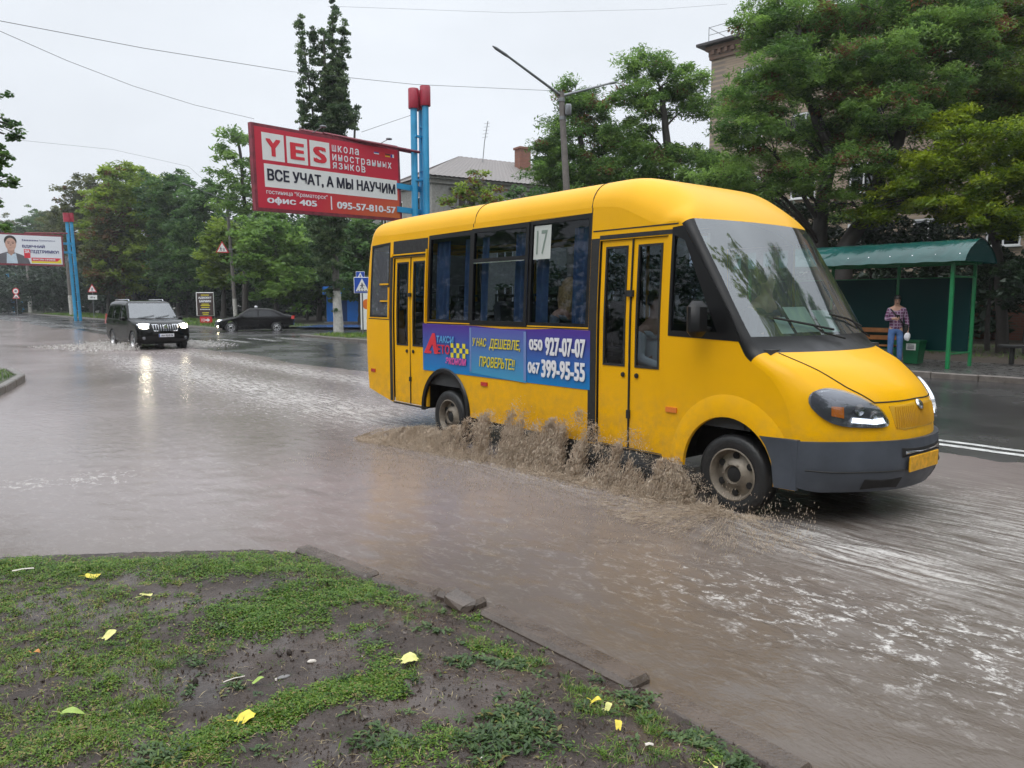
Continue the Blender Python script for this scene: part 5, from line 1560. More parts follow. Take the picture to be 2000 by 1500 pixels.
# advert on the side
def m_ad(name, top, bot, rough=.35):
    t = NT(name); sp = t.new('ShaderNodeSeparateXYZ'); t.l.new(t.coord(src='Generated'), sp.inputs[0])
    t.set(**{'Base Color': t.mix(t.rng(sp.outputs['Z'], .05, .95), bot, top), 'Roughness': rough, 'Normal': t.bump(t.noise(3, 2), .08, .02)})
    return t.m
AD = [(-4.735, .878), (-1.685, .884), (-1.685, 1.472), (-2.2, 1.476), (-2.55, 1.462), (-3.1, 1.452), (-3.6, 1.472), (-4.735, 1.478)]
ad = BUS.side(MB(), AD, -1, .006, (), .2).build('advert_panel', m_ad('advert_print', (.075, .03, .28), (.0, .19, .50)), bus)
BUS.side(MB(), [(-3.70, .915), (-2.655, .875), (-2.655, 1.44), (-3.1, 1.447), (-3.70, 1.455)], -1, .010, (), .2).build('film_sheet', m_ad('advert_film', (.10, .11, .40), (.05, .30, .52), .2), ad)
M_TAPE = pbr('clear_tape', (.16, .24, .50), .2, coat=.3)
for q_ in (rect(-3.70, -3.665, .93, 1.45), rect(-2.70, -2.655, .90, 1.43)): BUS.side(MB(), q_, -1, .012).build('tape_strip', M_TAPE, ad)
def ad_text(b, s, a, z, w, h, bold=.03, shear=0.0):
    for v, f, d in text_layers(s, bold, shear):
        b.add([(a + p[0] * w, -(w_bus(a, z) + .0165 + d), z + p[1] * h) for p in v], f)
    return b
T_WHITE = pbr('white_lettering', (.8, .8, .83), .45, var=.03); T_YEL = pbr('yellow_lettering', (.78, .66, .03), .45, var=.03)
T_RED = pbr('red_lettering', (.68, .03, .05), .45, var=.03); T_PINK = pbr('pink_lettering', (.72, .12, .42), .45, var=.03); T_CYAN = pbr('light_blue_lettering', (.13, .42, .75), .45, var=.03); T_BLK = pbr('black_lettering', (.012, .012, .03), .5, var=.03)
for args in (('050', -2.60, 1.235, .22, .125, .05), ('927-07-07', -2.34, 1.19, .60, .20, .05), ('067', -2.62, .985, .20, .13, .05), ('399-95-55', -2.40, .955, .66, .20, .05)):
    ad_text(MB(), *args).build('lettering', T_WHITE, ad)
for args in (('У НАС', -3.63, 1.235, .27, .10, .02, .2), ('ДЕШЕВЛЕ,', -3.31, 1.20, .56, .135, .025, .2), ('ПРОВЕРЬТЕ!!', -3.50, 1.0, .66, .125, .02, .2)):
    ad_text(MB(), *args).build('lettering', T_YEL, ad)
b = MB()
BUS.side(b, [(-4.70, 1.10), (-4.50, 1.36), (-4.44, 1.36), (-4.38, 1.10), (-4.46, 1.10), (-4.50, 1.22), (-4.58, 1.135), (-4.52, 1.135), (-4.53, 1.10)], -1, .014)
ad_text(b, 'ЕТО', -4.385, 1.105, .28, .12, .03)
b.build('lettering', T_RED, ad)
b = MB(); ad_text(b, 'ТАКСИ', -4.40, 1.245, .38, .09, .03, .1); b.build('lettering', T_CYAN, ad)
b = MB(); ad_text(b, 'эконом', -4.20, .985, .44, .09, .03, .2); b.build('lettering', T_PINK, ad)
b = MB()
for i in range(6):
    for j in range(3):
        if (i + j) % 2 == 0: BUS.side(b, rect(-4.09 + i * .062, -4.09 + i * .062 + .06, 1.075 + j * .06, 1.075 + j * .06 + .058), -1, .015)
b.build('checker_pattern', T_YEL, ad)
# curtains
def curtain(a, b_, ph, z1=2.50):
    o = MB(); n = 36
    V = []
    for k in range(n + 1):
        f = k / n; s = a + (b_ - a) * f
        for j in range(5):
            z = 1.50 + (z1 - 1.5) * j / 4
            V.append((s, -(w_bus(s, z) - .09) + .022 * sin(f * (b_ - a) * 62 + ph) * (1 - .3 * j / 4), z))
    o.add(V, [(k * 5 + j, k * 5 + j + 1, (k + 1) * 5 + j + 1, (k + 1) * 5 + j) for k in range(n) for j in range(4)])
    return o.build('curtain', M_CURT, bus, 80)
for i, (a, b_) in enumerate(((-4.57, -4.27), (-3.98, -3.72), (-3.62, -3.47), (-2.98, -2.74), (-2.60, -2.44), (-2.06, -1.76))): curtain(a, b_, i * 1.3)
# seats
def seat(s, y):
    o = MB().rbox((s, y, 1.17), (.42, .44, .12), .04).rbox((s - .22, y, 1.45), (.11, .44, .62), .05, Matrix.Rotation(-.12, 3, 'Y')).box((s, y, .93), (.08, .3, .4)).build('seat', M_SEAT, bus, 40)
    MB().tube([(s - .25, y - .18, 1.66), (s - .27, y - .17, 1.83), (s - .27, y + .17, 1.83), (s - .25, y + .18, 1.66)], .016, 8).build('seat_handle', M_INT, o, 40)
for s in (-2.52, -3.2, -4.0): seat(s, -.62); seat(s, .62); seat(s, .15)
seat(-.75, .45); seat(-5.6, -.4); seat(-5.6, .4)
b = MB()
for s in (-1.62, -3.4, -4.6): b.tube([(s, -.25, .75), (s, -.25, 2.7)], .017, 8)
for y in (-.3, .3): b.tube([(-5.8, y, 2.45), (-1.3, y, 2.45)], .016, 8)
b.build('hand_rail', M_YELD, bus, 40)
# steering wheel
b = MB(); q = []
for k in range(25):
    a = 2 * pi * k / 24; q.append((-.22 + .19 * cos(a) * .45, .45 + .19 * sin(a), 1.42 + .19 * cos(a) * .9))
b.tube(q, .014, 6, False); b.tube([(-.22, .45, 1.42), (-.02, .45, 1.28)], .02, 6)
b.build('steering_wheel', M_BLK2, bus, 40)
# nose: seams, headlights, grille, bumper, plate
b = MB()
for sg in (-1, 1):
    BUS.seam(b, [(15.2, sg * .82), (16.0, sg * .74), (16.8, sg * .64), (17.4, sg * .55), (17.72, sg * .50)], .005)
BUS.seam(b, [(17.72, -.50), (17.70, -.25), (17.66, 0), (17.70, .25), (17.72, .50)], .006)
for u in (7.0 - .1, 8.03): BUS.seam(b, [(u, -BUS.W(u)), (u, -.7), (u, 0), (u, .7), (u, BUS.W(u))], .006, .0, 12)
for s0 in (-1.725, -3.69): BUS.sidepanel(b, rect(s0 - .005, s0 + .005, 2.62 if s0 < -3 else 2.40, 2.66), -1, .003, .004)
BUS.sidepanel(b, rect(-1.70, -.66, 2.425, 2.437), -1, .003, .004)
BUS.sidepanel(b, [(-6.2, 1.512), (-5.6, 1.506), (-5.6, 1.518), (-6.2, 1.524)], -1, .003, .004)
BUS.sidepanel(b, rect(-4.64, -1.72, 1.478, 1.488), -1, .003, .004)
b.build('panel_seam', M_BLK2, bus)
HL = smooth_loop([(-.80, 16.85), (-.90, 17.2), (-.885, 18.3), (-.78, 18.78), (-.58, 18.88), (-.40, 18.86), (-.46, 18.2), (-.58, 17.5), (-.70, 17.0)])
for sg in (-1, 1):
    hl = [(p[0] * -sg, p[1]) for p in HL]
    if sg > 0: hl = hl[::-1]
    o = BUS.patch(MB(), hl, .004, .06, .02).build('headlight', M_LAMPIN, bus, 50)
    cx, cu = sum(p[0] for p in hl) / len(hl), sum(p[1] for p in hl) / len(hl)
    BUS.patch(MB(), [(cx + (p[0] - cx) * .97, cu + (p[1] - cu) * .97) for p in hl], .03, .06, .026).build('lens', M_GC, o, 50)
    BUS.patch(MB(), [(-sg * -.70, 18.62), (-sg * -.53, 18.72), (-sg * -.45, 18.66), (-sg * -.47, 18.45), (-sg * -.56, 18.5), (-sg * -.69, 18.42)][::1 if sg < 0 else -1], .016, .05).build('daytime_lamp', M_DRL, o)
    BUS.patch(MB(), [(-sg * -.80, 17.9), (-sg * -.81, 18.35), (-sg * -.74, 18.45), (-sg * -.73, 17.95)][::1 if sg < 0 else -1], .012, .05).build('indicator', M_AMBER, o)
    b = MB()
    for (t_, u_, r_) in ((-.64, 18.1, .045), (-.54, 18.35, .04)):
        p = BUS.pt(u_, t_ * -sg, .006); b.lathe([(.001, .0), (r_ * .5, .003), (r_, .012)], p, (.9, .4 * sg, .1), 16)
    b.build('bulb_bowl', M_CHROME, o, 40)
GR = [(-.385, 17.95), (-.34, 18.95), (-.25, 19.14), (.25, 19.14), (.34, 18.95), (.385, 17.95), (.0, 17.82)]
o = BUS.patch(MB(), GR[::-1], .004, .06, .02).build('grille', M_YELD, bus, 50)
b = MB()
for k in range(27):
    t_ = -.33 + .66 * k / 26
    b.tube([BUS.pt(18.02, t_, .008), BUS.pt(18.5, t_, .012), BUS.pt(18.98, t_, .008)], .004, 4)
b.build('grille_bar', M_YELD, o)
o.children[-1]['kind'] = 'stuff'
b = MB(); p = BUS.pt(18.0, 0, .012); b.lathe([(.001, .014), (.03, .012), (.045, 0)], p, (.85, 0, .5), 16); b.build('emblem', M_CHROME, o, 40)
bp = BUS.skin(lambda u, v: 'b', 1, 16, np.linspace(19.85, 22, 9), .035)['b']
edge = [BUS.pt(u, sg * BUS.W(u), .0) for sg in (-1, 1) for u in (19.85, 22)]
for sg in (-1, 1):
    x0 = BUS.base(20, BUS.W(20)).x
    BUS.sidepanel(bp, [(.235, .69), (x0 + .06, .69), (x0 + .06, .295), (.372, .295), (.345, .50), (.29, .62)], sg, .033, .04)
top = []
for v in np.linspace(-1, 1, 25):
    t_ = BUS.tv(19.85, v); top += [BUS.pt(19.85, t_, .035), BUS.pt(19.85, t_, -.01)]
bp.add(top, [(2 * k, 2 * k + 1, 2 * k + 3, 2 * k + 2) for k in range(24)])
o = bp.build('bumper', M_GREYP, bus, 40)
b = BUS.patch(MB(), [(-.30, 21.25), (-.30, 21.75), (-.62, 21.75), (-.62, 21.25)], .038, .06); BUS.patch(b, [(.62, 21.25), (.62, 21.75), (.30, 21.75), (.30, 21.25)], .038, .06)
BUS.patch(b, [(.33, 20.25), (.33, 20.55), (-.33, 20.55), (-.33, 20.25)], .038, .06)
b.build('air_intake', M_DARK, o)
b = MB(); BUS.seam(b, [(20.95, -BUS.W(20.9) * .98), (20.95, -.5), (20.95, 0), (20.95, .5), (20.95, .85)], .006, .036); b.build('bumper_seam', M_BLK2, o)
b = BUS.patch(MB(), [(.30, 20.36), (.30, 20.46), (-.30, 20.46), (-.30, 20.36)], .045, .06, .01); b.build('chrome_strip', M_CHROME, o)
b = MB().rbox((1.095, -.04, .50), (.015, .50, .125), .006); b.build('number_plate', pbr('yellow_plate', (.72, .36, .01), .4, vs=20, var=.25), o)
for s, z, m in ((-.66, .80, M_AMBER), (-3.42, .80, M_REDL), (-6.08, .78, M_REDL)):
    BUS.sidepanel(MB(), rect(s - .06, s + .06, z - .022, z + .022), -1, .014, .014).build('side_marker', m, bus)
# mirrors, wipers, cowl
for sg in (-1, 1):
    y = sg * 1.17
    o = MB().rbox((-.28, y, 1.61), (.13, .20, .30), .05).build('mirror', M_BLK, bus, 40)
    MB().tube([(-.30, sg * .96, 1.52), (-.29, y, 1.54)], .022, 8).tube([(-.30, sg * .96, 1.66), (-.29, y, 1.66)], .016, 8).build('mirror_arm', M_BLK2, o, 40)
for pts, arm in ((((13.66, -.66), (13.78, -.3), (13.9, .02)), ((14.5, .06), (13.8, -.28))), (((13.62, .12), (13.7, .42), (13.86, .74)), ((14.5, .72), (13.74, .48)))):
    b = MB(); BUS.seam(b, list(pts), .010, .022); o = b.build('wiper', M_BLK2, bus)
    b = MB(); BUS.seam(b, list(arm), .008, .036); b.build('wiper_arm', M_BLK2, o)
# papers on the dashboard, route number card
b = MB()
for t0, t1, u0, u1 in ((-.42, -.10, 13.45, 13.86), (-.03, .26, 13.5, 13.88), (-.60, -.46, 13.6, 13.88)):
    b.add([BUS.pt(u, t, -.035) for u in (u0, u1) for t in (t0, t1)], [(0, 1, 3, 2)])
b.build('dashboard_card', M_WHITE, bus)
card = BUS.side(MB(), rect(-2.60, -2.33, 2.20, 2.55), -1, -.012).build('route_card', pbr('pale_card', (.50, .53, .50), .5, var=.06), bus)
v, f = text_shape('17'); mn, mx = v.min(0), v.max(0); u = (v - mn) / (mx - mn)
MB().add([(-2.555 + p[0] * .17, -(w_bus(-2.5, 2.25 + p[1] * .25) - .009), 2.25 + p[1] * .25) for p in u], f).build('number_lettering', pbr('grey_green_lettering', (.18, .24, .2), .5), card)

# ---------------------------------------------------------------- passenger cars
def w_car(W, zb, lean, H):
    def w(s, z):
        a = min(max((z - zb) / (H - zb), 0), 1.1)
        return W - lean * a ** 1.1 - (.03 if z < .35 else 0)
    return w
def car(name, label, cat, loc, rz, C, W, zb, lean, zones, arches, wr, wins, paint, lamps, grille, extra, wheel_rim, nearside):
    H = max(c[1] for c in C)
    sh = Shell(C, w_car(W, zb, lean, H), 2.2)
    t = thing(name, label, cat, loc, rz)
    def zone(u, v):
        for a, b_, k in zones:
            if a < u < b_: return k if abs(v) < .61 else 'body'
        return 'body'
    sk = sh.skin(zone, 5, 12)
    bot = []
    for s0 in sorted(arches, reverse=True):
        bot += [(s0 + wr * 1.22, .30)] + arc((s0, .33), wr * 1.18, wr * 1.16, 0, 180, 14) + [(s0 - wr * 1.22, .30)]
    capo = sh.rim() + bot
    bd = sk['body']
    for sg in (-1, 1): sh.side(bd, capo, sg, 0, wins, .14)
    bd.build('body', paint, t, 35)
    for k in ('windscreen', 'rear_window'):
        if k in sk: sk[k].build(k, M_GCW if k == 'windscreen' else M_GD, t, 40)
    for sg in (-1, 1):
        for w_ in wins: sh.side(MB(), w_, sg, -.012).build('window', M_GD, t)
        b = MB()
        for w_ in wins:
            cx, cz = sum(p[0] for p in w_) / len(w_), sum(p[1] for p in w_) / len(w_)
            big = [(cx + (p[0] - cx) * 1.03, cz + (p[1] - cz) * 1.07) for p in w_]
            sh.side(b, big, sg, .004, [w_])
        b.build('window_trim', M_BLK, t)
    b = MB()
    b.box((0, 0, .42), (C[-1][0] * 1.75, W * 1.4, .3))
    for s0 in arches:
        for sg in (-1, 1):
            o = []
            for k in range(13):
                a = radians(180 * k / 12); o += [(s0 + wr * 1.2 * cos(a), sg * (W - .02), .33 + wr * 1.18 * sin(a)), (s0 + wr * 1.2 * cos(a), sg * W * .5, .33 + wr * 1.18 * sin(a))]
            b.add(o, [(2 * k, 2 * k + 1, 2 * k + 3, 2 * k + 2) for k in range(12)])
    b.build('underbody', M_DARK, t)
    b = MB()
    b.box((0, 0, .62), (2.6, W * 1.6, .1)).rbox((.35, .4, .95), (.14, .5, .6), .05).rbox((.35, -.4, .95), (.14, .5, .6), .05).rbox((.30, .4, H * .76), (.1, .26, .18), .04).rbox((.30, -.4, H * .76), (.1, .26, .18), .04).rbox((-.9, 0, .95), (.16, 1.2, .6), .05)
    b.build('seats', M_SEAT, t)
    for s0 in arches:
        for sg in (-1, 1): wheel(t, (s0, sg * (W - .12), wr - .03), wr, .22, sg, wheel_rim, .68, 7)
    for sg in (-1, 1):
        for s_ in extra['doors']: sh.sidepanel(MB(), rect(s_ - .004, s_ + .004, .42, zb), sg, .002, .004).build('panel_seam', M_DARK, t)
    for sg in (-1, 1):
        for s_, z_ in extra['handles']:
            MB().rbox((s_, sg * (sh.w(s_, z_) + .018), z_), (.19, .035, .03), .012).build('handle', paint, t, 40)
        s_, z_ = extra['mirror']
        MB().rbox((s_, sg * (W + .10), z_), (.12, .20, .15), .04).rbox((s_, sg * (W - .0), z_ - .05), (.06, .12, .04), .01).build('mirror', paint, t, 40)
        lp = [(p[0] * sg, p[1]) for p in lamps]
        if sg > 0: lp = lp[::-1]
        o = sh.patch(MB(), lp, .006, .06, .02).build('headlight', M_LAMPIN, t, 50)
        cx, cu = sum(p[0] for p in lp) / len(lp), sum(p[1] for p in lp) / len(lp)
        sh.patch(MB(), [(cx + (p[0] - cx) * extra.get('lampk', .62), cu + (p[1] - cu) * extra.get('lampk', .62)) for p in lp], .016, .06).build('bulb', M_LAMP, o)
        sh.patch(MB(), lp, .025, .06, .018).build('lens', M_GC, o, 50)
        if 'fog' in extra:
            t_, u_ = extra['fog']; p = sh.pt(u_, t_ * sg, .004)
            MB().lathe([(.001, .014), (.05, .012), (.06, 0)], p, (1, .3 * sg, 0), 14).build('fog_lamp', M_LAMP if extra.get('foglit') == sg or extra.get('foglit') == 2 else M_LAMPIN, t, 40)
        s_, z0_, z1_ = extra['tail']
        sh.sidepanel(MB(), [(s_, z0_), (s_ + .20, z0_ + .03), (s_ + .14, z1_), (s_ - .02, z1_)], sg, .008, .02).build('tail_lamp', M_REDL, t)
    gp, nb, horiz = grille
    o = sh.patch(MB(), gp, .004, .06, .02).build('grille', M_DARK, t)
    ts = [p[0] for p in gp]; us = [p[1] for p in gp]
    b = MB()
    for k in range(nb):
        f = (k + .5) / nb
        if horiz:
            u_ = min(us) + (max(us) - min(us)) * f; b.tube([sh.pt(u_, q, .012) for q in np.linspace(min(ts) * .95, max(ts) * .95, 7)], .010, 5)
        else:
            t_ = min(ts) + (max(ts) - min(ts)) * f; b.tube([sh.pt(u_, t_, .014) for u_ in np.linspace(min(us), max(us), 4)], .014, 5)
    b.build('grille_bar', M_CHROME, o)
    b = MB()
    n = len(gp)
    b.tube([sh.pt(gp[k % n][1], gp[k % n][0], .012) for k in range(n + 1)], .018, 6); b.build('grille_frame', M_CHROME, o, 40)
    pu = extra['plate']; p = sh.pt(pu, 0, .015)
    pb = MB().rbox((p.x, 0, p.z), (.012, .54, .12), .004).build('number_plate', T_WHITE, t)
    if extra.get('ptext'):
        MB().text(extra['ptext'], (p.x + .0085, -.19, p.z - .038), (0, 1, 0), (0, 0, 1), .43, .076, .02).build('lettering', T_BLK, pb)
        MB().box((p.x + .004, -.25, p.z), (.008, .035, .11)).build('blue_strip', pbr('plate_blue', (.02, .08, .4), .4), pb)
    return t, sh
PAINT_BLK = car_paint('black_car_paint', (.004, .004, .0045), .09, (.05, .042, .035), damt=.12, coat=0, spec=.26)
PAINT_MAR = car_paint('deep_black_paint', (.005, .0045, .0055), .09, (.05, .042, .035), damt=.12, coat=0, spec=.26)
RIM_ALU = pbr('alloy_rim', (.55, .55, .56), .3, .8)
suv_loc = AT(287, 640, 30.3); suv_loc = Vector((suv_loc.x, 30.3, -.07))
suv, SUV = car('suv', 'black off-road car driving through the flood with both headlights lit', 'car', suv_loc, radians(-90 + 41),
    [(-2.34, .45, -.06, .12), (-2.38, .75, -.07, .12), (-2.34, 1.12, -.08, .12), (-2.24, 1.45, -.08, .10), (-2.08, 1.76, -.07, .10), (-1.8, 1.855, -.03, .13), (-.7, 1.885, 0, .14), (.15, 1.85, .02, .13), (.42, 1.77, .06, .06),
     (.80, 1.47, .12, .06), (1.12, 1.22, .20, .06), (1.22, 1.18, .22, .08), (1.7, 1.15, .25, .12), (2.12, 1.07, .28, .12), (2.27, .98, .28, .10), (2.35, .82, .27, .10), (2.38, .62, .25, .12), (2.36, .45, .24, .12), (2.26, .34, .24, .10)],
    .94, 1.10, .17, [(8, 10, 'windscreen'), (3.1, 4, 'rear_window')], (1.45, -1.34), .385,
    [[(-2.0, 1.20), (-1.30, 1.17), (-1.30, 1.68), (-1.86, 1.68)], [(-1.22, 1.17), (-.30, 1.16), (-.30, 1.70), (-1.22, 1.69)], [(-.22, 1.16), (.84, 1.17), (.40, 1.62), (.22, 1.69), (-.22, 1.70)]],
    PAINT_BLK, [(.50, 13.75), (.56, 14.9), (.72, 15.15), (.87, 14.8), (.90, 13.7), (.72, 13.5)], ([(-.46, 14.0), (-.40, 15.35), (.40, 15.35), (.46, 14.0)][::-1], 11, False),
    {'doors': (-1.26, -.26, .92), 'handles': ((-.42, 1.02), (-1.10, 1.03)), 'mirror': (.72, 1.19), 'fog': (.74, 16.7), 'tail': (-2.36, .95, 1.35), 'plate': 16.15, 'ptext': 'AH 9210 IX', 'lampk': .8}, RIM_ALU, -1)
b = MB()
for sg in (-1, 1): b.tube([(.1, sg * .62, 1.86), (0, sg * .63, 1.915), (-1.75, sg * .63, 1.905), (-1.85, sg * .62, 1.85)], .02, 6)
b.build('roof_rail', M_CHROME, suv, 40)
p = SUV.pt(14.5, 0, .03); MB().lathe([(.001, .012), (.07, .010), (.08, 0)], p, (1, 0, .2), 16).build('emblem', M_CHROME, suv, 40)
b = MB(); SUV.seam(b, [(10.0, -.6), (9.75, -.2), (9.6, .0)], .009, .02); SUV.seam(b, [(10.0, .0), (9.75, .35), (9.6, .55)], .009, .02); b.build('wiper', M_BLK2, suv)
sed_loc = Vector((AT(500, 645, 46.5).x, 46.5, -.06))
sedan, SED = car('sedan', 'black taxi saloon with a roof sign waiting at the driveway behind the off-road car', 'car', sed_loc, radians(180 + 16),
    [(-2.22, .42, -.10, .10), (-2.27, .68, -.12, .10), (-2.22, .98, -.12, .10), (-2.02, 1.05, -.10, .10), (-1.72, 1.09, -.06, .08), (-1.1, 1.36, -.03, .08), (-.6, 1.44, 0, .12), (.05, 1.455, .02, .12), (.42, 1.40, .05, .06),
     (.88, 1.13, .11, .06), (1.22, .955, .2, .06), (1.32, .925, .22, .09), (1.75, .87, .30, .12), (2.10, .79, .36, .12), (2.22, .70, .37, .10), (2.28, .56, .36, .10), (2.29, .42, .35, .10), (2.22, .28, .33, .10)],
    .885, .90, .20, [(8, 10, 'windscreen'), (4, 5, 'rear_window')], (1.36, -1.22), .33,
    [[(-1.42, .98), (-.22, .95), (-.22, 1.34), (-.70, 1.34), (-1.1, 1.24)], [(-.15, .95), (.94, .955), (.42, 1.27), (.22, 1.34), (-.15, 1.35)]],
    PAINT_MAR, [(.42, 13.5), (.44, 14.3), (.62, 14.5), (.80, 14.2), (.84, 13.3), (.64, 13.2)], ([(-.34, 13.9), (-.34, 14.8), (.34, 14.8), (.34, 13.9)][::-1], 9, False),
    {'doors': (-.18, .86, -1.15), 'handles': ((-.02, .86), (-1.0, .87)), 'mirror': (.72, .97), 'fog': (.66, 16.2), 'foglit': 2, 'tail': (-2.24, .80, 1.0), 'plate': 15.7, 'lampk': .55}, RIM_ALU, 1)
ts = thing('taxi_roof_sign', 'small white taxi sign standing on the roof of the black saloon', 'taxi sign', sed_loc + Vector((0, 0, 1.455)), radians(196))
MB().rbox((-.05, 0, .07), (.16, .62, .12), .03).build('sign_box', T_WHITE, ts, 40)
b = MB(); b.box((-.05, -.2, .005), (.1, .08, .02)).box((-.05, .2, .005), (.1, .08, .02)); b.build('foot', M_BLK2, ts)
# ================================================================ STREET FURNITURE
M_PBLUE = pbr('sky_blue_pole_paint', (.03, .30, .55), .38, vs=1.2, var=.18, coat=.2)
M_PRED = pbr('crimson_paint', (.36, .02, .045), .4, vs=3, var=.2, coat=.2)
M_FRAMER = pbr('weathered_crimson_frame', (.20, .03, .045), .5, vs=6, var=.35)
M_CONC = m_stone('pole_concrete', (.10, .088, .078), (.20, .18, .165), .7)
M_SIGNRED = pbr('sign_red', (.55, .02, .03), .35, var=.05)
M_SIGNW = pbr('sign_white', (.78, .78, .76), .35, var=.04)
M_SIGNB = pbr('sign_blue', (.01, .07, .42), .35, var=.05)
def m_poster(name, top, corner):
    t = NT(name); sp = t.new('ShaderNodeSeparateXYZ'); t.l.new(t.coord(src='Generated'), sp.inputs[0])
    k = t.math('MULTIPLY', t.rng(sp.outputs['X'], .35, 1.0), t.rng(sp.outputs['Z'], .5, .0))
    t.set(**{'Base Color': t.mix(k, top, corner), 'Roughness': .4, 'Normal': t.bump(t.noise(1.2, 3), .05, .03)})
    return t.m
# ---- the red school billboard
DL = 24.2
bl, br_ = AT(504, 405, DL), AT(780, 430, DL * 1.2)
tl, tr_ = AT(504, 243, DL), AT(780, 292, DL * 1.2)
zlo, zhi = bl.z, tl.z - .05
bx = Vector((br_.x - bl.x, br_.y - bl.y, 0)); WB = bx.length; HBD = zhi - zlo; bx.normalize()
bn = Vector((bx.y, -bx.x, 0))               # towards the viewer
org = Vector((bl.x, bl.y, zlo))
bd = thing('billboard', 'red language school billboard on three blue poles with crimson caps', 'billboard', (org.x, org.y, 0), atan2(bx.y, bx.x))
ZO = zlo                                     # local frame: x along the board, -y to the viewer
rp_ = Matrix.Rotation(-atan2(bx.y, bx.x), 3, 'Z')
b = MB()
for z in (ZO - .05, ZO + HBD + .05): b.box((WB / 2, .05, z), (WB + .2, .16, .10))
for x in (-.05, WB + .05): b.box((x, .05, ZO + HBD / 2), (.10, .16, HBD))
b.box((WB / 2, .09, ZO + HBD / 2), (WB, .06, HBD))
b.build('frame', M_FRAMER, bd)
ps = MB().box((WB / 2, -.02, ZO + HBD / 2), (WB, .03, HBD)).build('poster', m_poster('school_poster', (.56, .022, .05), (.62, .17, .04)), bd)
def rz(p): return p / (1.2 - .2 * p)     # measured fraction along the slanted board -> fraction of its length
def bq(b, x0, x1, z0, z1, y=-.0385):          # fractions, z from the top
    return b.add([(x0 * WB, y, ZO + (1 - z1) * HBD), (x1 * WB, y, ZO + (1 - z1) * HBD), (x1 * WB, y, ZO + (1 - z0) * HBD), (x0 * WB, y, ZO + (1 - z0) * HBD)], [(0, 1, 2, 3)])
def bt(b, s, x0, x1, z0, z1, bold=.02, y=-.045, shear=0):
    return b.text(s, (x0 * WB, y, ZO + (1 - z1) * HBD), (1, 0, 0), (0, 0, 1), (x1 - x0) * WB, (z1 - z0) * HBD, bold, shear)
for x0, x1, ch in ((.040, .175, 'Y'), (.190, .325, 'E'), (.340, .475, 'S')):
    o = bq(MB(), x0, x1, .06, .40).build('white_tile', M_SIGNW, ps)
    bt(MB(), ch, x0 + .022, x1 - .022, .125, .35, .045).build('lettering', T_RED, ps)
bq(MB(), .045, .985, .445, .735).build('white_band', M_SIGNW, ps)
bt(MB(), 'ВСЕ УЧАТ, А МЫ НАУЧИМ', .062, .968, .50, .675, .035).build('lettering', T_BLK, ps)
b = MB()
for s, z, x1 in (('школа', .075, .70), ('иностранных', .195, .955), ('языков', .305, .745)):
    n = len(s); w = (x1 - .492) / n
    for k, chh in enumerate(s):
        v, f = text_shape(chh, .03); h = .088 * (1.28 if chh == 'р' else 1)
        zz = z + .088
        bt(b, chh, .492 + k * w, .492 + k * w + w * .70, z, zz + (.03 if chh == 'р' else 0), .014)
b.build('lettering', T_WHITE, ps)
for q_ in (('гостиница "Краматорск"', .05, .445, .765, .835, .008), ('офис 405', .052, .37, .85, .955, .035), ('095-57-810-57', .51, .965, .835, .935, .035)): bt(MB(), *q_).build('lettering', T_WHITE, ps)
bq(MB(), .468, .476, .775, .955).build('divider_line', T_WHITE, ps)
b = MB(); bq(b, .80, .984, .065, .125, -.040); b.build('flag_strip', T_RED, ps)
for k, (c0, c1, c2) in enumerate((((.02, .05, .3), (.7, .7, .7), (.5, .02, .03)), ((.6, .02, .03), (.6, .02, .03), (.6, .02, .03)), ((.02, .02, .02), (.5, .02, .02), (.7, .5, .02)), ((.02, .06, .35), (.75, .75, .75), (.55, .02, .03)))):
    for j, c_ in enumerate((c0, c1, c2)):
        x0 = .805 + k * .045; b = MB()
        if k == 3: bq(b, x0 + j * .0135, x0 + (j + 1) * .0135, .072, .118, -.042)
        else: bq(b, x0, x0 + .0405, .072 + j * .0153, .072 + (j + 1) * .0153, -.042)
        b.build('flag_stripe', pbr('flag_colour', c_, .4, var=.02), ps)
PX = AT(822, 600, DL * 1.2 + .6); pl0 = rp_ @ (Vector((PX.x, PX.y, 0)) - Vector((org.x, org.y, 0)))
ztop = AT(825, 172, DL * 1.2 + .6).z
for dx, dy, dz in ((-.20, .05, -.10), (.08, -.28, 0), (.28, .10, -.08)):
    o = MB().tube([(pl0.x + dx, pl0.y + dy, 0), (pl0.x + dx, pl0.y + dy, ztop - .6)], .125, 14).build('pole', M_PBLUE, bd, 40)
    MB().lathe([(.001, .72), (.19, .72), (.20, .70), (.20, .02), (.19, 0), (.001, 0)], (pl0.x + dx, pl0.y + dy, ztop - .68 + dz), (0, 0, 1), 14).build('pole_cap', M_PRED, o, 40)
b = MB()
for z in np.arange(1.5, ztop - 1, 1.6): b.box((pl0.x - .02, pl0.y - .06, z), (.5, .12, .07)).box((pl0.x + .16, pl0.y - .1, z + .4), (.1, .4, .07))
for z in (ZO + .5, ZO + 1.35): b.box(((WB + pl0.x) / 2, pl0.y * .5 + .1, z), (pl0.x - WB + .3, .16, .20))
b.build('cross_brace', M_PBLUE, bd)
b = MB()
for y in (-.25, .35): b.tube([(WB * .45, y * .3 + .12, ZO + HBD + .16), (pl0.x, pl0.y + y * .4, ZO + HBD + .02)], .05, 6)
for k in range(9):
    x = WB * .5 + (pl0.x - WB * .5) * k / 8; b.tube([(x, -.05, ZO + HBD + .12), (x + .35, .28, ZO + HBD + .08)], .028, 5)
b.tube([(WB * .30, .1, ZO + HBD + .14), (WB + .1, .1, ZO + HBD + .14)], .06, 6)
b.build('truss', M_FRAMER, bd)
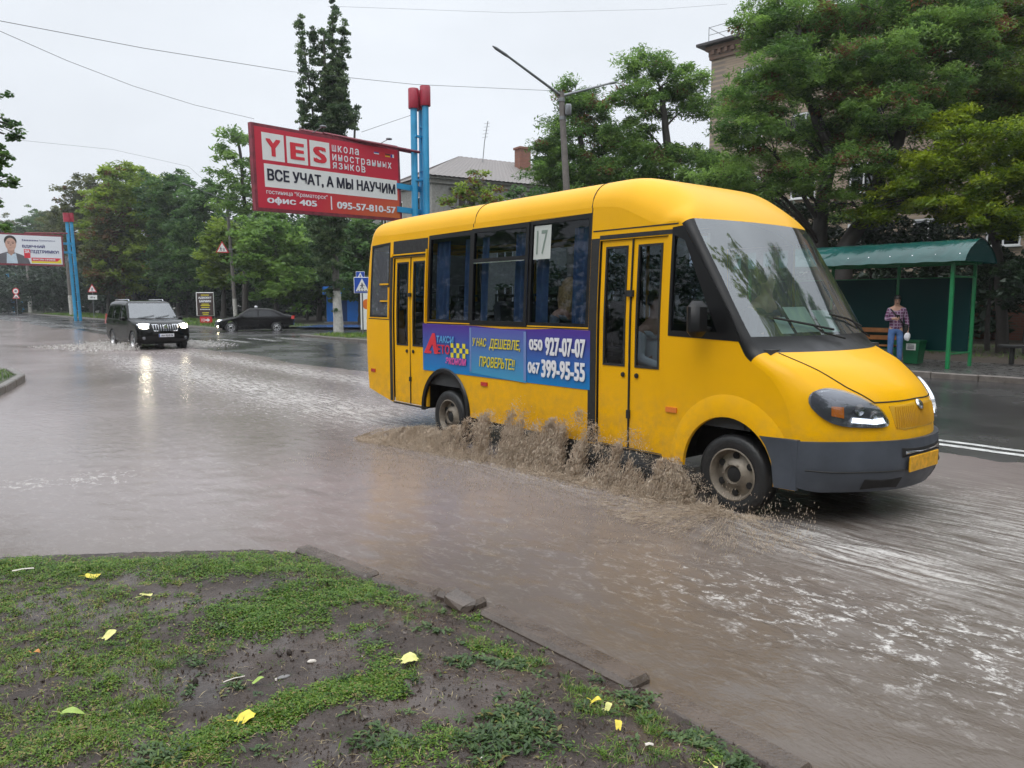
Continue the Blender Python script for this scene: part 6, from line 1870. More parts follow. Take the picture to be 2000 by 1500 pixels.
for x in (.37, .85):
    o = MB().tube([(WB * x, 0, ZO + HBD + .1), (WB * x, -.5, ZO + HBD + .22)], .014, 5).build('lamp_arm', M_STEEL, bd)
    MB().rbox((WB * x, -.55, ZO + HBD + .23), (.2, .14, .06), .02).build('floodlight', M_STEEL, o, 40)

TILT = Matrix.Translation((0, 0, ZO)) @ Matrix.Rotation(radians(-1.7), 4, 'Y') @ Matrix.Translation((0, 0, -ZO))
for o in list(bd.children):
    if o.name.split('.')[0] in ('frame', 'poster', 'lamp_arm', 'floodlight', 'truss'): o.matrix_basis = TILT
# ---- left billboard with a portrait
DL2 = 66.0
o2 = AT(-22, 513, DL2); r2 = AT(122, 512, DL2 * 1.05); W2 = math.hypot(r2.x - o2.x, r2.y - o2.y); H2 = AT(50, 457, DL2 * 1.03).z - AT(50, 512, DL2 * 1.03).z
b2 = thing('billboard', 'white billboard with a portrait of a man in a suit on leaning blue poles', 'billboard', (o2.x, o2.y, 0), atan2(r2.y - o2.y, r2.x - o2.x))
Z2 = o2.z
b = MB()
for z in (Z2 - .08, Z2 + H2 + .08): b.box((W2 / 2, .12, z), (W2 + .3, .3, .16))
for x in (-.07, W2 + .07): b.box((x, .12, Z2 + H2 / 2), (.14, .3, H2))
b.build('frame', M_FRAMER, b2)
p2 = MB().box((W2 / 2, -.02, Z2 + H2 / 2), (W2, .03, H2)).build('poster', pbr('white_poster', (.74, .76, .80), .4, vs=.6, var=.04), b2)
def q2(b, pts, y): return b.flat([(x * W2, z * H2) for x, z in pts], (0, y, Z2), (1, 0, 0), (0, 0, 1))
def ell(cx, cz, rx, rz_, n=24, a0=0, a1=360): return [(cx + rx * cos(radians(a0 + (a1 - a0) * k / n)), cz + rz_ * sin(radians(a0 + (a1 - a0) * k / n))) for k in range(n + (0 if a1 - a0 == 360 else 1))]
q2(MB(), [(.08, 0), (.09, .22), (.14, .31), (.25, .40), (.33, .40), (.45, .30), (.53, .18), (.555, 0)], -.040).build('portrait_suit', pbr('print_grey_suit', (.12, .115, .13), .5, vs=2), p2)
q2(MB(), [(.235, 0), (.245, .36), (.30, .30), (.365, .36), (.385, 0)], -.044).build('portrait_shirt', pbr('print_shirt', (.50, .60, .68), .5), p2)
q2(MB(), [(.252, .55), (.258, .38), (.30, .26), (.345, .38), (.352, .55)], -.047).build('portrait_neck', pbr('print_skin_dark', (.42, .25, .19), .5), p2)
q2(MB(), ell(.30, .78, .083, .20), -.049).build('portrait_hair', pbr('print_hair', (.03, .022, .02), .5), p2)
q2(MB(), ell(.302, .665, .072, .225), -.052).build('portrait_face', pbr('print_skin', (.56, .34, .26), .5, vs=4), p2)
b = MB()
for sx in (-.028, .032): q2(b, ell(.302 + sx, .70, .014, .016, 10), -.0545); q2(b, [(.302 + sx - .02, .735), (.302 + sx + .02, .735), (.302 + sx + .018, .752), (.302 + sx - .018, .752)], -.0545)
q2(b, [(.298, .62), (.308, .62), (.306, .68)], -.0545); q2(b, [(.278, .545), (.302, .53), (.328, .545), (.302, .540)], -.0545)
b.build('portrait_features', pbr('print_dark', (.12, .06, .05), .5), p2)
def t2(b, s, x0, x1, z0, z1, bold=.03): return b.text(s, (x0 * W2, -.05, Z2 + z0 * H2), (1, 0, 0), (0, 0, 1), (x1 - x0) * W2, (z1 - z0) * H2, bold)
M_NAVY = pbr('navy_lettering', (.02, .02, .16), .4, var=.02)
b = MB(); t2(b, 'ВДЯЧНИЙ', .455, .765, .55, .69); t2(b, 'ПІДТРИМКУ!', .565, .955, .36, .495); t2(b, 'Краматорськ', .69, .915, .80, .87, .0); t2(b, '#', .455, .475, .80, .87)
for k in range(9): b.box((W2 * (.49 + k * .022), -.046, Z2 + .828 * H2), (W2 * .014, .006, .045 * H2))
b.build('lettering', M_NAVY, p2)
b = MB(); q2(b, [(.475, .20), (.475, .51), (.56, .51), (.56, .20)], -.041); q2(b, [(.57, .10), (.57, .22), (.985, .22), (.93, .10)], -.041); b.build('red_panel', T_RED, p2)
q2(MB(), [(.57, .03), (.57, .095), (.925, .095), (.985, .20), (.985, .03)], -.041).build('yellow_panel', T_YEL, p2)
b = MB(); t2(b, 'ЗА', .483, .55, .375, .49, .04); t2(b, 'МАКСИМ ЄФІМОВ', .59, .90, .125, .195); b.build('lettering', T_WHITE, p2)
inv2 = Matrix.Rotation(-b2.rotation_euler.z, 3, 'Z')
def loc2(px, py, Y):
    p = AT(px, py, Y) - b2.location; return inv2 @ p
Yp = DL2 * 1.07
for (xa, ya, xb, yb, dy) in ((130, 428, 148, 622, 0), (138.5, 428, 157, 619, .9)):
    a, c = loc2(xa, ya, Yp + dy), loc2(xb, yb, Yp + dy); c.z = 0
    o = MB().tube([c, a], .14, 12).build('pole', M_PBLUE, b2, 40)
    MB().tube([a - Vector((0, 0, .25)), a + Vector((-.03, 0, .55))], .26, 12).build('pole_cap', M_PRED, o, 40)
b = MB()
for py in (477, 494):
    a = loc2(140, py, Yp); b.box(((W2 + a.x) / 2, a.y * .5, a.z), (a.x - W2 + .2, .2, .2))
for py in np.arange(445, 610, 18): a, c = loc2(133 + (py - 430) * .095, py, Yp), loc2(141 + (py - 430) * .095, py, Yp + .9); b.tube([a, c], .022, 5)
b.build('cross_brace', M_PBLUE, b2)
b = MB(); a = loc2(134, 456, Yp); b.tube([(W2 * .5, .1, Z2 + H2 + .2), (a.x, a.y, a.z)], .08, 6); b.build('truss', M_FRAMER, b2)
# ---- third, far billboard pole at the left end
t3 = thing('billboard_pole', 'short pair of far blue poles at the left end of the road', 'pole', gp(35, 128))
for dx in (-.5, .9): MB().tube([(dx, 0, -.2), (dx - .9, 0, 6.2)], .22, 10).build('pole', M_PBLUE, t3, 40)

# ---- street lamps
def lamp_post(label, base, top, tips, r, white, Y):
    base, top = Vector(base), Vector(top)
    t = thing('street_lamp', label, 'street lamp', base, 0, 'concrete street lamps along the far side')
    h = top - base
    MB().tube([(0, 0, -.1), h * .5, h], [r * 1.25, r, r * .78], 12).build('post', M_CONC, t, 50)
    if white: MB().tube([(0, 0, -.08), h * (white / h.z)], [r * 1.25 + .012, r * 1.22 + .008], 12).build('whitewash_band', M_WASH, t, 50)
    for tip in tips:
        a = Vector(tip) - base
        o = MB().tube([h * .985, h * .985 + (a - h) * .12 + Vector((0, 0, .02)), a], [.06, .05, .04], 8).build('arm', M_STEEL, t, 40)
        d = (a - h).normalized()
        MB().tube([a - d * .05, a + d * .1, a + d * .55, a + d * .7], [.04, .055, .055, .02], 8).build('lamp_head', M_STEEL, o, 50)
    b = MB()
    for f in (.97, .9): b.tube([h * f - Vector((0, 0, .06)), h * f + Vector((0, 0, .06))], r * .95, 12)
    b.rbox(h * .93 + Vector((.22, -.1, 0)), (.22, .18, .40), .03)
    b.build('bracket', M_STEEL, t, 50)
    return t
YM = 29.5
lamp_post('street lamp with two raised arms standing behind the bus roof', gp(1124, YM), AT(1096, 180, YM), [AT(992, 110, YM - 1.5), AT(1190, 163, YM + 3)], .135, 0, YM)
YQ = 67
lamp_post('street lamp with a whitewashed foot and a children warning sign, left of the black saloon', gp(460, YQ), AT(443, 388, YQ), [AT(368, 362, YQ - 4), AT(500, 381, YQ + 3)], .14, 1.9, YQ)
YR = 92
lamp_post('far street lamp with a whitewashed foot behind the portrait billboard poles', gp(140, YR), AT(130, 500, YR), [], .2, 2.4, YR)
YS = 118
lamp_post('farthest whitewashed lamp foot left of the twin blue poles', gp(59, YS), AT(50, 470, YS), [], .22, 2.8, YS)
# ---- road signs
def tri_sign(parent, c, R, s, pict):
    """red-edged warning triangle; c centre (local), s side"""
    h = s * .866
    T = lambda k: [(-s / 2 * k, -h / 3 * k), (s / 2 * k, -h / 3 * k), (0, h * 2 / 3 * k)]
    x, n, z = R @ Vector((1, 0, 0)), R @ Vector((0, -1, 0)), Vector((0, 0, 1)); c = Vector(c)
    pl = MB().prism(T(1), c, x, z, n * -.02).build('sign_plate', M_SIGNRED, parent)
    MB().flat(T(.74), c + n * .005, x, z).build('sign_face', M_SIGNW, pl)
    b = MB()
    for poly in pict: b.flat([(p[0] * s, p[1] * s) for p in poly], c + n * .010, x, z)
    b.build('pictogram', T_BLK, pl)
def figure(ox, oz, k, flip=1):
    f = lambda L: [(ox + flip * p[0] * k, oz + p[1] * k) for p in L]
    return [f(ell(0, .40, .07, .08, 10)), f([(-.07, .05), (.09, .05), (.10, .30), (-.06, .30)]), f([(-.07, .06), (.0, .06), (-.14, -.30), (-.24, -.30)]), f([(.0, .06), (.09, .06), (.20, -.28), (.12, -.30)]), f([(.08, .28), (.10, .22), (.28, .08), (.30, .14)]), f([(-.06, .28), (-.03, .22), (-.22, .06), (-.26, .12)])]
I3 = Matrix.Identity(3)
cs = thing('road_sign', 'red triangle children warning sign hung on the left lamp post', 'road sign', AT(434, 486, 66.4))
tri_sign(cs, (0, 0, 0), I3, 1.15, figure(-.10, -.05, .42) + figure(.13, -.08, .34))
MB().box((.45, .06, -.02), (1.1, .05, .06)).build('bracket', M_STEEL, cs)
ps_ = gp(182, 79)
pw = thing('road_sign', 'red triangle pedestrian warning sign over a small white plate on a thin post', 'road sign', ps_)
MB().tube([(0, 0.04, -.1), (0, .04, AT(184, 566, 79).z - .1)], .035, 8).build('post', M_STEEL, pw)
tri_sign(pw, (.0, 0, AT(184, 566, 79).z - .1), I3, .98, figure(0, -.04, .5))
zz = AT(184, 581, 79).z - .13
o = MB().rbox((0, 0, zz), (.94, .03, .46), .01).build('plate', M_SIGNW, pw)
b = MB(); b.text('100 м', (-.26, -.018, zz - .10), (1, 0, 0), (0, 0, 1), .52, .2, .02); b.build('lettering', T_BLK, o)
sp_ = gp(33, 97)
sg4 = thing('road_sign', 'far round speed limit sign above a hump warning triangle', 'road sign', sp_)
MB().tube([(0, .05, -.1), (0, .05, AT(33, 569, 97).z)], .04, 8).build('post', M_STEEL, sg4)
z1, z2_ = AT(33, 569, 97).z - .12, AT(33, 579.5, 97).z - .1
o = MB().lathe([(.001, .02), (.42, .02), (.42, 0), (.001, 0)], (0, 0, z1), (0, -1, 0), 24).build('sign_plate', M_SIGNRED, sg4)
MB().lathe([(.001, .004), (.31, .004), (.31, 0)], (0, -.022, z1), (0, -1, 0), 24).build('sign_face', M_SIGNW, o)
MB().text('40', (-.17, -.032, z1 - .13), (1, 0, 0), (0, 0, 1), .34, .26, .03).build('lettering', T_BLK, o)
tri_sign(sg4, (0, 0, z2_), I3, .95, [[(-.26, -.16), (.26, -.16), (.26, -.10), (.12, -.10), (.06, .0), (-.06, .0), (-.12, -.10), (-.26, -.10)]])
def crossing_sign(label, px, py, s, Y, zb=.13):
    t = thing('road_sign', label, 'road sign', gp(px, Y, zb), .15); z = AT(px, py, Y).z - zb
    MB().tube([(0, .05, -.1), (0, .05, z + s / 2)], .035, 8).build('post', M_STEEL, t)
    pl = MB().rbox((0, 0, z), (s, .03, s), .012).build('sign_plate', M_SIGNW, t)
    MB().box((0, -.018, z), (s * .93, .006, s * .93)).build('blue_field', M_SIGNB, pl)
    MB().flat([(-.40 * s, -.38 * s), (.40 * s, -.38 * s), (0, .42 * s)], (0, -.026, z), (1, 0, 0), (0, 0, 1)).build('white_triangle', M_SIGNW, pl)
    b = MB()
    for poly in figure(0, -.10, .52): b.flat([(p[0] * s, p[1] * s) for p in poly], (0, -.032, z), (1, 0, 0), (0, 0, 1))
    for k in range(4): b.box((-.24 * s + k * .16 * s, -.031, z - .335 * s), (.09 * s, .004, .045 * s))
    b.build('pictogram', T_BLK, pl)
crossing_sign('blue pedestrian crossing sign half hidden by the rear edge of the bus', 708, 557, .78, 37.5)
crossing_sign('smaller blue crossing sign on the far side, above the nearer one', 705, 539, .62, 55)
bn_ = thing('banner', 'white banner with orange print standing just left of the bus rear', 'banner', gp(716, 39.5))
MB().rbox((0, 0, 1.25), (.62, .05, 2.1), .01).build('sheet', M_SIGNW, bn_)
b = MB().tube([(-.3, .04, -.05), (-.3, .04, 2.4)], .025, 6); b.tube([(.3, .04, -.05), (.3, .04, 2.4)], .025, 6); b.build('posts', M_STEEL, bn_)
MB().flat(ell(.0, 1.5, .2, .26, 16), (0, -.032, 0), (1, 0, 0), (0, 0, 1)).build('orange_print', pbr('orange_print', (.7, .16, .02), .4), bn_)
# ---- lawyer's sign
la = thing('advert_sign', 'dark brown lawyer advert board with a red arrow board below it', 'sign', gp(401, 57), -.05)
zt, zm, zb_ = AT(401, 571, 57).z - .14, AT(401, 617, 57).z - .14, AT(401, 632, 57).z - .14
MB().rbox((0, 0, (zt + zm) / 2), (1.32, .10, zt - zm), .02).build('frame', M_SIGNW, la)
pn = MB().box((.03, -.06, (zt + zm) / 2), (1.22, .03, zt - zm - .09)).build('panel', pbr('brown_print', (.055, .035, .032), .35), la)
b = MB(); b.text('АДВОКАТ', (-.46, -.082, zt - .50), (1, 0, 0), (0, 0, 1), 1.0, .19, .05); b.text('БАРМИН', (-.40, -.082, zt - .74), (1, 0, 0), (0, 0, 1), .88, .19, .05)
for k in range(7): b.box((-.32 + k * .11, -.078, zm + .48), (.08, .008, .06))
b.build('lettering', T_WHITE, pn)
b = MB()
for z, w in ((.20, .6), (.86, .55), (.96, .7), (1.10, .6), (1.50, .5), (1.62, .42)): b.box((.04, -.078, zt - z), (w, .008, .05))
b.build('lettering', T_YEL, pn)
ra = MB().rbox((.03, -.01, (zm + zb_) / 2 - .02), (.92, .08, zm - zb_ - .06), .02).build('red_board', M_SIGNRED, la)
zc = (zm + zb_) / 2 - .02
b = MB().flat([(-.05, -.05), (.12, -.05), (.12, -.14), (.32, 0), (.12, .14), (.12, .05), (-.05, .05)], (.03, -.056, zc), (1, 0, 0), (0, 0, 1)).text('112', (-.30, -.056, zc - .11), (1, 0, 0), (0, 0, 1), .24, .22, .03)
b.build('arrow', T_WHITE, ra)
b = MB().tube([(-.4, .03, -.1), (-.4, .03, zb_ + .1)], .04, 6); b.tube([(.46, .03, -.1), (.46, .03, zb_ + .1)], .04, 6); b.build('legs', M_STEEL, la)

# ---- bus shelter
M_SGRN = pbr('shelter_green_paint', (.006, .21, .065), .35, vs=3, var=.15, coat=.3)
M_SROOF = None
t_ = NT('teal_roof_sheet')
dn = t_.noise(1.6, 3, .5, None, .6)
t_.set(**{'Base Color': t_.mix(t_.rng(dn, .3, .7), (.003, .045, .042), (.006, .075, .068)), 'Roughness': .2, 'Specular IOR Level': .45, 'Normal': t_.bump(dn, .5, .06)})
M_SROOF = t_.m
M_SPAN = glass('teal_polycarbonate', (.03, .17, .17), .010, .25, opaq=((.004, .055, .055), .6))
M_SLAT = pbr('orange_wood_slat', (.34, .13, .03), .5, vs=8, var=.25)
S0 = G(1850, 720, .14); S0.z = .13
sh_ = thing('bus_shelter', 'green bus shelter with a curved teal roof on the far pavement', 'bus shelter', S0, atan2(-FW.y, -FW.x))
# local: +x along the road to the left/back, +y: away from the camera is -y after the turn
yb = -1.32; HS = 2.56; LS = 5.6
for x in (0, 1.87, 3.74, 5.6):
    MB().rbox((x, yb, HS / 2), (.075, .075, HS), .008).build('post', M_SGRN, sh_)
for x in (0, 5.6): MB().rbox((x, 0, HS / 2), (.085, .085, HS), .008).build('post', M_SGRN, sh_)
b = MB()
b.rbox((LS / 2, 0, HS + .04), (LS + .3, .07, .10), .01).rbox((LS / 2, yb, HS + .04), (LS + .3, .07, .10), .01)
for x in (0, 1.87, 3.74, 5.6): b.rbox((x, yb / 2, HS + .04), (.06, 1.3, .07), .01)
for z in (.36, 1.30, 2.24): b.rbox((LS / 2, yb, z), (LS, .04, .04), .006)
for z in (.36, 2.24): b.rbox((0, yb / 2, z), (.04, 1.3, .04), .006)
b.build('frame', M_SGRN, sh_)
for k in range(3): MB().box((.94 + 1.87 * k, yb + .03, 1.30), (1.78, .012, 1.86)).build('back_panel', M_SPAN, sh_)
y0, y1 = .34, -1.62; b = MB(); n = 18; V = []
for k in range(n + 1):
    f = k / n; y = y0 + (y1 - y0) * f; z = HS + .02 + .56 * sin(pi * f) ** .8
    for j in range(29):
        x = -.38 + (LS + .76) * j / 28
        V.append((x, y + .012 * sin(j * 1.7 + k), z + .010 * sin(j * 2.1 + k * .9)))
b.add(V, [(k * 29 + j, k * 29 + j + 1, (k + 1) * 29 + j + 1, (k + 1) * 29 + j) for k in range(n) for j in range(28)])
b.build('roof', M_SROOF, sh_, 60)
for x in (-.36, LS + .36): MB().flat([(y0 + (y1 - y0) * k / n, .02 + .545 * sin(pi * k / n) ** .8) for k in range(n + 1)], (x, 0, HS), (0, 1, 0), (0, 0, 1)).build('roof_end', M_SPAN, sh_)
b = MB()
for j in range(12):
    x = -.2 + (LS + .4) * j / 11; b.lathe([(.001, .01), (.012, .008), (.016, 0)], (x, y0 - .16, HS + .20), (0, 1, .6), 8)
b.build('roof_rivets', M_CHROME, sh_)
bench = thing('bench', 'bench with orange wooden slats inside the green bus shelter', 'bench', S0 + Vector((0, 0, 0)), atan2(-FW.y, -FW.x))
for k, (y, z) in enumerate(((-1.10, .86), (-1.10, .66), (-.98, .46), (-.84, .46), (-.70, .46))):
    MB().rbox((3.1, y, z), (3.0, .035 if k < 2 else .11, .12 if k < 2 else .035), .008).build('slat', M_SLAT, bench)
for x in (1.75, 3.1, 4.45):
    b = MB().rbox((x, -1.15, .45), (.05, .05, .95), .006).rbox((x, -.88, .43), (.05, .5, .04), .006).rbox((x, -.66, .21), (.05, .05, .42), .006); b.build('leg', M_SGRN, bench)
M_BGRN = pbr('bin_dark_green', (.004, .11, .04), .45, vs=4, var=.2)
bin_ = thing('litter_bin', 'green square litter bin with a white notice beside the shelter post', 'bin', S0 + (-FW) * 1.22 + NN * .95, atan2(-FW.y, -FW.x))
V = []
b = MB()
for z, w in ((0.02, .17), (.58, .22)): V += [(-w, -w, z), (w, -w, z), (w, w, z), (-w, w, z)]
b.add(V, [(0, 1, 5, 4), (1, 2, 6, 5), (2, 3, 7, 6), (3, 0, 4, 7), (3, 2, 1, 0)]); b.build('bin_body', M_BGRN, bin_)
MB().rbox((0, 0, .60), (.47, .47, .06), .015).build('rim', M_BGRN, bin_)
MB().box((0, 0, .57), (.42, .42, .02)).build('litter', M_DARK, bin_)
nt = MB().box((-.02, .222, .46), (.24, .008, .17)).build('notice', M_SIGNW, bin_)
b = MB()
for z in (.52, .485, .45, .425): b.box((-.02, .229, z - .01), (.17, .004, .012))
b.build('notice_lines', T_BLK, nt)
pb_ = thing('street_bench', 'low dark bench at the right edge of the pavement', 'bench', G(1975, 712, .14), atan2(-FW.y, -FW.x))
MB().rbox((-.75, -.05, .47), (2.1, .38, .07), .01).build('seat', M_BLK2, pb_)
for x in (0, -1.5): MB().rbox((x, 0, .22), (.09, .14, .44), .01).build('leg', M_BLK2, pb_)

# ---- overhead wires
M_WIRE = pbr('cable_black', (.03, .03, .035), .6)
def wire(label, pts, r=.012):
    r *= .65
    P = [AT(*p) for p in pts]; out = []
    for k in range(len(P) - 1):
        for j in range(8): out.append(P[k].lerp(P[k + 1], j / 8))
    out.append(P[-1])
    tag(MB().tube(out, r, 5).build('cable', M_WIRE), label, 'cable', 'overhead cables')
wire('upper overhead cable running from the upper left to the middle street lamp', [(-20, 37, 17), (280, 94, 19.5), (570, 140, 22.5), (810, 165, 26), (1096, 178, 29.5)], .011)
wire('cable sagging from the upper left to the top of the red billboard', [(-20, 52, 16), (130, 118, 18), (260, 168, 20), (380, 205, 22), (496, 232, 24.2)], .009)
wire('faint thin cable low over the wood at the left', [(40, 274, 60), (220, 292, 63), (368, 325, 66), (440, 388, 67)], .014)
wire('faint high cable crossing the sky at the top', [(640, 12, 40), (1000, 25, 45), (1290, 18, 47), (1420, 8, 48)], .009)
wire('short cable from the blue poles down to the billboard lamp', [(812, 222, 30), (770, 236, 29), (706, 258, 27.5)], .012)
# ================================================================ PEOPLE
def skin_mesh(name, V, E, R, mat, parent=None, sub=2, root=0):
    """one continuous surface grown over a skeleton of joints"""
    me = bpy.data.meshes.new(name); me.from_pydata([tuple(v) for v in V], E, [])
    o = bpy.data.objects.new(name, me); COL.objects.link(o)
    m = o.modifiers.new('skin', 'SKIN'); m.use_smooth_shade = True
    for i, r in enumerate(R):
        s = me.skin_vertices[0].data[i]; s.radius = (r, r) if not isinstance(r, tuple) else r; s.use_root = (i == root)
    s2 = o.modifiers.new('sub', 'SUBSURF'); s2.levels = sub; s2.render_levels = sub
    dg = bpy.context.evaluated_depsgraph_get()
    nm = bpy.data.meshes.new_from_object(o.evaluated_get(dg))
    bpy.data.objects.remove(o); bpy.data.meshes.remove(me)
    nm.materials.clear(); nm.materials.append(mat); nm.name = name
    return link(name, nm, parent)
M_SKIN = pbr('skin', (.50, .29, .21), .5, vs=20, var=.08)
M_HAIRD = pbr('dark_hair', (.015, .012, .011), .5, vs=60, var=.4)
M_HAIRB = pbr('blond_hair', (.52, .34, .15), .5, vs=40, var=.35, bump=.5, bs=80)
t_ = NT('plaid_shirt'); sp = t_.new('ShaderNodeSeparateXYZ'); t_.l.new(t_.coord(), sp.inputs[0])
def plaid(o_, sc):
    return t_.rng(t_.math('ABSOLUTE', t_.math('SUBTRACT', t_.math('FRACT', t_.math('MULTIPLY', o_, sc)), .5)), .33, .38)
k_ = t_.math('MAXIMUM', plaid(t_.math('ADD', sp.outputs['X'], sp.outputs['Y']), 13), plaid(sp.outputs['Z'], 13))
t_.set(**{'Base Color': t_.mix(k_, (.13, .035, .10), (.36, .26, .36)), 'Roughness': .85}); M_PLAID = t_.m
M_JEAN = pbr('blue_jeans', (.07, .15, .34), .85, vs=8, var=.25)
M_SHOE = pbr('dark_shoes', (.03, .03, .035), .5)
FING = ((-.030, .070), (-.010, .082), (.010, .078), (.029, .062))
def hand(V, E, R, wi, w, d, side, curl):
    """palm with five bent fingers from the wrist w along d; side: vector across the palm"""
    d, side = Vector(d).normalized(), Vector(side).normalized(); nr = d.cross(side)
    pi_ = len(V); V.append(Vector(w) + d * .055); R.append((.036, .02)); E.append((wi, pi_))
    for off, ln in FING:
        a = len(V)
        b0 = Vector(w) + d * .085 + side * off
        V += [b0, b0 + (d * .75 + nr * curl).normalized() * ln * .5, b0 + (d * .75 + nr * curl).normalized() * ln * .5 + (d * .4 + nr * curl * 1.6).normalized() * ln * .45]
        R += [.010, .009, .007]; E += [(pi_, a), (a, a + 1), (a + 1, a + 2)]
    a = len(V); b0 = Vector(w) + d * .035 - side * .032
    V += [b0, b0 - side * .028 + d * .03, b0 - side * .02 + d * .06 + nr * .015]; R += [.013, .011, .008]; E += [(pi_, a), (a, a + 1), (a + 1, a + 2)]
def head(t, c, face, hair_m, long_hair=False, tilt=0.0, body=None):
    """head details: face with eyes, brows, nose, mouth, ears, and hair; c head centre, face direction"""
    f = Vector(face).normalized(); s = Vector((0, 0, 1)).cross(f).normalized(); u = f.cross(s)
    R = Matrix((s, f, u)).transposed(); c = Vector(c)
    b = MB()
    for sg in (-1, 1):
        e = [R @ Vector(p) for p in MB().ball((0, 0, 0), (.014, .008, .007), 8, 6).v]
        b.add([c + R @ Vector((sg * .032, .088, .004)) + p for p in e], MB().ball((0, 0, 0), 1, 8, 6).f)
        b.box(c + R @ Vector((sg * .033, .093, .026)), (.036, .008, .007), R)
    b.box(c + R @ Vector((0, .090, -.060)), (.045, .010, .008), R)
    b.build('facial_features', M_HAIRD, t)
    n = 18; V, F = [], []
    for j in range(9):
        th = pi * .62 * j / 8
        for k in range(n):
            a = 2 * pi * k / n
            fr = cos(a - pi / 2)
            lim = th if fr < .35 else th * (.58 + .2 * (1 - fr))
            V.append(c + R @ Vector((.090 * sin(lim) * cos(a), .108 * sin(lim) * sin(a) - .008, .018 + .118 * cos(lim))))
    F = [(j * n + k, j * n + (k + 1) % n, (j + 1) * n + (k + 1) % n, (j + 1) * n + k) for j in range(8) for k in range(n)]
    h = MB().add(V, F)
    if long_hair:
        for k in range(26):
            a = pi * .05 + pi * 1.9 * k / 25 + pi / 2 + .3
            if cos(a - pi / 2) > .55: continue
            p0 = Vector((.085 * cos(a), .10 * sin(a) - .01, .03)); h.tube([c + R @ p0, c + R @ (p0 * 1.12 + Vector((0, 0, -.13))), c + R @ (Vector((p0.x * 1.0, p0.y - .02, -.24 - .03 * sin(k * 2.3))))], [.026, .030, .012], 6)
    h.build('hair', hair_m, t, 60)
# ---- man waiting at the bus shelter
wp = G(1752, 703, .14); wp = Vector((AT(1752, 600, 19.9).x, 19.9, .13))
pr_ = thing('person', 'person in a checked shirt and blue jeans looking at a phone under the shelter', 'person', wp, -.42)
# local: faces -y (towards the camera), x to the picture's right
V = [Vector(p) for p in ((0, 0, .96), (0, .01, 1.12), (0, .015, 1.30), (0, .01, 1.44), (0, -.015, 1.53), (0, -.045, 1.60), (0, -.065, 1.68), (0, -.055, 1.755))]
R = [(.155, .11), (.145, .10), (.17, .11), (.13, .09), (.055, .055), (.068, .075), (.078, .092), (.055, .07)]
E = [(k, k + 1) for k in range(7)]
def add(p, r, frm):
    V.append(Vector(p)); R.append(r); E.append((frm, len(V) - 1)); return len(V) - 1
legs, arms = {}, {}
for sg in (-1, 1):
    h_ = add((sg * .095, 0, .90), .088, 0); k_ = add((sg * .105, -.02, .50), .060, h_); a_ = add((sg * .115, .02, .10), .040, k_); he = add((sg * .118, .0, .045), .042, a_); add((sg * .135, -.17, .03), .036, he)
    legs[sg] = (h_, k_, a_)
sR = add((-.165, .01, 1.43), .060, 3); eR = add((-.235, .0, 1.16), .045, sR); wR = add((-.06, -.24, 1.20), .032, eR)
hand(V, E, R, wR, V[wR], (.9, -.25, .1), (0, 0, 1), .5)
sL = add((.165, .01, 1.43), .060, 3); eL = add((.245, .03, 1.16), .045, sL); wL = add((.27, -.02, .92), .032, eL)
hand(V, E, R, wL, V[wL], (.0, -.1, -1), (0, 1, 0), .5)
skin_mesh('body', V, E, R, M_SKIN, pr_, 2)
hips = [(0, 0, .99)]
Vj = [Vector((0, 0, .95))] ; Ej, Rj = [], [(.165, .12)]
Vj.append(Vector((0, 0, 1.02))); Rj.append((.158, .115)); Ej.append((0, 1))
for sg in (-1, 1):
    n0 = len(Vj); Vj += [Vector((sg * .098, 0, .88)), Vector((sg * .107, -.02, .50)), Vector((sg * .117, .02, .085))]; Rj += [.100, .076, .064]; Ej += [(0, n0), (n0, n0 + 1), (n0 + 1, n0 + 2)]
skin_mesh('jeans', Vj, Ej, Rj, M_JEAN, pr_, 2)
Vs = [Vector(p) for p in ((0, 0, .86), (0, .01, 1.10), (0, .015, 1.30), (0, .01, 1.43), (0, .0, 1.475))]; Rs = [(.185, .14), (.162, .118), (.185, .125), (.14, .10), (.07, .065)]; Es = [(k, k + 1) for k in range(4)]
for sg, e_, w_ in ((-1, V[eR], V[wR]), (1, V[eL], V[wL])):
    n0 = len(Vs); Vs += [Vector((sg * .168, .01, 1.42)), e_.copy(), e_.lerp(w_, .85)]; Rs += [.073, .058, .046]; Es += [(3, n0), (n0, n0 + 1), (n0 + 1, n0 + 2)]
skin_mesh('shirt', Vs, Es, Rs, M_PLAID, pr_, 2)
for sg in (-1, 1): MB().rbox((sg * .132, -.06, .04), (.095, .28, .085), .03).build('shoe', M_SHOE, pr_, 50)
head(pr_, (0, -.062, 1.675), (.02, -1, -.42), M_HAIRD)
b = MB()
b.tube([(-.14, -.06, 1.44), (-.05, -.135, 1.33), (.08, -.14, 1.18), (.20, -.06, 1.00)], .017, 6); b.tube([(-.14, .05, 1.45), (0, .14, 1.30), (.20, .05, 1.02)], .017, 6)
b.build('shoulder_strap', M_BLK2, pr_, 50)
ph = thing('phone', 'black phone held in front of the chest by the waiting person', 'phone', wp, -.42)
MB().rbox((.03, -.275, 1.235), (.075, .012, .14), .004, Matrix.Rotation(.5, 3, 'X')).build('case', M_BLK, ph); MB().box((.03, -.268, 1.241), (.066, .003, .125), Matrix.Rotation(.5, 3, 'X')).build('screen', M_GD, ph)
bg = thing('shoulder_bag', 'black bag hanging at the hip of the waiting person', 'bag', wp, -.42)
MB().rbox((.235, .05, .93), (.10, .26, .26), .03).build('bag_body', M_BLK2, bg, 50)
pk = thing('plastic_bag', 'small white plastic bag in the hand of the waiting person', 'bag', wp, -.42)
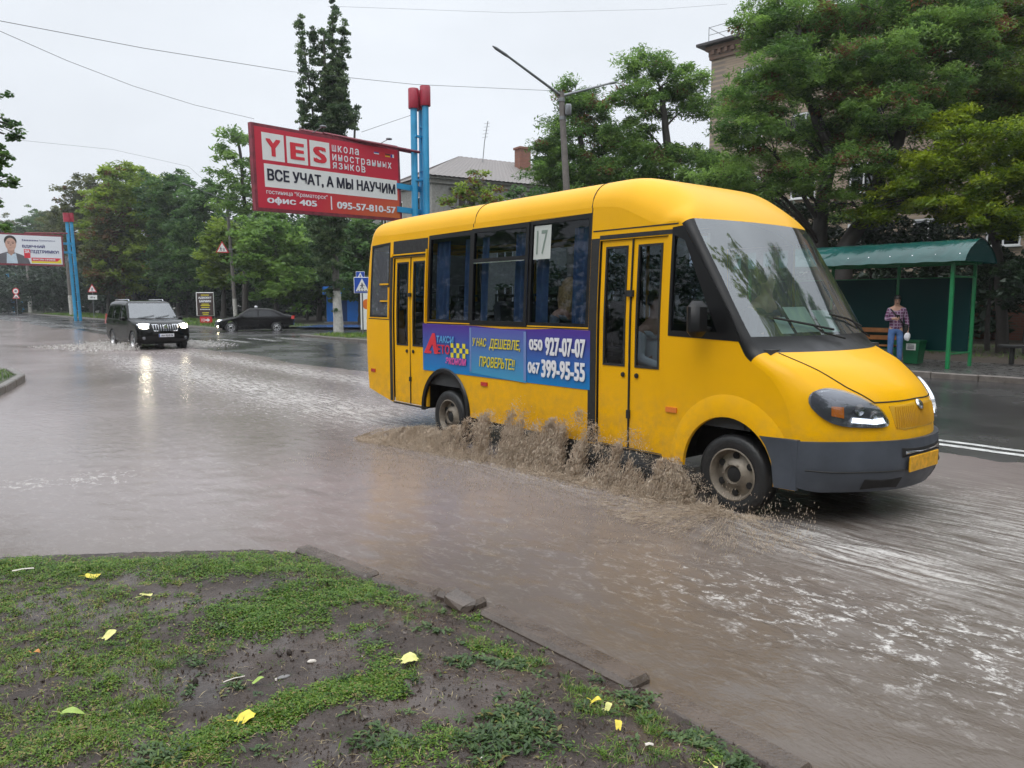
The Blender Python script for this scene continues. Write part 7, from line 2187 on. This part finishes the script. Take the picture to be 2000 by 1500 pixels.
b = MB().ball((.27, -.06, .74), (.075, .05, .115), 12, 8); b.tube([(.27, -.06, .83), (.27, -.035, .87), (.27, -.03, .90)], .014, 6)
rb_ = random.Random(3); b.v = [tuple(q + rb_.uniform(-.008, .008) for q in p) for p in b.v]
b.build('sheet', T_WHITE, pk, 60)
# ---- people inside the bus
def sitter(label, s, y, z0, coat, hair, long_hair, face):
    base = RD(-s, 1.0 + y, 0)
    t = thing('person', label, 'person', base, ROAD_ROT)
    V = [Vector(p) for p in ((0, 0, z0), (-.03, 0, z0 + .2), (-.02, 0, z0 + .42), (0, 0, z0 + .52), (.03, 0, z0 + .61), (.045, 0, z0 + .69), (.05, 0, z0 + .77), (.045, 0, z0 + .85))]
    R = [(.13, .16), (.12, .155), (.12, .175), (.09, .12), (.05, .05), (.07, .065), (.092, .078), (.07, .055)]
    E = [(k, k + 1) for k in range(7)]
    ext = {}
    for sg in (-1, 1):
        n0 = len(V); V += [Vector((.05, sg * .10, z0 + .02)), Vector((.42, sg * .11, z0 + .04)), Vector((.40, sg * .11, z0 - .32))]; R += [.085, .06, .05]; E += [(0, n0), (n0, n0 + 1), (n0 + 1, n0 + 2)]
        n0 = len(V); V += [Vector((-.01, sg * .18, z0 + .48)), Vector((.05, sg * .25, z0 + .22)), Vector((.27, sg * .16, z0 + .14))]; R += [.06, .045, .034]; E += [(3, n0), (n0, n0 + 1), (n0 + 1, n0 + 2)]
        hand(V, E, R, n0 + 2, V[n0 + 2], (1, -.1 * sg, 0), (0, 1, 0), -.4)
    skin_mesh('body', V, E, R, M_SKIN, t, 1)
    Vs = [p.copy() for p in V[:4]]; Rs = [(a[0] + .015, a[1] + .015) for a in R[:4]]; Es = [(0, 1), (1, 2), (2, 3)]
    for sg in (-1, 1):
        n0 = len(Vs); Vs += [Vector((-.01, sg * .18, z0 + .48)), Vector((.05, sg * .25, z0 + .22)), Vector((.25, sg * .165, z0 + .145))]; Rs += [.075, .06, .05]; Es += [(3, n0), (n0, n0 + 1), (n0 + 1, n0 + 2)]
    skin_mesh('jacket', Vs, Es, Rs, coat, t, 1)
    head(t, (.05, 0, z0 + .765), face, hair, long_hair)
    return t
sitter('passenger with long blond hair and a grey jacket seen through the bus window', -2.42, -.62, 1.12, pbr('grey_jacket', (.10, .12, .15), .85), M_HAIRB, True, (1, .5, 0))
sitter('passenger in white clothes seen through the front door of the bus', -1.34, -.48, .98, pbr('white_jacket', (.62, .62, .64), .8), M_HAIRD, False, (1, -.3, 0))
sitter('driver behind the windscreen of the yellow bus', -.72, .45, 1.20, pbr('dark_jacket', (.05, .06, .08), .85), M_HAIRD, False, (1, 0, 0))
# ================================================================ SPLASHES
t_ = NT('brown_splash_water')
t_.set(**{'Base Color': t_.mix(t_.rng(t_.noise(9, 6), .3, .7), (.42, .325, .235), (.78, .665, .535)), 'Roughness': .18, 'IOR': 1.33})
tr = t_.new('ShaderNodeBsdfTranslucent'); tr.inputs[0].default_value = (.62, .52, .43, 1)
mx = t_.new('ShaderNodeMixShader'); mx.inputs[0].default_value = .3
t_.l.new(t_.b.outputs[0], mx.inputs[1]); t_.l.new(tr.outputs[0], mx.inputs[2]); t_.l.new(mx.outputs[0], t_.out.inputs['Surface'])
M_SPL = t_.m
t_ = NT('white_spray')
t_.set(**{'Base Color': (.62, .59, .56), 'Roughness': .4})
tr = t_.new('ShaderNodeBsdfTransparent'); mx = t_.new('ShaderNodeMixShader'); mx.inputs[0].default_value = .35
t_.l.new(t_.b.outputs[0], mx.inputs[1]); t_.l.new(tr.outputs[0], mx.inputs[2]); t_.l.new(mx.outputs[0], t_.out.inputs['Surface'])
M_SPRAY = t_.m
def droplets(rng, P, r, dirs, stretch):
    """stretched three-sided drops -> triangles"""
    n = len(P)
    d = dirs / np.maximum(np.linalg.norm(dirs, axis=1, keepdims=True), 1e-6)
    a = np.cross(d, rng.normal(0, 1, (n, 3))); a /= np.maximum(np.linalg.norm(a, axis=1, keepdims=True), 1e-6)
    b = np.cross(d, a); r = r[:, None]
    T, Bm = P + d * r * stretch[:, None], P - d * r * stretch[:, None]
    q = [P + (a * cos(2 * pi * k / 3) + b * sin(2 * pi * k / 3)) * r for k in range(3)]
    tri = []
    for k in range(3):
        tri += [T, q[k], q[(k + 1) % 3], Bm, q[(k + 1) % 3], q[k]]
    return np.stack(tri, 1).reshape(-1, 3)
def lace_noise(x, y, sd):
    return vnoise(x, y, sd) * .55 + vnoise(x * 2.3, y * 2.1, sd + 1) * .3 + vnoise(x * 5.1, y * 4.7, sd + 2) * .2
rs_ = np.random.default_rng(301)
# crest of the curtain thrown up between the front and the rear wheel (road frame: s forward, o across, z up)
S_K = np.array([.22, .05, -.25, -.55, -.95, -1.35, -1.75, -2.2, -2.7, -3.2, -3.7, -4.2, -4.9, -5.6])
Z_K = np.array([.03, .12, .24, .38, .50, .56, .58, .59, .58, .46, .31, .20, .11, .04])
O_K = np.array([.00, -.05, -.11, -.15, -.18, -.20, -.22, -.25, -.30, -.36, -.42, -.50, -.66, -.72])
def crest(s): return np.interp(-s, -S_K, Z_K), np.interp(-s, -S_K, O_K)
dv = []
def curtain_pts(n, zlo, zhi, spread):
    s = rs_.uniform(-5.2, -.08, n); h, o = crest(s); f = rs_.uniform(zlo, zhi, n)
    h = h * (1 + .22 * vnoise(s * 5, s * 0, 310) + .14 * vnoise(s * 13, s * 0, 311))
    z = h * f
    oo = o * (.55 + .55 * (1 - f) ** .7) + rs_.normal(0, spread, n)
    return s, oo, z, f, h
# thick lacy sheet made of falling streaks
s, o, z, f, h = curtain_pts(190000, .0, 1.05, .035)
lace = lace_noise(s * 10.0, z * 2.6 + s * 1.0, 320)
col = vnoise(s * 9, z * 0, 330)
keep = (lace + .35 * col - .65 * (f - .25)) > rs_.uniform(-.45, .45, len(s))
s, o, z, f = s[keep], o[keep], z[keep], f[keep]
P = np.stack([s, o, z], 1)
dr = np.stack([-.25 + rs_.normal(0, .25, len(s)), -.25 + rs_.normal(0, .25, len(s)), np.where(f > .8, .6, -1.0) + rs_.normal(0, .3, len(s))], 1)
dv.append(droplets(rs_, P, rs_.uniform(.0018, .0052, len(s)), dr, rs_.uniform(1.5, 6.5, len(s))))
# torn sheet of water behind the streaks
sheetm = MB(); ns, nz_ = 330, 34
S_ = np.linspace(-.02, -5.0, ns); Zf = np.linspace(0, 1, nz_)
gs_, gf_ = np.meshgrid(S_, Zf, indexing='ij'); hh, oo_ = crest(gs_)
hh = hh * (.92 + .24 * vnoise(gs_ * 5, gs_ * 0, 310) + .14 * vnoise(gs_ * 13, gs_ * 0, 311))
Zs = hh * gf_; Os = oo_ * (.55 + .55 * (1 - gf_) ** .7) + .025 * vnoise(gs_ * 9, Zs * 5, 360) + .012 * vnoise(gs_ * 31, Zs * 17, 361)
lc = lace_noise(gs_ * 10, Zs * 2.6 + gs_ * 1.0, 320) + .4 * vnoise(gs_ * 9, Zs * 0, 330) + .25 * vnoise(gs_ * 40, Zs * 14, 331)
ok_ = lc > (-.02 + .62 * gf_ ** 1.5 - .35 * (gf_ < .12))
idx_ = -np.ones(ns * nz_, int); sv, sf = [], []
for i in range(ns - 1):
    for j in range(nz_ - 1):
        if ok_[i, j] and ok_[i + 1, j] and ok_[i, j + 1]: sf.append((i * nz_ + j, (i + 1) * nz_ + j, (i + 1) * nz_ + j + 1, i * nz_ + j + 1))
SV_ = np.stack([gs_, Os, Zs], -1).reshape(-1, 3); Fq = np.array(sf)

# flying drops above the crest and outwards
s, o, z, f, h = curtain_pts(24000, .7, 1.7, .06)
keep = (rs_.random(len(s)) < np.exp(-np.maximum(0, f - .95) * 5.5)) & (s < -.2)
s, o, z = s[keep], o[keep] + .03, z[keep]
dv.append(droplets(rs_, np.stack([s, o, z], 1), rs_.uniform(.0016, .0048, len(s)), rs_.normal(0, 1, (len(s), 3)) + np.array((-.6, -.3, .4)), rs_.uniform(1, 2.2, len(s))))
# foot of the curtain
n = 34000; s = rs_.uniform(-5.0, .3, n); h, o = crest(s)
o = o * 1.12 + rs_.normal(0, .07, n); z = np.abs(rs_.normal(0, .035, n)) * np.minimum(1, h * 6)
keep = lace_noise(s * 5, o * 8, 340) > -.15; s, o, z = s[keep], o[keep], z[keep]
dv.append(droplets(rs_, np.stack([s, o, z], 1), rs_.uniform(.002, .0058, len(s)), rs_.normal(0, .6, (len(s), 3)) + np.array((-.7, -.5, .1)), rs_.uniform(1, 3, len(s))))
# low fan shot outwards and forwards from the front wheel
n = 12000; a = rs_.uniform(radians(195), radians(325), n); rr = .12 + 1.0 * rs_.random(n) ** 1.15
s = -.02 + rr * np.cos(a) * 1.25; o = .0 + rr * np.sin(a) * .85; z = .015 + .16 * rr * np.exp(-rr * 1.5) * rs_.random(n) + .004
ray_k = vnoise(a * 22, rr * 1.2, 350); keep = ray_k > rs_.uniform(-.5, .6, n) + .25 * rr
s, o, z, a, rr = s[keep], o[keep], z[keep], a[keep], rr[keep]
dr = np.stack([np.cos(a) * 1.25, np.sin(a) * .85, .12 - .12 * rr], 1)
dv.append(droplets(rs_, np.stack([s, o, z], 1), rs_.uniform(.0008, .0020, len(s)), dr, rs_.uniform(8, 30, len(s))))
# rain of drops falling on the flood in front of the curtain
n = 9000; s = rs_.uniform(-4.5, .8, n); h, o = crest(s); o = o - np.abs(rs_.normal(0, .55, n)) - .05; z = rs_.random(n) ** 1.6 * (.30 * np.exp(-np.abs(o - np.interp(-s, -S_K, O_K)) * 1.6)) + .004
dv.append(droplets(rs_, np.stack([s, o, z], 1), rs_.uniform(.0016, .0036, n), np.tile((-.1, -.15, -1.0), (n, 1)) + rs_.normal(0, .12, (n, 3)), rs_.uniform(1.5, 5, n)))
# rear wheel
n = 14000; s = -4.25 - np.abs(rs_.normal(0, .45, n)); o = rs_.normal(-.12, .16, n); z = np.abs(rs_.normal(0, .08, n)) * np.exp(-(-4.3 - s) * .8)
dv.append(droplets(rs_, np.stack([s, o, z], 1), rs_.uniform(.0016, .0045, n), rs_.normal(0, .7, (n, 3)) + np.array((-1, -.3, .3)), rs_.uniform(1, 3, n)))
so_ = link('splash', quads_mesh('splash', np.concatenate(dv), M_SPL, None, 3))
used = np.unique(Fq); rem = -np.ones(len(SV_), int); rem[used] = np.arange(len(used))
shm = bpy.data.meshes.new('water_sheet'); shm.from_pydata(SV_[used].tolist(), [], rem[Fq].tolist())
shm.polygons.foreach_set('use_smooth', np.ones(len(Fq), bool)); shm.materials.append(M_SPL)
link('water_sheet', shm, so_)['kind'] = 'stuff'
so_.location = R0; so_.rotation_euler = (0, 0, ROAD_ROT)
tag(so_, 'muddy brown curtain of water thrown up along the side of the bus', 'splash', kind='stuff')
# spray round the black off-road car
def car_spray(o_car, label, L, Wd, n, seed, hz):
    r = np.random.default_rng(seed); out = []
    sd = r.choice((-1, 1), n); x = r.uniform(-L * .6, L * .55, n); d = np.minimum(np.abs(r.normal(0, .5, n)), 1.2) * (1.0 + .5 * (L * .5 - x) / L)
    y = sd * (Wd + d * 1.5); z = .03 + np.abs(r.normal(0, hz, n)) * np.exp(-d * .75)
    P = np.stack([x, y, z + .05], 1)
    o = link('spray', quads_mesh('spray', droplets(r, P, r.uniform(.008, .022, n), r.normal(0, 1, (n, 3)) + np.stack([-np.ones(n), sd * 1.2, np.full(n, .2)], 1), r.uniform(1, 3.2, n)), M_SPRAY, None, 3))
    o.location = o_car.location; o.rotation_euler = o_car.rotation_euler
    return tag(o, label, 'spray', kind='stuff')
car_spray(suv, 'white spray spreading on both sides of the black off-road car', 4.4, .9, 5000, 401, .10)
# ================================================================ RAIN HAZE
hz = MB().box((0, 1050, 11.3), (3400, 3000, 25.4)).build('haze', bpy.data.materials.new('rain_haze'))
hm = hz.data.materials[0]; hm.use_nodes = True
hm.node_tree.nodes.remove(hm.node_tree.nodes['Principled BSDF'])
hv = hm.node_tree.nodes.new('ShaderNodeVolumePrincipled')
hv.inputs['Color'].default_value = (.93, .95, .97, 1)
hv.inputs['Density'].default_value = .0005
hv.inputs['Anisotropy'].default_value = .2
hm.node_tree.links.new(hv.outputs[0], hm.node_tree.nodes['Material Output'].inputs['Volume'])
tag(hz, kind='stuff')
